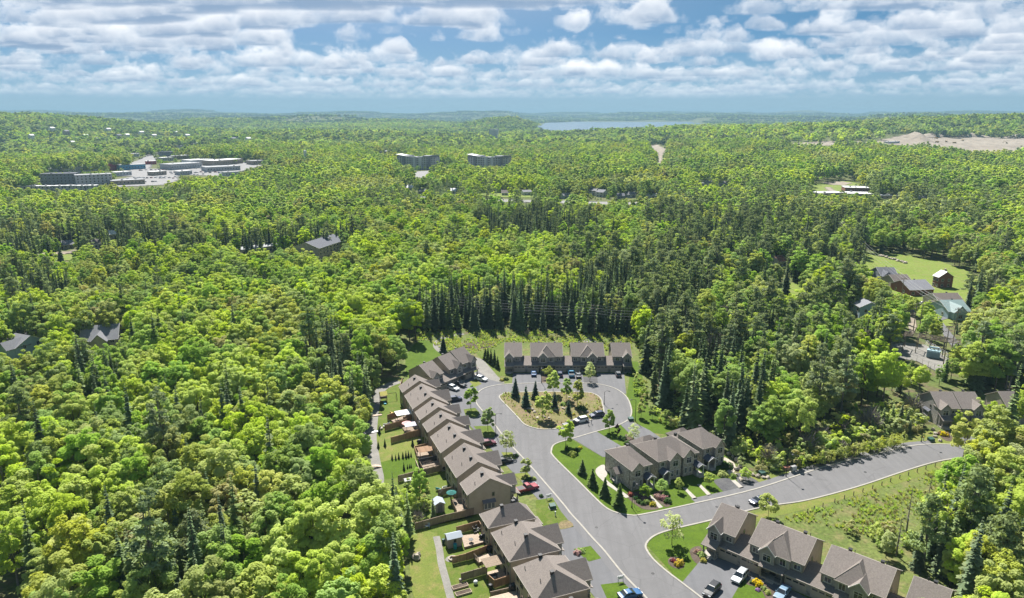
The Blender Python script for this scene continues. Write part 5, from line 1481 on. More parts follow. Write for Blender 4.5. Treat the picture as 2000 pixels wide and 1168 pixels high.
ROWN = ['in the wide lot across the town', 'in the lower town lot', 'in the back lot of the town', 'in the lot below the blue shop', 'in the front lot of the town', 'in the lot before the dark grey store', 'in the lot before the grey-green store', 'in the lot beside the blue-fronted shop', 'in the lot between hotel and row houses', 'on the town road', 'in the lot between the apartment blocks']
rc = random.Random(9)
for k, (a, b_, n) in enumerate(lots):
    for i in range(n):
        f = (i + rc.uniform(.1, .9)) / n
        u, v = a[0] + (b_[0] - a[0]) * f, a[1] + (b_[1] - a[1]) * f + rc.uniform(-.6, .6)
        c = rc.choice(['white', 'white', 'silver', 'grey', 'black', 'red', 'blue'])
        car((u, v), R(rc.choice([0, 90]) + rc.uniform(-6, 6)), rc.choice(['suv', 'sedan']), c, 'tiny %s car parked %s' % (c, ROWN[k]), .6, at_t(u, v), 'tiny %s cars %s' % (c, ROWN[k]))

# gravel pit machines
YEL = mat('machine_yellow', (.42, .26, .03), .5)
def excavator(u, v, rz, label):
    p = at_t(u, v); t = empty('excavator', (p.x, p.y, p.z + .6), rz, label, 'excavator')
    for s in (-1, 1): MB().box(-2.4, 2.4, s * 1.3 - .35, s * 1.3 + .35, 0, .95).obj('track', BLACK, t)
    MB().box(-2.2, 1.6, -1.4, 1.4, 1.0, 2.2).obj('body', YEL, t); MB().box(-.2, 1.5, .1, 1.35, 2.2, 3.5).obj('cab', GLASS, t)
    MB().tube([(1.2, -.4, 2.0), (4.2, -.4, 6.2), (7.6, -.4, 5.2)], .38, 6).tube([(7.6, -.4, 5.4), (8.0, -.4, 2.2)], .3, 6).obj('boom', YEL, t)
    MB().box(7.3, 8.7, -1.0, .3, 1.0, 2.2).obj('bucket', BLACK, t)
def dumper(u, v, rz, label):
    p = at_t(u, v); t = empty('dump_truck', (p.x, p.y, p.z + .6), rz, label, 'dump truck', 'machines in the sand pit')
    MB().box(-4, 3.8, -1.3, 1.3, .9, 1.5).obj('chassis', BLACK, t); MB().box(2.0, 3.9, -1.3, 1.3, 1.5, 3.4).obj('cab', YEL, t)
    MB().add([(-4.2, -1.5, 1.6), (1.8, -1.5, 1.6), (1.8, 1.5, 1.6), (-4.2, 1.5, 1.6), (-4.6, -1.8, 3.4), (2.2, -1.8, 3.4), (2.2, 1.8, 3.4), (-4.6, 1.8, 3.4)], [(0, 1, 5, 4), (1, 2, 6, 5), (2, 3, 7, 6), (3, 0, 4, 7), (3, 2, 1, 0), (4, 5, 6, 7)]).obj('bed', YEL, t)
    for sx in (-3, -1.5, 3):
        for sy in (-1.2, 1.2): MB().lathe([(.2, -.25), (.7, -.25), (.7, .25), (.2, .25)], 10).obj('wheel', TYRE, t, Matrix.Translation((sx, sy, .7)) @ Matrix.Rotation(math.pi / 2, 4, 'X'))
excavator(1966, 281, R(150), 'excavator with a raised boom in the sand pit')
for k, (u, v) in enumerate([(1864, 280.5), (1848, 278), (1880, 276), (1830, 279), (1828, 271.5)]):
    dumper(u, v, k * .7, 'yellow dump truck in the sand pit, number %s from the mounds' % ('three two four one five'.split()[k]))

# ------------------------------------------------------------------ street furniture
def lamp(u, v, ang, label, h=6.6):
    p = at(u, v); t = empty('street_lamp', (p.x, p.y, .05), ang, label, 'street lamp', 'street lamps of the cul-de-sac')
    MB().lathe([(.16, 0), (.16, .5), (.09, .55), (.06, h)], 8).obj('pole', BLACK, t)
    MB().tube([(0, 0, h - .1), (.25, 0, h + .28), (.8, 0, h + .42), (1.4, 0, h + .36)], [.05, .045, .04, .04], 6).obj('arm', BLACK, t)
    MB().lathe([(.05, .14), (.2, .1), (.34, 0), (.3, -.04), (.05, -.04)], 10).obj('lamp_head', BLACK, t, T(1.5, 0, h + .26)); 
    MB().lathe([(.02, -.06), (.22, -.05), (.22, 0.0), (.02, 0.0)], 8).obj('lens', HEADL, t, T(1.5, 0, h + .2))
lamp(968.5, 851.5, R(0), 'street lamp on the left side of the street, arm over the road')
lamp(1234, 992, R(-60), 'street lamp on the corner lawn beside the street-name sign')
lamp(1535, 931, R(-65), 'street lamp beside the mailbox on the right-hand road')
lamp(1799, 863.5, R(-65), 'street lamp on the verge before the bend of the road')
lamp(1240.5, 822.5, R(180), 'street lamp at the right side of the circle')
lamp(1180, 790, R(0), 'short lamp post on the right edge of the traffic island', 4.2)
lamp(1057.5, 748, R(-90), 'street lamp between two drives behind the circle', 5.6)
SIGNG = mat('sign_green', (.02, .16, .06), .5, var=.02); SIGNW = mat('sign_white', (.6, .6, .6), .5, var=.02)
def street_sign(u, v, label):
    p = at(u, v); t = empty('street_sign', (p.x, p.y, .05), 0, label, 'street sign')
    MB().lathe([(.035, 0), (.035, 2.9)], 6).obj('post', GREYM, t)
    MB().box(-.1, .75, -.012, .012, 2.62, 2.84).obj('blade', SIGNG, t, T(0, 0, 0, R(25))); MB().box(-.1, .75, -.012, .012, 2.36, 2.58).obj('blade', SIGNG, t, T(0, 0, 0, R(111)))
street_sign(1239, 991, 'green street-name sign on the corner lawn beside the lamp')
def board_sign(u, v, rz, label):
    p = at(u, v); t = empty('lawn_sign', (p.x, p.y, .1), rz, label, 'sign', 'signs on the front lawns')
    for s in (-.55, .55): MB().box(s - .05, s + .05, -.05, .05, 0, 1.45).obj('post', SIGNW, t)
    MB().box(-.8, .8, -.04, .04, 1.3, 1.42).obj('crossbar', SIGNW, t); MB().box(-.42, .42, -.02, .02, .65, 1.2).obj('board', SIGNW, t)
board_sign(1072, 976, R(25), 'white framed sign on the lawn near the green utility box'); board_sign(1212, 1137, R(20), 'white framed sign on the bottom lawn left of the street')
TEALB = mat('utility_green', (.02, .07, .055), .55, var=.05)
def ubox(u, v, rz, label):
    p = at(u, v); t = empty('utility_box', (p.x, p.y, .08), rz, label, 'utility box', 'green utility boxes')
    MB().box(-.85, .85, -.75, .75, 0, .12).obj('pad', CONC, t)
    MB().add([(-.75, -.65, .12), (.75, -.65, .12), (.75, .65, .12), (-.75, .65, .12), (-.75, -.6, .85), (.75, -.6, .85), (.75, .65, 1.05), (-.75, .65, 1.05)], [(0, 1, 5, 4), (1, 2, 6, 5), (2, 3, 7, 6), (3, 0, 4, 7), (4, 5, 6, 7)]).obj('cabinet', TEALB, t)
ubox(1079, 993, R(15), 'green utility box on the lawn between the left rows'); ubox(1488, 928, R(25), 'green utility box among boulders by the right-hand road'); ubox(1818, 862, R(10), 'green utility box by the bend of the road'); ubox(1232, 700 + 122, R(10), 'green utility box near the lamp right of the circle')
def marker(u, v, label, top):
    p = at(u, v); t = empty('marker_post', (p.x, p.y, .08), 0, label, 'marker post', 'low marker posts')
    MB().lathe([(.13, 0), (.13, .9)], 8).obj('post', SIGNW, t); MB().lathe([(.16, .9), (.16, 1.15), (.05, 1.2)], 8).obj('cap', top, t)
marker(1084.5, 1008, 'white marker post on the lawn below the green utility box', SIGNW); marker(1803, 861, 'yellow-topped marker post beside the far lamp', YEL)
# community mailbox
mbx = empty('mailbox', at(1549, 922), R(25), 'grey community mailbox on a pad beside the right-hand road', 'mailbox')
MB().box(-.9, .9, -.6, .6, 0, .1).obj('pad', CONC, mbx); MB().box(-.55, .55, -.3, .3, .1, .6).obj('pedestal', GREYM, mbx); MB().box(-.8, .8, -.4, .4, .6, 1.75).obj('cabinet', GREYM, mbx)
for i in range(3):
    for j in range(4): MB().box(-.7 + i * .48, -.28 + i * .48, -.43, -.4, .68 + j * .26, .9 + j * .26).obj('compartment_door', SIGNW, mbx)
snd = empty('grit_box', at(1536, 917), R(20), 'brown bin with a rusty lid beside the mailbox', 'bin')
MB().box(-.9, .9, -.5, .5, 0, .8).obj('bin', OLDWOOD, snd); MB().box(-.95, .95, -.55, .55, .8, .9).obj('lid', BRICK, snd)
# guard posts along the road
gp = [(1577, 1002), (1590, 996), (1607, 990), (1630, 982), (1649, 975), (1667, 968), (1685, 961.5), (1704, 955.5), (1722, 948.5), (1739, 941.5), (1757, 935), (1774, 929), (1791, 923), (1808, 917), (1826, 912)]
pm = MB().lathe([(.11, -.2), (.11, 1.1), (.06, 1.16)], 7).mesh('guard_post'); pm.materials.append(OLDWOOD)
ORDW = 'first second third fourth fifth sixth seventh eighth ninth tenth eleventh twelfth thirteenth fourteenth fifteenth'.split()
for k, (u, v) in enumerate(gp):
    p = at(u, v); o = mesh_obj('guard_post', pm); o.location = (p.x, p.y, .02)
    tag(o, '%s wooden guard post from the left beside the right-hand road' % ORDW[k], 'post', 'wooden guard posts along the right-hand road')

mh = MB().lathe([(.36, 0), (.36, .02), (.0, .02)], 14).mesh('manhole_cover'); mh.materials.append(BLACK)
for k, (u, v, w) in enumerate([(1092, 905, 'in the middle of the street beside the corner tree'), (1165, 1030, 'in the street junction'), (1010, 815, 'at the entrance of the circle'), (1400, 990, 'on the right-hand road below the stone block'), (1690, 922, 'on the right-hand road near the saplings'), (1205, 790, 'on the right side of the circle'), (1275, 1120, 'near the bottom edge of the street')]):
    o = mesh_obj('manhole_cover', mh); o.location = at(u, v, .072); tag(o, 'dark manhole cover ' + w, 'manhole cover', 'manhole covers in the road')
# power line behind the back row, and poles on the right
WIRE = mat('wire', (.22, .22, .22), .5, var=.02)
def hydro_pole(p, h, label, arms=1, rz=0.0, grp='wooden power poles'):
    t = empty('power_pole', p, rz, label, 'power pole', grp)
    MB().tube([(0, 0, -.5), (0, 0, h)], [.2, .12], 8).obj('pole', POLEW, t)
    for k in range(arms): MB().box(-1.7, 1.7, -.08, .08, h - .7 - k * 1.3, h - .52 - k * 1.3).obj('crossarm', POLEW, t)
    for x in (-1.5, -.6, .6, 1.5): MB().lathe([(.06, 0), (.09, .1), (.05, .3)], 6).obj('insulator', GREYM, t, T(x, 0, h - .5))
    return t
def sag(a, b, d, n=14): return [a.lerp(b, i / n) - Vector((0, 0, d * 4 * (i / n) * (1 - i / n))) for i in range(n + 1)]
hydro_pole(at(1161, 655), 13.5, 'power pole in the meadow behind the back row', 2)
wires = [at(820, 628, 0), at(1161, 655, 0), at(1275, 660, 0), at(1420, 655, 0)]
hydro_pole(at(1410, 660), 14, 'power pole standing in the wood right of the circle', 2); keep([(1404, 610), (1416, 610), (1416, 652), (1404, 652)], 330)
pl = empty('power_line', at(1161, 655), 0, 'power line of several wires strung before the dark spruces behind the back row', 'power line')
pl.location = (0, 0, 0)
for k in range(8):
    off = Vector(((k % 4 - 1.5) * .0, (k % 4 - 1.5) * 1.0, 0)); hh = 13.2 - 1.3 * (k // 4) - .0
    zs = [hh + (k % 4) * .9 - 3] * 4
    b = MB()
    for i in range(3):
        a = wires[i] + off; c = wires[i + 1] + off; a.z = c.z = zs[0]
        b.tube(sag(a, c, 1.0), .035, 4, cap=False)
    b.obj('wire', WIRE, pl)
for (u, v, h, lab) in [(1678, 690, 8.5, 'leftmost power pole left of the substation'), (1690.5, 684, 8.0, 'second power pole left of the substation'), (1760, 585, 11, 'power pole in front of the brick bungalow'), (1783, 650, 13, 'left power pole of the pair above the substation'), (1795, 646, 13, 'right power pole of the pair above the substation'), (1859, 683, 17, 'tall power pole at the right side of the substation'), (1842, 714, 15, 'power pole in the near corner of the substation'), (1676, 530, 9, 'power pole at the edge of the far field'), (1640, 470, 12, 'power pole in the far wood above the field')]:
    hydro_pole(at_t(u, v) + Vector((0, 0, .1)), h, lab, 2, R(20)); keep([(u - 4, v - h * 3), (u + 4, v - h * 3), (u + 4, v - h * .8), (u - 4, v - h * .8)], at_t(u, v).length)
pl2 = empty('power_line', (0, 0, 0), 0, 'bundle of bright wires running down to the substation on the right', 'power line')
A = at_t(1640, 470); Bp = at_t(1760, 585); Cp = at_t(1859, 683); Dp = at(2020, 710)
for k in range(5):
    o_ = Vector(((k - 2) * 1.1, (k - 2) * .3, 0)); b = MB()
    for a, ha, c, hc in ((A, 13, Bp, 10.5), (Bp, 10.5, Cp, 16), (Cp, 16.3, Dp, 13)):
        p, q = a + o_, c + o_; p.z = a.z + ha + (k % 2) * .8; q.z = c.z + hc + (k % 2) * .8
        b.tube(sag(p, q, 1.2), .04, 4, cap=False)
    b.obj('wire', WIRE, pl2)
# substation
sub = empty('substation_frame', at(1815, 690), R(-35), 'steel bus frame of the electric substation', 'substation')
for x in (-9, -4.5, 0, 4.5, 9):
    for y in (-3, 3): MB().tube([(x, y, .1), (x, y, 6.5)], .16, 6).obj('column', POLEW, sub)
for y in (-3, -1, 1, 3): MB().box(-9.5, 9.5, y - .1, y + .1, 6.3, 6.55).obj('beam', OLDWOOD, sub)
for x in (-9, -4.5, 0, 4.5, 9): MB().box(x - .12, x + .12, -3.4, 3.4, 5.6, 5.8).obj('cross_beam', POLEW, sub)
for k in range(5): MB().lathe([(.12, 0), (.2, .2), (.12, .4), (.2, .6), (.1, .9)], 8).obj('insulator', GREYM, sub, T(-8 + k * 4, 0, 6.5))
trf = empty('transformer', at(1822, 699), R(-35), 'pale blue transformer tank in the substation yard', 'transformer')
TR = mat('transformer_blue', (.30, .42, .47), .5, var=.05)
MB().box(-2.2, 2.2, -1.2, 1.2, .3, 3.2).obj('tank', TR, trf)
for k in range(9): MB().box(-2.0 + k * .48, -1.85 + k * .48, -1.7, -1.2, .6, 2.9).obj('cooling_fin', TR, trf)
for k in range(3): MB().lathe([(.12, 0), (.22, .2), (.12, .4), (.22, .6), (.08, 1.0)], 8).obj('bushing', GREYM, trf, T(-1.2 + k * 1.2, 0, 3.2))
MB().tube([(-1.6, .8, 3.9), (1.6, .8, 3.9)], .35, 8).obj('conservator', TR, trf)
wf = empty('wire_fence', (0, 0, 0), 0, 'chain-link fence round the substation yard', 'fence')
loop = [at(u, v) for u, v in [(1733, 674), (1768, 670), (1806, 674), (1850, 700), (1852, 724), (1836, 729), (1790, 706), (1752, 700), (1733, 674)]]
pmf = MB().tube([(0, 0, 0), (0, 0, 2.2)], .045, 5).mesh('fence_post'); pmf.materials.append(GREYM)
for a, c in zip(loop, loop[1:]):
    n = max(1, int((c - a).length / 3))
    for i in range(n):
        p = a.lerp(c, i / n); mesh_obj('post', pmf, wf, None, T(p.x, p.y, .2))
    b = MB()
    for z in (.3, .8, 1.3, 1.8, 2.3): b.tube([a + Vector((0, 0, z)), c + Vector((0, 0, z))], .02, 3, cap=False)
    b.obj('wire_panel', GREYM, wf)

# ------------------------------------------------------------------ back yards
def board_fence(px, h, label, m=None, name='board_fence', z=.03, rail=True, cat='fence'):
    m = m or CEDAR
    t = empty(name, (0, 0, 0), 0, label, cat, 'wooden yard fences and screens')
    pm = cached(('fpost', h, m.name), lambda: (lambda me: (me.materials.append(m), me)[1])(MB().box(-.06, .06, -.06, .06, 0, h + .08).mesh('fence_post')))
    P = [at(u, v) for u, v in px]
    for a, c in zip(P, P[1:]):
        d = c - a; L = d.length; ang = math.atan2(d.y, d.x); n = max(1, round(L / 1.9)); w = L / n
        def mk(w=w):
            b = MB(); k = max(4, int(w / .145)); s = w / k; rg = random.Random(2)
            for i in range(k): b.box(i * s + .008, (i + 1) * s - .008, -.012 + rg.uniform(-.006, .006), .012, .06, h - rg.uniform(0, .015))
            b.box(0, w, .012, .05, .35, .44).box(0, w, .012, .05, h - .4, h - .31)
            if rail: b.box(0, w, -.06, .06, h, h + .035)
            me = b.mesh('fence_panel'); me.materials.append(m); return me
        pan = cached(('fpan', round(w, 2), h, m.name), mk)
        for i in range(n):
            q = a + d * (i / n)
            mesh_obj('panel', pan, t, None, T(q.x, q.y, z, ang)); mesh_obj('post', pm, t, None, T(q.x, q.y, z, ang))
        mesh_obj('post', pm, t, None, T(c.x, c.y, z, ang))
    return t
def deck(px, zt, label, rails=(), m=None):
    m = m or DECKW
    P = [at(u, v) for u, v in px]
    c = sum(P, Vector()) / len(P)
    t = empty('deck', (c.x, c.y, .05), 0, label, 'deck', 'wooden decks behind the townhouses')
    a, b_, cc, d = P[:4]
    n = max(4, int((d - a).length / .3)); bm_ = []
    for i in range(n):
        f0, f1 = i / n + .012, (i + 1) / n - .012
        q = [a.lerp(d, f0), b_.lerp(cc, f0), b_.lerp(cc, f1), a.lerp(d, f1)]
        MB().prism([(p.x - c.x, p.y - c.y, zt - .05) for p in q], (0, 0, .045)).obj('board', m, t)
    MB().prism([(p.x - c.x, p.y - c.y, 0) for p in P], (0, 0, zt - .055)).obj('base', OLDWOOD, t)
    for (i, j) in rails:
        p, q = P[i] - c, P[j] - c; L = (q - p).length; k = max(2, int(L / 1.4))
        b = MB()
        for s in range(k + 1):
            r = p.lerp(q, s / k); b.box(r.x - .05, r.x + .05, r.y - .05, r.y + .05, zt, zt + 1.0)
        for z in (.95, .5): b.tube([Vector((p.x, p.y, zt + z)), Vector((q.x, q.y, zt + z))], .05, 4)
        s = p.copy()
        for s_ in range(int(L / .18)):
            r = p.lerp(q, s_ * .18 / L); b.box(r.x - .02, r.x + .02, r.y - .02, r.y + .02, zt, zt + .95)
        b.obj('railing', OLDWOOD, t)
    return t
board_fence([(757, 822), (776, 815), (800, 808)], 1.9, 'brown privacy screen on the far side of the white canopy')
board_fence([(752, 842), (782, 834), (795, 830)], 1.9, 'brown privacy screen left of the pink umbrella')
board_fence([(764, 866), (794, 858)], 1.8, 'free-standing tan privacy screen on the dry lawn')
board_fence([(795, 858), (832, 849)], 2.1, 'tan privacy screen below the second white canopy')
board_fence([(788, 826), (822, 817)], 1.9, 'brown screen between the two white canopies')
board_fence([(778, 942), (820, 931), (868, 919)], 1.8, 'long brown fence below the small cedars', OLDWOOD)
board_fence([(811, 1036), (868, 1020), (925, 1006)], 1.8, 'long weathered fence at the end of the upper left yards', OLDWOOD)
board_fence([(856, 970), (902, 960)], 1.8, 'weathered fence between cluttered yards', OLDWOOD)
board_fence([(868, 900), (818, 911)], 2.0, 'dark painted screen behind the pale deck', mat('dark_stain', (.03, .033, .04), .8))
board_fence([(812, 905), (820, 925)], 1.0, 'low pale screen at the end of the pale deck', DECKW)
board_fence([(814, 896), (810, 882), (852, 872)], 1.6, 'brown screen round the leaf-roofed deck')
board_fence([(892, 1044), (936, 1032), (940, 1040)], 1.9, 'brown screen behind the big square deck')
board_fence([(884, 1102), (912, 1095)], 1.7, 'lower brown fence left of the stepped fence'); board_fence([(912, 1096), (936, 1087), (958, 1078)], 1.9, 'taller brown fence right of the stepped fence')
board_fence([(901, 1136), (925, 1129), (950, 1122)], 1.8, 'weathered fence beside the slatted pergola', OLDWOOD)
board_fence([(955, 1140), (966, 1150), (997, 1139)], 1.9, 'cedar privacy wall below the slatted pergola')
board_fence([(958, 1166), (1018, 1152)], 1.1, 'low rail wall at the bottom edge of the photo', OLDWOOD)
board_fence([(781, 765), (786, 748)], 1.8, 'short brown fence at the far end of the left yards')
deck([(764, 824), (802, 811), (820, 824), (783, 836)], .5, 'deck under the white shade canopy'); deck([(786, 838), (818, 829), (832, 848), (796, 857)], .5, 'deck with the pink umbrella')
deck([(817, 906), (852, 898), (866, 914), (826, 924)], .6, 'pale deck with the dark screen behind it', [(3, 0), (2, 3)]); deck([(812, 887), (848, 878), (858, 892), (818, 902)], .5, 'deck under the brown leaf roof')
deck([(868, 918), (882, 914), (894, 930), (876, 936)], .5, 'small cluttered deck below the brown fence', [(0, 3)])
deck([(880, 981), (901, 975), (909, 1003), (892, 1008)], .6, 'tan deck beside the wide end wall', [(0, 3), (0, 1)])
deck([(901, 1050), (934, 1046), (947, 1062), (907, 1073)], .5, 'big square pale deck with patio furniture'); deck([(926, 1094), (955, 1085), (968, 1090), (935, 1104)], .6, 'pinkish deck with a black barbecue cover', [(0, 3)])
deck([(950, 1122), (980, 1114), (990, 1128), (957, 1138)], .5, 'deck under the slatted pergola'); deck([(955, 1172), (1010, 1158), (1030, 1172), (960, 1190)], .6, 'deck at the bottom edge with a black cover')
def shed(u, v, rz, L, W, h, roofm, label, wall=None):
    p = at(u, v); t = empty('garden_shed', (p.x, p.y, .05), rz, label, 'shed', 'garden sheds')
    MB().prism([(-L / 2, -W / 2, 0), (-L / 2, W / 2, 0), (-L / 2, W / 2, h), (-L / 2, 0, h + W * .28), (-L / 2, -W / 2, h)], (L, 0, 0)).obj('wall', wall or mat('shed_resin', (.27, .25, .22), .7), t)
    MB().slab([[(-L / 2 - .15, -W / 2 - .2, h - .05), (L / 2 + .15, -W / 2 - .2, h - .05), (L / 2 + .15, 0, h + W * .3), (-L / 2 - .15, 0, h + W * .3)], [(L / 2 + .15, W / 2 + .2, h - .05), (-L / 2 - .15, W / 2 + .2, h - .05), (-L / 2 - .15, 0, h + W * .3), (L / 2 + .15, 0, h + W * .3)]], .08).obj('roof', roofm, t)
    MB().box(L / 2, L / 2 + .05, -.55, .55, .05, h - .1).obj('door', mat('shed_door', (.12, .12, .13), .6), t)
    MB().box(-.3, .3, -W / 2 - .04, -W / 2, h * .55, h * .85).obj('window', GLASS, t)
SHR = mat('shed_roof_grey', (.33, .37, .42), .5, var=.05)
shed(857, 996, R(-70), 2.6, 2.2, 2.2, SHR, 'small garden shed with a grey roof in the leafy yard'); shed(886, 1064, R(22), 3.2, 2.2, 2.3, SHR, 'larger pale shed with a ribbed grey roof by the square deck')
shed(796, 947, R(25), 1.5, 1.2, 1.5, WHITER, 'little white play house in the leafy yard', WHITE)
CANV = mat('white_canvas', (.66, .66, .68), .8, var=.04); PINK = mat('pink_canvas', (.55, .28, .28), .8, var=.05); LILAC = mat('lilac_canvas', (.46, .45, .52), .8, var=.05); TEALC = mat('teal_canvas', (.012, .11, .10), .8, var=.05)
def canopy(u, v, rz, L, W, h, m, label, rise=.5):
    p = at(u, v); t = empty('garden_canopy', (p.x, p.y, .5), rz, label, 'canopy', 'garden canopies')
    MB().slab([[(-L / 2, -W / 2, h), (L / 2, -W / 2, h), (.3, 0, h + rise), (-.3, 0, h + rise)], [(L / 2, W / 2, h), (-L / 2, W / 2, h), (-.3, 0, h + rise), (.3, 0, h + rise)], [(-L / 2, W / 2, h), (-L / 2, -W / 2, h), (-.3, 0, h + rise)], [(L / 2, -W / 2, h), (L / 2, W / 2, h), (.3, 0, h + rise)]], .12).obj('canopy', m, t)
    for sx in (-1, 1):
        for sy in (-1, 1): MB().box(sx * (L / 2 - .12) - .05, sx * (L / 2 - .12) + .05, sy * (W / 2 - .12) - .05, sy * (W / 2 - .12) + .05, 0, h).obj('post', GREYM, t)
canopy(790, 822, R(22), 5.2, 3.6, 2.3, CANV, 'large white shade canopy over a deck', .2); canopy(802, 846, R(22), 3.4, 2.9, 2.3, LILAC, 'smaller lilac-white canopy with a dark vent', .55)
def umbrella(u, v, r, m, label):
    p = at(u, v); t = empty('patio_umbrella', (p.x, p.y, .5), .3, label, 'umbrella', 'patio umbrellas')
    vs = [(0, 0, 2.75)] + [(r * math.cos(k * math.pi / 4), r * math.sin(k * math.pi / 4), 2.25) for k in range(8)]
    MB().slab([[vs[0], vs[k + 1], vs[(k + 1) % 8 + 1]] for k in range(8)], .05).obj('canopy', m, t)
    MB().tube([(0, 0, 0), (0, 0, 2.8)], .04, 6).obj('pole', GREYM, t)
umbrella(795, 843, 1.5, PINK, 'pink patio umbrella between the white canopies'); umbrella(882, 982, 1.25, TEALC, 'teal patio umbrella beside the tan deck')
# slatted pergola and leaf-roofed pergola
def pergola(u, v, rz, L, W, h, n, m, label, slat=.16):
    p = at(u, v); t = empty('pergola', (p.x, p.y, .4), rz, label, 'pergola')
    for sx in (-1, 1):
        for sy in (-1, 1): MB().box(sx * (L / 2 - .15) - .07, sx * (L / 2 - .15) + .07, sy * (W / 2 - .15) - .07, sy * (W / 2 - .15) + .07, 0, h).obj('post', m, t)
    for sx in (-1, 1): MB().box(sx * (L / 2 - .15) - .05, sx * (L / 2 - .15) + .05, -W / 2, W / 2, h, h + .15).obj('beam', m, t)
    me = MB().box(-L / 2 - .1, L / 2 + .1, -slat / 2, slat / 2, h + .15, h + .20).mesh('slat'); me.materials.append(m)
    for k in range(n): mesh_obj('slat', me, t, None, T(0, -W / 2 + (k + .5) * W / n, 0))
pergola(966, 1121, R(22), 4.6, 3.2, 2.5, 16, OLDWOOD, 'brown slatted pergola roof over a deck')
pergola(832, 893, R(21), 4.2, 3.4, 1.9, 12, mat('leafy_thatch', (.22, .14, .09), .95, var=.5, scale=5), 'pergola with a ragged brown leaf roof', .26)
def grill(u, v, label, s=1.0, z=.5):
    p = at(u, v); t = empty('covered_barbecue', (p.x, p.y, z), .4, label, 'barbecue', 'covered barbecues')
    MB().blob((0, 0, .65 * s), (.85 * s, .6 * s, .68 * s), 3, 10, 6, .08).obj('cover', mat('black_vinyl', (.012, .012, .014), .45), t)
grill(957, 1081, 'black covered barbecue on the pinkish deck'); grill(1003, 1157, 'black covered barbecue at the bottom edge', 1.2); grill(819, 866, 'black covered barbecue on the dry lawn', .9, .05); grill(869, 921, 'grey covered barbecue on the cluttered deck', .7)
grill(941, 1056, 'black cabinet cover on the square deck by the wall', .8)
def chair_set(u, v, label, m):
    p = at(u, v); t = empty('patio_chair', (p.x, p.y, .5), random.uniform(0, 6), label, 'chair', 'patio chairs on the square deck')
    MB().box(-.3, .3, -.3, .3, .36, .46).obj('seat', m, t); MB().box(-.3, .3, .24, .32, .46, 1.0).obj('backrest', m, t)
    for sx in (-.26, .26):
        for sy in (-.26, .26): MB().box(sx - .03, sx + .03, sy - .03, sy + .03, 0, .36).obj('leg', m, t)
for k, (u, v) in enumerate([(926, 1040), (932, 1038), (935, 1043), (928, 1045)]): chair_set(u, v, 'dark patio chair in the far corner of the square deck', BLACK)
tb = empty('round_table', at(920, 1059, .5), 0, 'round dark patio table in the middle of the square deck', 'table'); MB().lathe([(.55, .68), (.55, .73)], 14).obj('tabletop', BLACK, tb); MB().lathe([(.3, 0), (.05, .05), (.05, .7)], 8).obj('pedestal', BLACK, tb)
for k, (u, v) in enumerate([(966, 1131), (972, 1128), (960, 1127)]):
    p = at(u, v, .4); t = empty('garden_sofa', p, R(20 + 90 * k), 'patio seat with pale cushions under the slatted pergola', 'seat', 'patio seats under the pergola')
    MB().box(-.7, .7, -.4, .4, 0, .35).obj('base', BLACK, t); MB().box(-.65, .65, -.35, .35, .35, .48).obj('cushion', CONC, t); MB().box(-.7, .7, .3, .42, .35, .85).obj('backrest', BLACK, t)
def bin_(u, v, m, label, s=1.0):
    p = at(u, v); t = empty('garden_bin', (p.x, p.y, .06), .6, label, 'bin', 'bins in the yards')
    MB().lathe([(.28 * s, 0), (.34 * s, .9 * s)], 10).obj('body', m, t); MB().lathe([(.36 * s, .9 * s), (.3 * s, 1.0 * s), (.05, 1.06 * s)], 10).obj('lid', m, t)
TEALP = mat('teal_plastic', (.02, .24, .30), .5); CONCW = mat('white_ball', (.6, .62, .62), .4)
bin_(866, 1062, TEALB, 'dark green bin left of the larger shed', 1.1); bin_(889, 1072, TEALP, 'turquoise play cooler in front of the larger shed', 1.2); bin_(899, 1138, CONC, 'pale planter at the end of the weathered fence', .8); bin_(958, 1152, BLACK, 'black compost bin below the cedar wall', 1.2)
gb = MB().blob((0, 0, .45), .45, 1, 14, 10, 0).obj('gazing_ball', CONCW); gb.location = at(929, 1141, .05); tag(gb, 'white ball standing on the lawn by the raised beds', 'ball')
def raised_bed(u, v, label):
    p = at(u, v); t = empty('raised_bed', (p.x, p.y, .06), R(24), label, 'raised bed', 'raised garden beds')
    for s in (-1, 1): MB().box(-1.6, 1.6, s * .55 - .04, s * .55 + .04, 0, .35).obj('side_board', DECKW, t); MB().box(s * 1.56 - .04, s * 1.56 + .04, -.51, .51, 0, .35).obj('end_board', DECKW, t)
    MB().box(-1.52, 1.52, -.51, .51, 0, .28).obj('soil', MULCH, t)
raised_bed(898.5, 1147, 'upper raised garden bed of bare soil'); raised_bed(905, 1159.5, 'lower raised garden bed of bare soil')
for k, (u, v, lab) in enumerate([(730, 813, 'pale plank bridge over the gravel swale beside the lawn'), (722, 846, 'grey footbridge over the swale below the first'), (726, 915, 'arched tan footbridge over the swale near the cedars')]):
    p = at(u, v); t = empty('footbridge', (p.x, p.y, .15), R(22), lab, 'footbridge', 'small bridges over the swale')
    arch = .5 if k == 2 else .05
    for i in range(12):
        x = -2.5 + i * 5 / 12; z = arch * (1 - ((x + .2) / 2.5) ** 2)
        MB().box(x, x + .39, -.55, .55, z, z + .09).obj('plank', DECKW if k != 1 else GREYM, t)
fp = empty('fire_pit', at(884, 1092, .06), 0, 'round stone fire pit on the gravel circle by the lower path', 'fire pit')
for k in range(12): MB().box(-.22, .22, -.14, .14, 0, .35).obj('stone', STONE, fp, T(.75 * math.cos(k * .5236), .75 * math.sin(k * .5236), 0, k * .5236 + 1.57))
flat('gravel_circle', [(870, 1092), (878, 1086), (890, 1087), (894, 1093), (884, 1098), (873, 1097)], GRAVEL, .07, 3)
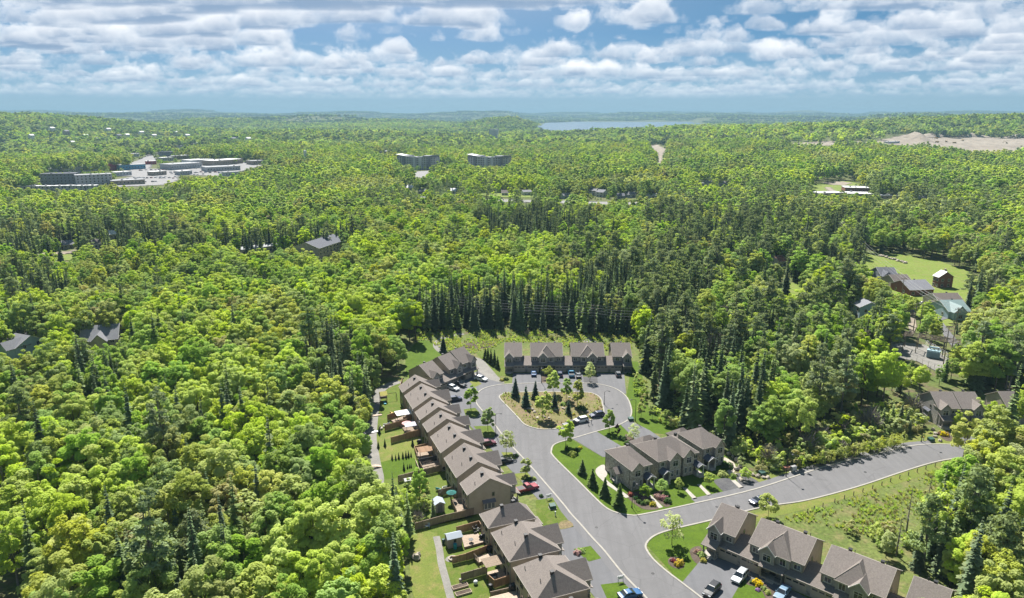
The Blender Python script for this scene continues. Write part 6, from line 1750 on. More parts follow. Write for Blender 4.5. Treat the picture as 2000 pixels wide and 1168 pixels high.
ps = empty('play_set', at(749, 783, .05), R(20), 'wooden play set with a yellow roof on the far left lawn', 'play set')
for sx in (-1, 1):
    for sy in (-1, 1): MB().box(sx - .07, sx + .07, sy - .07, sy + .07, 0, 2.4).obj('post', OLDWOOD, ps)
MB().box(-1.1, 1.1, -1.1, 1.1, 1.2, 1.32).obj('platform', OLDWOOD, ps)
MB().slab([[(-1.2, -1.3, 2.3), (1.2, -1.3, 2.3), (1.2, 0, 3.3), (-1.2, 0, 3.3)], [(1.2, 1.3, 2.3), (-1.2, 1.3, 2.3), (-1.2, 0, 3.3), (1.2, 0, 3.3)]], .08).obj('roof', mat('yellow_canvas', (.5, .45, .12), .8), ps)
MB().tube([(1.0, 0, 2.3), (4.2, 0, 2.3)], .08, 5).tube([(4.2, 0, 2.3), (4.3, -1.2, 0)], .07, 5).tube([(4.2, 0, 2.3), (4.3, 1.2, 0)], .07, 5).obj('swing_beam', OLDWOOD, ps)
MB().box(-.35, .35, -3.4, -1.1, .0, .12).obj('slide', TEALP, ps, Matrix.Translation((0, 0, .1)) @ Matrix.Rotation(R(-28), 4, 'X') if False else T(0, 0, .2))
for k, (u, v, c, lab) in enumerate([(752, 834, CONCW, 'white garden chairs stacked by the brown screen'), (760, 832, SHR, 'pale blue table in the cluttered far yard'), (745, 838, CONC, 'pale planter in the cluttered far yard'), (765, 809, YEL, 'orange toy slide on the lawn beside the white canopy'), (856, 958, TEALP, 'turquoise chair in the cluttered yard'), (868, 955, CONCW, 'white round table in the cluttered yard'), (862, 964, SHR, 'pale blue bench in the cluttered yard'), (893, 985, BLACK, 'dark cushions on the tan deck'), (840, 896, YEL, 'orange cushion on the leaf-roofed deck'), (835, 1030, SHR, 'grey bench by the long weathered fence')]):
    p = at(u, v, .08); t = empty('garden_furniture', p, k * .7, lab, 'garden furniture')
    MB().box(-.55, .55, -.35, .35, .38, .48).obj('seat', c, t); MB().box(-.55, .55, .3, .38, .48, .95).obj('backrest', c, t)
    for sx in (-.48, .48):
        for sy in (-.3, .3): MB().box(sx - .04, sx + .04, sy - .04, sy + .04, 0, .38).obj('leg', c, t)

# ------------------------------------------------------------------ people
def person(u, v, rz, shirt, trousers, label):
    p = at(u, v, .08)
    J = {'pelvis': (0, 0, .95), 'waist': (0, .01, 1.1), 'chest': (0, .02, 1.32), 'neck': (0, 0, 1.5), 'head': (0, -.01, 1.62), 'top': (0, 0, 1.73)}
    me = bpy.data.meshes.new('person')
    vs = [J['pelvis'], J['waist'], J['chest'], J['neck'], J['head'], J['top']]; rr = [.15, .13, .16, .06, .095, .07]; es = [(0, 1), (1, 2), (2, 3), (3, 4), (4, 5)]
    for s in (-1, 1):
        b = len(vs); vs += [(s * .10, 0, .88), (s * .11, -.02, .50), (s * .12, .02, .10), (s * .12, -.13, .05)]; rr += [.10, .065, .045, .04]; es += [(0, b), (b, b + 1), (b + 1, b + 2), (b + 2, b + 3)]
        b = len(vs); vs += [(s * .2, .02, 1.40), (s * .27, .03, 1.12), (s * .26, -.08, .88), (s * .25, -.12, .78)]; rr += [.065, .05, .038, .04]; es += [(2, b), (b, b + 1), (b + 1, b + 2), (b + 2, b + 3)]
    me.from_pydata(vs, es, [])
    o = mesh_obj('person', me); o.location = p; o.rotation_euler = (0, 0, rz)
    sk = o.modifiers.new('skin', 'SKIN'); 
    if not me.skin_vertices: me.attributes
    for i, r in enumerate(rr): me.skin_vertices[0].data[i].radius = (r, r)
    me.skin_vertices[0].data[0].use_root = True
    o.modifiers.new('smooth', 'SUBSURF').levels = 1; o.modifiers['smooth'].render_levels = 1
    m, t, bs = new_mat('person_clothes'); tc = N(t, 'ShaderNodeTexCoord'); sx = N(t, 'ShaderNodeSeparateXYZ'); t.links.new(tc.outputs['Object'], sx.inputs[0])
    z = sx.outputs[2]
    c = MIX(t, MR(t, z, .93, .95), trousers + (1,), shirt + (1,)); c = MIX(t, MR(t, z, 1.49, 1.5), c, (.42, .26, .19, 1)); c = MIX(t, MR(t, z, 1.66, 1.68), c, (.04, .025, .015, 1)); c = MIX(t, MR(t, z, .09, .11), (.03, .03, .03, 1), c)
    t.links.new(c, bs.inputs['Base Color']); bs.inputs['Roughness'].default_value = .8
    me.materials.append(m)
    tag(o, label, 'person', 'two people at the traffic island')
    return o
person(1149, 830.5, R(80), (.05, .06, .09), (.03, .03, .05), 'person in dark clothes beside the white SUV, left of the two')
person(1155.5, 828, R(-100), (.03, .05, .10), (.04, .05, .08), 'person in dark blue standing right of the two by the cars')

# ------------------------------------------------------------------ rocks
def rock(u, v, r, label, seed, group, z=.05):
    o = MB().blob((0, 0, r[2] * .5), r, seed, 9, 6, .22).obj('boulder', STONE); p = at(u, v); o.location = (p.x, p.y, z); o.rotation_euler = (0, 0, seed * 1.3)
    tag(o, label, 'rock', group)
rr_ = random.Random(12)
for k, (u, v) in enumerate([(1424, 888), (1431, 893), (1438, 899), (1444, 905), (1446, 912), (1440, 918), (1452, 921), (1462, 924), (1470, 929), (1480, 932), (1491, 934), (1500, 934), (1455, 930), (1447, 938), (1436, 929)]):
    rock(u, v, (rr_.uniform(.5, .9), rr_.uniform(.4, .7), rr_.uniform(.35, .6)), 'tan boulder edging the terraced bed at the end of the corner block', k, 'boulders of the terraced bed')
for k, (u, v) in enumerate([(1040, 802), (1036, 800), (1044, 806), (1112, 778), (1120, 780), (1147, 806), (1086, 802), (1050, 817), (1062, 816), (1072, 818), (1100, 799)]):
    rock(u, v, (rr_.uniform(.5, 1.1), rr_.uniform(.35, .6), rr_.uniform(.25, .45)), 'flat tan boulder on the traffic island', 40 + k, 'boulders on the traffic island', .14)
for k, (u, v) in enumerate([(1724, 502), (1731, 504), (1739, 507), (1746, 508), (1753, 511), (1762, 513), (1768, 515), (1720, 501)]):
    p = at_t(u, v); rock(u, v, (1.6, 1.2, .9), 'pale boulder in the line across the far green field', 60 + k, 'boulders across the far field', p.z + .2)
rock(813, 1092, (1.0, .7, .8), 'grey boulder on the mown grass beside the lower wood', 77, None); rock(817, 1086, (.6, .5, .6), 'smaller grey boulder touching the larger one', 78, None)
for k, (u, v) in enumerate([(1822, 840), (1827, 848), (1826, 854), (1836, 862), (1842, 838)]): rock(u, v, (.7, .5, .45), 'pale boulder edging the bed at the bend of the road', 80 + k, 'boulders at the bend')
# ------------------------------------------------------------------ trees
def quads(C, Nn, S, asp, rng):
    """leaf clumps: one small irregular quad each"""
    n = len(C)
    Nn = Nn / np.linalg.norm(Nn, axis=1, keepdims=True)
    ref = rng.normal(size=(n, 3)); t = np.cross(Nn, ref); t /= np.linalg.norm(t, axis=1, keepdims=True) + 1e-9
    b = np.cross(Nn, t)
    S = S[:, None]
    j = lambda: rng.uniform(0.7, 1.3, (n, 1))
    V = np.stack([C - t * S * j() - b * S * asp * j(), C + t * S * j() - b * S * asp * j(), C + t * S * j() + b * S * asp * j(), C - t * S * j() + b * S * asp * j()], 1).reshape(-1, 3)
    return V, np.arange(4 * n).reshape(-1, 4)

def sphere_dirs(n, rng, zmin=-1.0):
    z = rng.uniform(zmin, 1, n); a = rng.uniform(0, 2 * np.pi, n); r = np.sqrt(np.maximum(0, 1 - z * z))
    return np.stack([r * np.cos(a), r * np.sin(a), z], 1)

def leafy_crown(seed, h, r, K, n, leaf, base=0.30, flat_=0.62, sparse=0.0, top=1.0, jit=.25):
    """broad-leaved crown: leaf clumps on the outside of K boughs spread over an uneven ellipsoid"""
    rng = np.random.RandomState(seed)
    zc = h * (base + (1 - base) * 0.47); hz = h * (1 - base) * 0.56
    D = sphere_dirs(K, rng, -0.75)
    # low-frequency unevenness of the outline
    ph = rng.uniform(0, 6.28, 6)
    un = 1 + 0.16 * np.sin(2 * np.arctan2(D[:, 1], D[:, 0]) + ph[0]) + 0.10 * np.sin(3 * np.arctan2(D[:, 1], D[:, 0]) + ph[1] + 2 * D[:, 2])
    rad = (0.70 + 0.20 * rng.rand(K) ** 0.7) * un
    B = D * rad[:, None] * np.array([r, r, hz]); B[:, 2] += zc
    br = r * rng.uniform(0.22, 0.36, K) * (1.0 if K < 60 else .85) * (1 - 0.25 * np.clip(D[:, 2], 0, 1))
    w = br ** 2; cnt = np.maximum(3, (n * w / w.sum()).astype(int))
    Cs, Ns = [], []
    for k in range(K):
        d = sphere_dirs(cnt[k], rng, -0.55)
        p = B[k] + d * (br[k] * rng.uniform(0.72, 1.12, cnt[k]))[:, None] * np.array([1, 1, flat_])
        Cs.append(p); Ns.append(d * 0.5 + np.array([-.05, .25, 0.75]) + D[k] * 0.25 + rng.normal(size=d.shape) * jit)
    C = np.concatenate(Cs); Nn = np.concatenate(Ns)
    if sparse: keep = rng.rand(len(C)) > sparse; C, Nn = C[keep], Nn[keep]
    S = leaf * rng.uniform(0.6, 1.3, len(C))
    V, Q = quads(C, Nn, S, 0.62, rng)
    return V, Q, B

def trunk_mb(h, r0, B=None, seed=0, lean=0.02, nl=9, top=0.75, n=7):
    rng = random.Random(seed)
    mb = MB()
    lx, ly = rng.uniform(-lean, lean) * h, rng.uniform(-lean, lean) * h
    P = [(0, 0, -0.3), (0, 0, 0.25), (lx * .3, ly * .3, h * .3), (lx * .7, ly * .7, h * .55), (lx, ly, h * top)]
    mb.tube(P, [r0 * 1.5, r0 * 1.1, r0 * .8, r0 * .55, r0 * .15], n)
    if B is not None:
        idx = list(range(len(B))); rng.shuffle(idx)
        for k in idx[:nl]:
            b = Vector(B[k]); f = rng.uniform(0.28, 0.6)
            s = Vector((lx * f, ly * f, min(h * f, b.z * 0.8)))
            m = s.lerp(b, 0.5) + Vector((0, 0, -0.05 * h * rng.random()))
            mb.tube([s, m, b], [r0 * .38, r0 * .24, r0 * .07], 5, cap=False)
    return mb

def spruce_crown(seed, h, r, levels=30, per=13, base=0.06, droop=0.45, dens=3, shape=1.0, ragged=0.25):
    rng = np.random.RandomState(seed)
    Vs, Qs, k = [], [], 0
    for i in range(levels):
        f = (i + rng.uniform(-.3, .3)) / (levels - 1)
        f = min(max(f, 0), 1)
        z = h * (base + (1 - base) * f)
        R_ = r * (1 - f) ** shape * (0.86 + 0.14 * math.sin(i * 2.4)) + 0.09
        m = max(5, int(per * (0.45 + 0.75 * (1 - f))))
        for q in range(m):
            a = rng.uniform(0, 6.283); L = R_ * rng.uniform(1 - ragged * 1.6, 1 + ragged * .5)
            d = np.array([math.cos(a), math.sin(a), 0]); s = np.array([-d[1], d[0], 0])
            w = (0.16 + 0.17 * L) * rng.uniform(.7, 1.3)
            zz = z + rng.uniform(-.12, .12) * h / levels
            # a bough: two quads along it, drooping and then lifting at the tip, rolled about its axis
            roll = rng.uniform(-.6, .6)
            sr = s * math.cos(roll) + np.array([0, 0, 1]) * math.sin(roll)
            p0 = d * 0.05 * L + np.array([0, 0, zz]); p1 = d * 0.55 * L + np.array([0, 0, zz - droop * 0.40 * L]); p2 = d * L + np.array([0, 0, zz - droop * 0.62 * L])
            V = [p0 - sr * w * .5, p0 + sr * w * .5, p1 + sr * w, p1 - sr * w, p2 + sr * w * .25, p2 - sr * w * .25]
            Vs.append(V); Qs.append([[k, k + 1, k + 2, k + 3], [k + 3, k + 2, k + 4, k + 5]]); k += 6
    return np.concatenate(Vs), np.concatenate(Qs)

def pine_crown(seed, h, r, K=34, n=1900, leaf=0.34, base=0.38):
    """white pine: flat tiers of needle clumps on an open frame, uneven and one-sided"""
    rng = np.random.RandomState(seed)
    f = rng.rand(K) ** 0.9; z = h * (base + (1 - base) * f)
    a = rng.uniform(0, 6.283, K); rr = r * (1.0 - 0.80 * f ** 1.5) * rng.uniform(0.25, 1.0, K)
    B = np.stack([rr * np.cos(a), rr * np.sin(a), z], 1)
    br = r * rng.uniform(0.26, 0.46, K) * (1 - 0.45 * f)
    cnt = np.maximum(8, (n * br ** 2 / (br ** 2).sum()).astype(int))
    Cs, Ns = [], []
    for k in range(K):
        d = sphere_dirs(cnt[k], rng, -0.4)
        Cs.append(B[k] + d * (br[k] * rng.uniform(.4, 1.1, cnt[k]))[:, None] * np.array([1, 1, .34]))
        Ns.append(d * .5 + np.array([0, 0, .45]) + rng.normal(size=d.shape) * .5)
    C, Nn = np.concatenate(Cs), np.concatenate(Ns)
    V, Q = quads(C, Nn, leaf * rng.uniform(.6, 1.3, len(C)), 0.4, rng)
    return V, Q, B

def twig_crown(seed, h, r, n=420, base=0.25):
    """leafless crown: fine upward twigs"""
    rng = np.random.RandomState(seed)
    D = sphere_dirs(n, rng, -0.3)
    P = D * np.array([r, r, h * (1 - base) * .5]) * rng.uniform(.35, 1.0, n)[:, None]; P[:, 2] += h * (base + (1 - base) * .5)
    up = D * .8 + np.array([0, 0, .9]) + rng.normal(size=D.shape) * .3
    up /= np.linalg.norm(up, axis=1, keepdims=True)
    s = np.cross(up, rng.normal(size=up.shape)); s /= np.linalg.norm(s, axis=1, keepdims=True)
    L = rng.uniform(.7, 1.8, (n, 1)); w = rng.uniform(.03, .07, (n, 1))
    V = np.stack([P - s * w, P + s * w, P + up * L + s * w * .4, P + up * L - s * w * .4], 1).reshape(-1, 3)
    return V, np.arange(4 * n).reshape(-1, 4)

LEAF = {
    'lime': leaf_mat('leaf_lime', (0.480, 0.605, 0.090), .55, .006, .12),
    'green': leaf_mat('leaf_green', (0.330, 0.490, 0.098), .55, .006, .14),
    'mid': leaf_mat('leaf_mid', (0.320, 0.430, 0.125), .55, .008, .14),
    'olive': leaf_mat('leaf_olive', (0.425, 0.495, 0.138), .55, .008, .14),
    'yellow': leaf_mat('leaf_yellow', (0.500, 0.555, 0.110), .55, .006, .12),
    'bronze': leaf_mat('leaf_bronze', (0.430, 0.425, 0.190), .55, .008, .14),
    'pale': leaf_mat('leaf_pale', (0.460, 0.540, 0.235), .55, .006, .12),
    'deep': leaf_mat('leaf_deep', (0.130, 0.190, 0.070), .3, .008, .2),  # far groves only: cloud shade and backlit darkness put into the leaf colour
    'purple': leaf_mat('leaf_purple', (0.075, 0.045, 0.06)),
}
NEEDLE = {
    'spruce': leaf_mat('needle_spruce', (0.145, 0.205, 0.100), 0.25, 0.008, 0.25),
    'fir': leaf_mat('needle_fir', (0.205, 0.270, 0.105), 0.30, 0.008, 0.25),
    'pine': leaf_mat('needle_pine', (0.235, 0.300, 0.135), 0.35, 0.008, 0.2),
    'blue': leaf_mat('needle_blue', (0.085, 0.130, 0.085), 0.2, 0.01, 0.2),
    'cedar': leaf_mat('needle_cedar', (0.100, 0.145, 0.045), 0.22, 0.010, 0.25),
}
TWIG = mat('twig', (0.20, 0.18, 0.165), 0.95, var=0.2)
COLWORD = {'lime': 'lime green', 'green': 'fresh green', 'mid': 'mid green', 'olive': 'olive green', 'yellow': 'yellow-green', 'bronze': 'bronze-tinted', 'pale': 'pale green'}

# --- near prototypes (mesh data): {kind: [(trunk_mesh, crown_mesh, h, r)]}
PROTO = {'leafy': {}, 'conifer': {}}
def mk_np(name, V, Q, m):
    return np_mesh(name, V, Q, mat=m)

SHAPES = []
for s, (h, r, K, n, lf, base, fl) in enumerate([(17, 4.9, 66, 8200, .225, .24, .62), (19, 4.5, 72, 8000, .22, .28, .7), (15, 5.4, 70, 8600, .235, .22, .55), (19.5, 3.3, 52, 6200, .21, .26, .9), (16, 4.4, 40, 5600, .22, .26, .6), (17.5, 4.2, 34, 4200, .21, .30, .8)]):
    V, Q, B = leafy_crown(100 + s, h, r, K, n, lf, base, fl)
    tm = trunk_mb(h, .24, B, s).mesh('tree_trunk'); tm.materials.append(BARK if s % 2 else BARKG)
    SHAPES.append((V, Q, tm, h, r))
for c in ('lime', 'green', 'mid', 'olive', 'yellow', 'bronze', 'pale'):
    PROTO['leafy'][c] = [(tm, mk_np('leafy_crown', V, Q, LEAF[c]), h, r) for (V, Q, tm, h, r) in SHAPES]
# thin-leaved, still bare-looking crowns
V, Q, B = leafy_crown(150, 16, 4.2, 40, 1300, .30, .22, .7)
V2, Q2 = twig_crown(3, 16, 4.0, 500)
tm = trunk_mb(16, .2, B, 9, nl=16).mesh('tree_trunk'); tm.materials.append(BARKG)
PROTO['leafy']['thin'] = [(tm, mk_np('leafy_crown', V, Q, LEAF['olive']), 16, 4.2), (tm, mk_np('bare_crown', V2, Q2, TWIG), 16, 4.2)]
COLWORD['thin'] = 'thin, half-bare'

for nm, lst in (('spruce', [(17, 2.7, 34, 22, .05, .45, 1.0), (19, 2.4, 38, 20, .06, .45, .95), (14, 2.0, 30, 20, .03, .4, 1.0)]), ('fir', [(18, 2.3, 30, 12, .10, .35, .85), (16, 2.7, 28, 13, .08, .4, .8)])):
    L = []
    for s, (h, r, lv, per, base, dr, sh) in enumerate(lst):
        V, Q = spruce_crown(200 + s + len(nm), h, r, lv, per, base, dr, shape=sh, ragged=.18 if nm == 'spruce' else .28)
        tm = trunk_mb(h, .2, None, s, top=.97, n=6).mesh('conifer_trunk'); tm.materials.append(BARK)
        L.append((tm, mk_np('spruce_crown', V, Q, NEEDLE[nm]), h, r))
    PROTO['conifer'][nm] = L
L = []
for s, (h, r) in enumerate([(21, 3.9), (19, 4.4), (22, 3.4)]):
    V, Q, B = pine_crown(300 + s, h, r)
    tm = trunk_mb(h, .26, B, s, top=.96, nl=24, n=6).mesh('pine_trunk'); tm.materials.append(BARKG)
    L.append((tm, mk_np('pine_crown', V, Q, NEEDLE['pine']), h, r))
PROTO['conifer']['pine'] = L

def merge_obj(name, tm, cm):
    """one mesh of trunk and crown, for the uncounted rest of the wood"""
    bm = bmesh.new()
    bm.from_mesh(tm)
    for f in bm.faces: f.material_index = 0
    n = len(bm.faces)
    bm.from_mesh(cm)
    bm.faces.ensure_lookup_table()
    for f in bm.faces[n:]: f.material_index = 1
    me = bpy.data.meshes.new(name); bm.to_mesh(me); bm.free()
    me.materials.append(tm.materials[0]); me.materials.append(cm.materials[0])
    return me

def lite_leafy(seed, h, r, n, leaf):
    V, Q, B = leafy_crown(seed, h, r, 18, n, leaf, .22, .68, jit=.30)
    return V, Q

# instance libraries (never linked to the scene)
def library(name, meshes):
    c = bpy.data.collections.new(name)
    for i, me in enumerate(meshes):
        o = bpy.data.objects.new('%s_%03d' % (name, i), me)
        c.objects.link(o)
    return c

KEYS_L = ['lime', 'green', 'mid', 'olive', 'yellow', 'bronze', 'pale', 'thin']
KEYS_C = ['spruce', 'fir', 'pine']
lib_meshes, LIB = [], {}
for c in KEYS_L:
    for k, (tm, cm, h, r) in enumerate(PROTO['leafy'][c]):
        LIB[(c, k)] = len(lib_meshes); lib_meshes.append(merge_obj('wood_tree', tm, cm))
for c in KEYS_C:
    for k, (tm, cm, h, r) in enumerate(PROTO['conifer'][c]):
        LIB[(c, k)] = len(lib_meshes); lib_meshes.append(merge_obj('wood_conifer', tm, cm))
# lighter versions for beyond 600 m
for c in KEYS_L:
    for k in range(2):
        V, Q = lite_leafy(400 + k, (17, 15)[k], (4.8, 4.6)[k], 950, .58)
        LIB[('far', c, k)] = len(lib_meshes); lib_meshes.append(mk_np('wood_tree', V, Q, LEAF['olive' if c == 'thin' else c]))
for c in KEYS_C:
    if c == 'pine': V, Q, _ = pine_crown(420, 20, 4.0, 18, 330, .8, .25)
    else: V, Q = spruce_crown(430, 17, 2.5, 14, 9, .03, .5)
    LIB[('far', c, 0)] = len(lib_meshes); lib_meshes.append(mk_np('wood_conifer', V, Q, NEEDLE[c]))
WOOD = library('woodlib', lib_meshes)

def grove_mesh(seed, size, ntree, per, leaf, mixc):
    rng = np.random.RandomState(seed)
    allV, allQ, mi, off = [], [], [], 0
    mats = []
    for k in range(ntree):
        x, y = rng.uniform(-size / 2, size / 2, 2)
        con = rng.rand() < mixc
        if con: V, Q = spruce_crown(seed * 50 + k, rng.uniform(12, 18), 2.6, 8, 6, .02, .5)
        else:
            V, Q, _ = leafy_crown(seed * 50 + k, rng.uniform(13, 19), rng.uniform(7.0, 11.0), 12, per, leaf, .12, .75, jit=.16)
        c = ('spruce' if con else rng.choice(['green', 'mid', 'olive', 'lime', 'yellow', 'deep'], p=[.24, .20, .12, .07, .03, .34] if size < 100 else [.06, .12, .04, .01, .01, .76]))
        if c not in mats: mats.append(c)
        V = V + np.array([x, y, 0]); allV.append(V); allQ.append(Q + off); off += len(V); mi += [mats.index(c)] * len(Q)
    me = np_mesh('grove', np.concatenate(allV), np.concatenate(allQ))
    for c in mats: me.materials.append(NEEDLE.get(c) or LEAF[c])
    me.polygons.foreach_set('material_index', np.array(mi, np.int32)); me.update()
    return me
GROVE = library('grovelib', [grove_mesh(s, 74, 17, 210, 1.5, (.08, .15, .25, .45, .12, .85)[s]) for s in range(6)] +
                            [grove_mesh(20 + s, 270, 110, 30, 3.8, (.25, .55, .9)[s]) for s in range(3)])

def scatter_object(name, P, idx, rot, scl, lib, kind='stuff'):
    me = bpy.data.meshes.new(name)
    P = np.asarray(P, np.float32)
    me.vertices.add(len(P)); me.vertices.foreach_set('co', P.ravel())
    a = me.attributes.new('pick', 'INT', 'POINT'); a.data.foreach_set('value', np.asarray(idx, np.int32))
    a = me.attributes.new('turn', 'FLOAT', 'POINT'); a.data.foreach_set('value', np.asarray(rot, np.float32))
    a = me.attributes.new('size', 'FLOAT_VECTOR', 'POINT'); a.data.foreach_set('vector', np.asarray(scl, np.float32).ravel())
    o = bpy.data.objects.new(name, me); col.objects.link(o); o['kind'] = kind
    g = bpy.data.node_groups.new(name, 'GeometryNodeTree')
    g.interface.new_socket('Geometry', in_out='INPUT', socket_type='NodeSocketGeometry')
    g.interface.new_socket('Geometry', in_out='OUTPUT', socket_type='NodeSocketGeometry')
    gi = g.nodes.new('NodeGroupInput'); go = g.nodes.new('NodeGroupOutput')
    ci = g.nodes.new('GeometryNodeCollectionInfo'); ci.inputs[0].default_value = lib; ci.inputs['Separate Children'].default_value = True; ci.inputs['Reset Children'].default_value = True
    ip = g.nodes.new('GeometryNodeInstanceOnPoints'); ip.inputs['Pick Instance'].default_value = True
    def attr(nm, dt):
        n = g.nodes.new('GeometryNodeInputNamedAttribute'); n.data_type = dt; n.inputs['Name'].default_value = nm
        return [s for s in n.outputs if s.enabled and s.name == 'Attribute'][0]
    cx = g.nodes.new('ShaderNodeCombineXYZ')
    g.links.new(attr('turn', 'FLOAT'), cx.inputs[2])
    g.links.new(gi.outputs[0], ip.inputs['Points'])
    g.links.new(ci.outputs[0], ip.inputs['Instance'])
    g.links.new(attr('pick', 'INT'), ip.inputs['Instance Index'])
    g.links.new(cx.outputs[0], ip.inputs['Rotation'])
    g.links.new(attr('size', 'FLOAT_VECTOR'), ip.inputs['Scale'])
    g.links.new(ip.outputs[0], go.inputs[0])
    md = o.modifiers.new('scatter', 'NODES'); md.node_group = g
    return o

# ------------------------------------------------------------------ where the wood stands
# places that must stay in view: polygons of the photograph, (polygon, farthest distance at which a tree could hide it)
KEEP = [(K1, 460.0)] + KEEP_EXTRA
# open ground without trees (polygons in world coordinates)
OPEN = [[at_t(u, v) for u, v in P] for P in OPEN_PX]

# where conifers gather in the picture: (u, v, ru, rv, share)
CON = [(775, 243, 100, 8, .9), (1030, 600, 230, 38, .93), (1180, 560, 60, 40, .8), (1050, 432, 115, 26, .93), (1330, 715, 90, 100, .66), (1420, 760, 90, 70, .55), (1540, 680, 130, 110, .46), (1300, 560, 90, 70, .62), (1420, 500, 150, 60, .58),
       (650, 715, 55, 65, .72), (60, 555, 85, 35, .75), (30, 440, 60, 45, .8), (200, 455, 70, 35, .6), (310, 388, 80, 20, .92), (150, 400, 70, 20, .5), (1500, 425, 220, 60, .62), (1760, 400, 220, 45, .55),
       (900, 392, 220, 18, .7), (1440, 250, 160, 12, .75), (1610, 264, 120, 10, .9), (340, 820, 80, 70, .34), (450, 830, 60, 60, .34), (330, 1120, 90, 60, .5), (60, 1090, 80, 70, .6), (480, 930, 50, 40, .4),
       (1900, 1060, 110, 90, .66), (1800, 1000, 60, 60, .6), (1760, 650, 80, 60, .45), (1880, 560, 60, 50, .55), (190, 740, 40, 40, .6), (1950, 700, 60, 40, .4), (300, 330, 60, 30, .2), (700, 760, 50, 60, .4), (870, 480, 20, 20, .5),
       (1650, 500, 80, 60, .5), (1700, 790, 90, 50, .5), (1150, 520, 60, 30, .3), (440, 1060, 60, 60, .35)]
# colour of the broad-leaved trees by place: (u, v, ru, rv, weights for KEYS_L)
#            lime green mid olive yell bronze pale thin
LC = [(250, 900, 400, 220, (.40, .20, .14, .18, .04, .02, .01, .01)), (520, 620, 330, 90, (.46, .32, .08, .05, .06, .0, .02, .01)), (300, 560, 260, 60, (.28, .22, .18, .18, .05, .03, .04, .02)),
      (980, 500, 320, 70, (.32, .38, .14, .08, .06, .01, .01, .0)), (400, 300, 800, 45, (.28, .30, .20, .14, .06, .0, .02, .0)), (1100, 300, 500, 45, (.28, .30, .20, .14, .06, .0, .02, .0)), (1600, 320, 500, 70, (.22, .34, .28, .08, .04, .0, .04, .0)),
      (1560, 560, 360, 150, (.26, .32, .18, .12, .03, .02, .05, .02)), (1850, 760, 200, 100, (.34, .34, .12, .08, .05, .01, .05, .01)), (1900, 950, 160, 120, (.34, .12, .08, .22, .16, .02, .04, .02)), (720, 900, 140, 260, (.30, .24, .18, .18, .04, .02, .03, .01))]

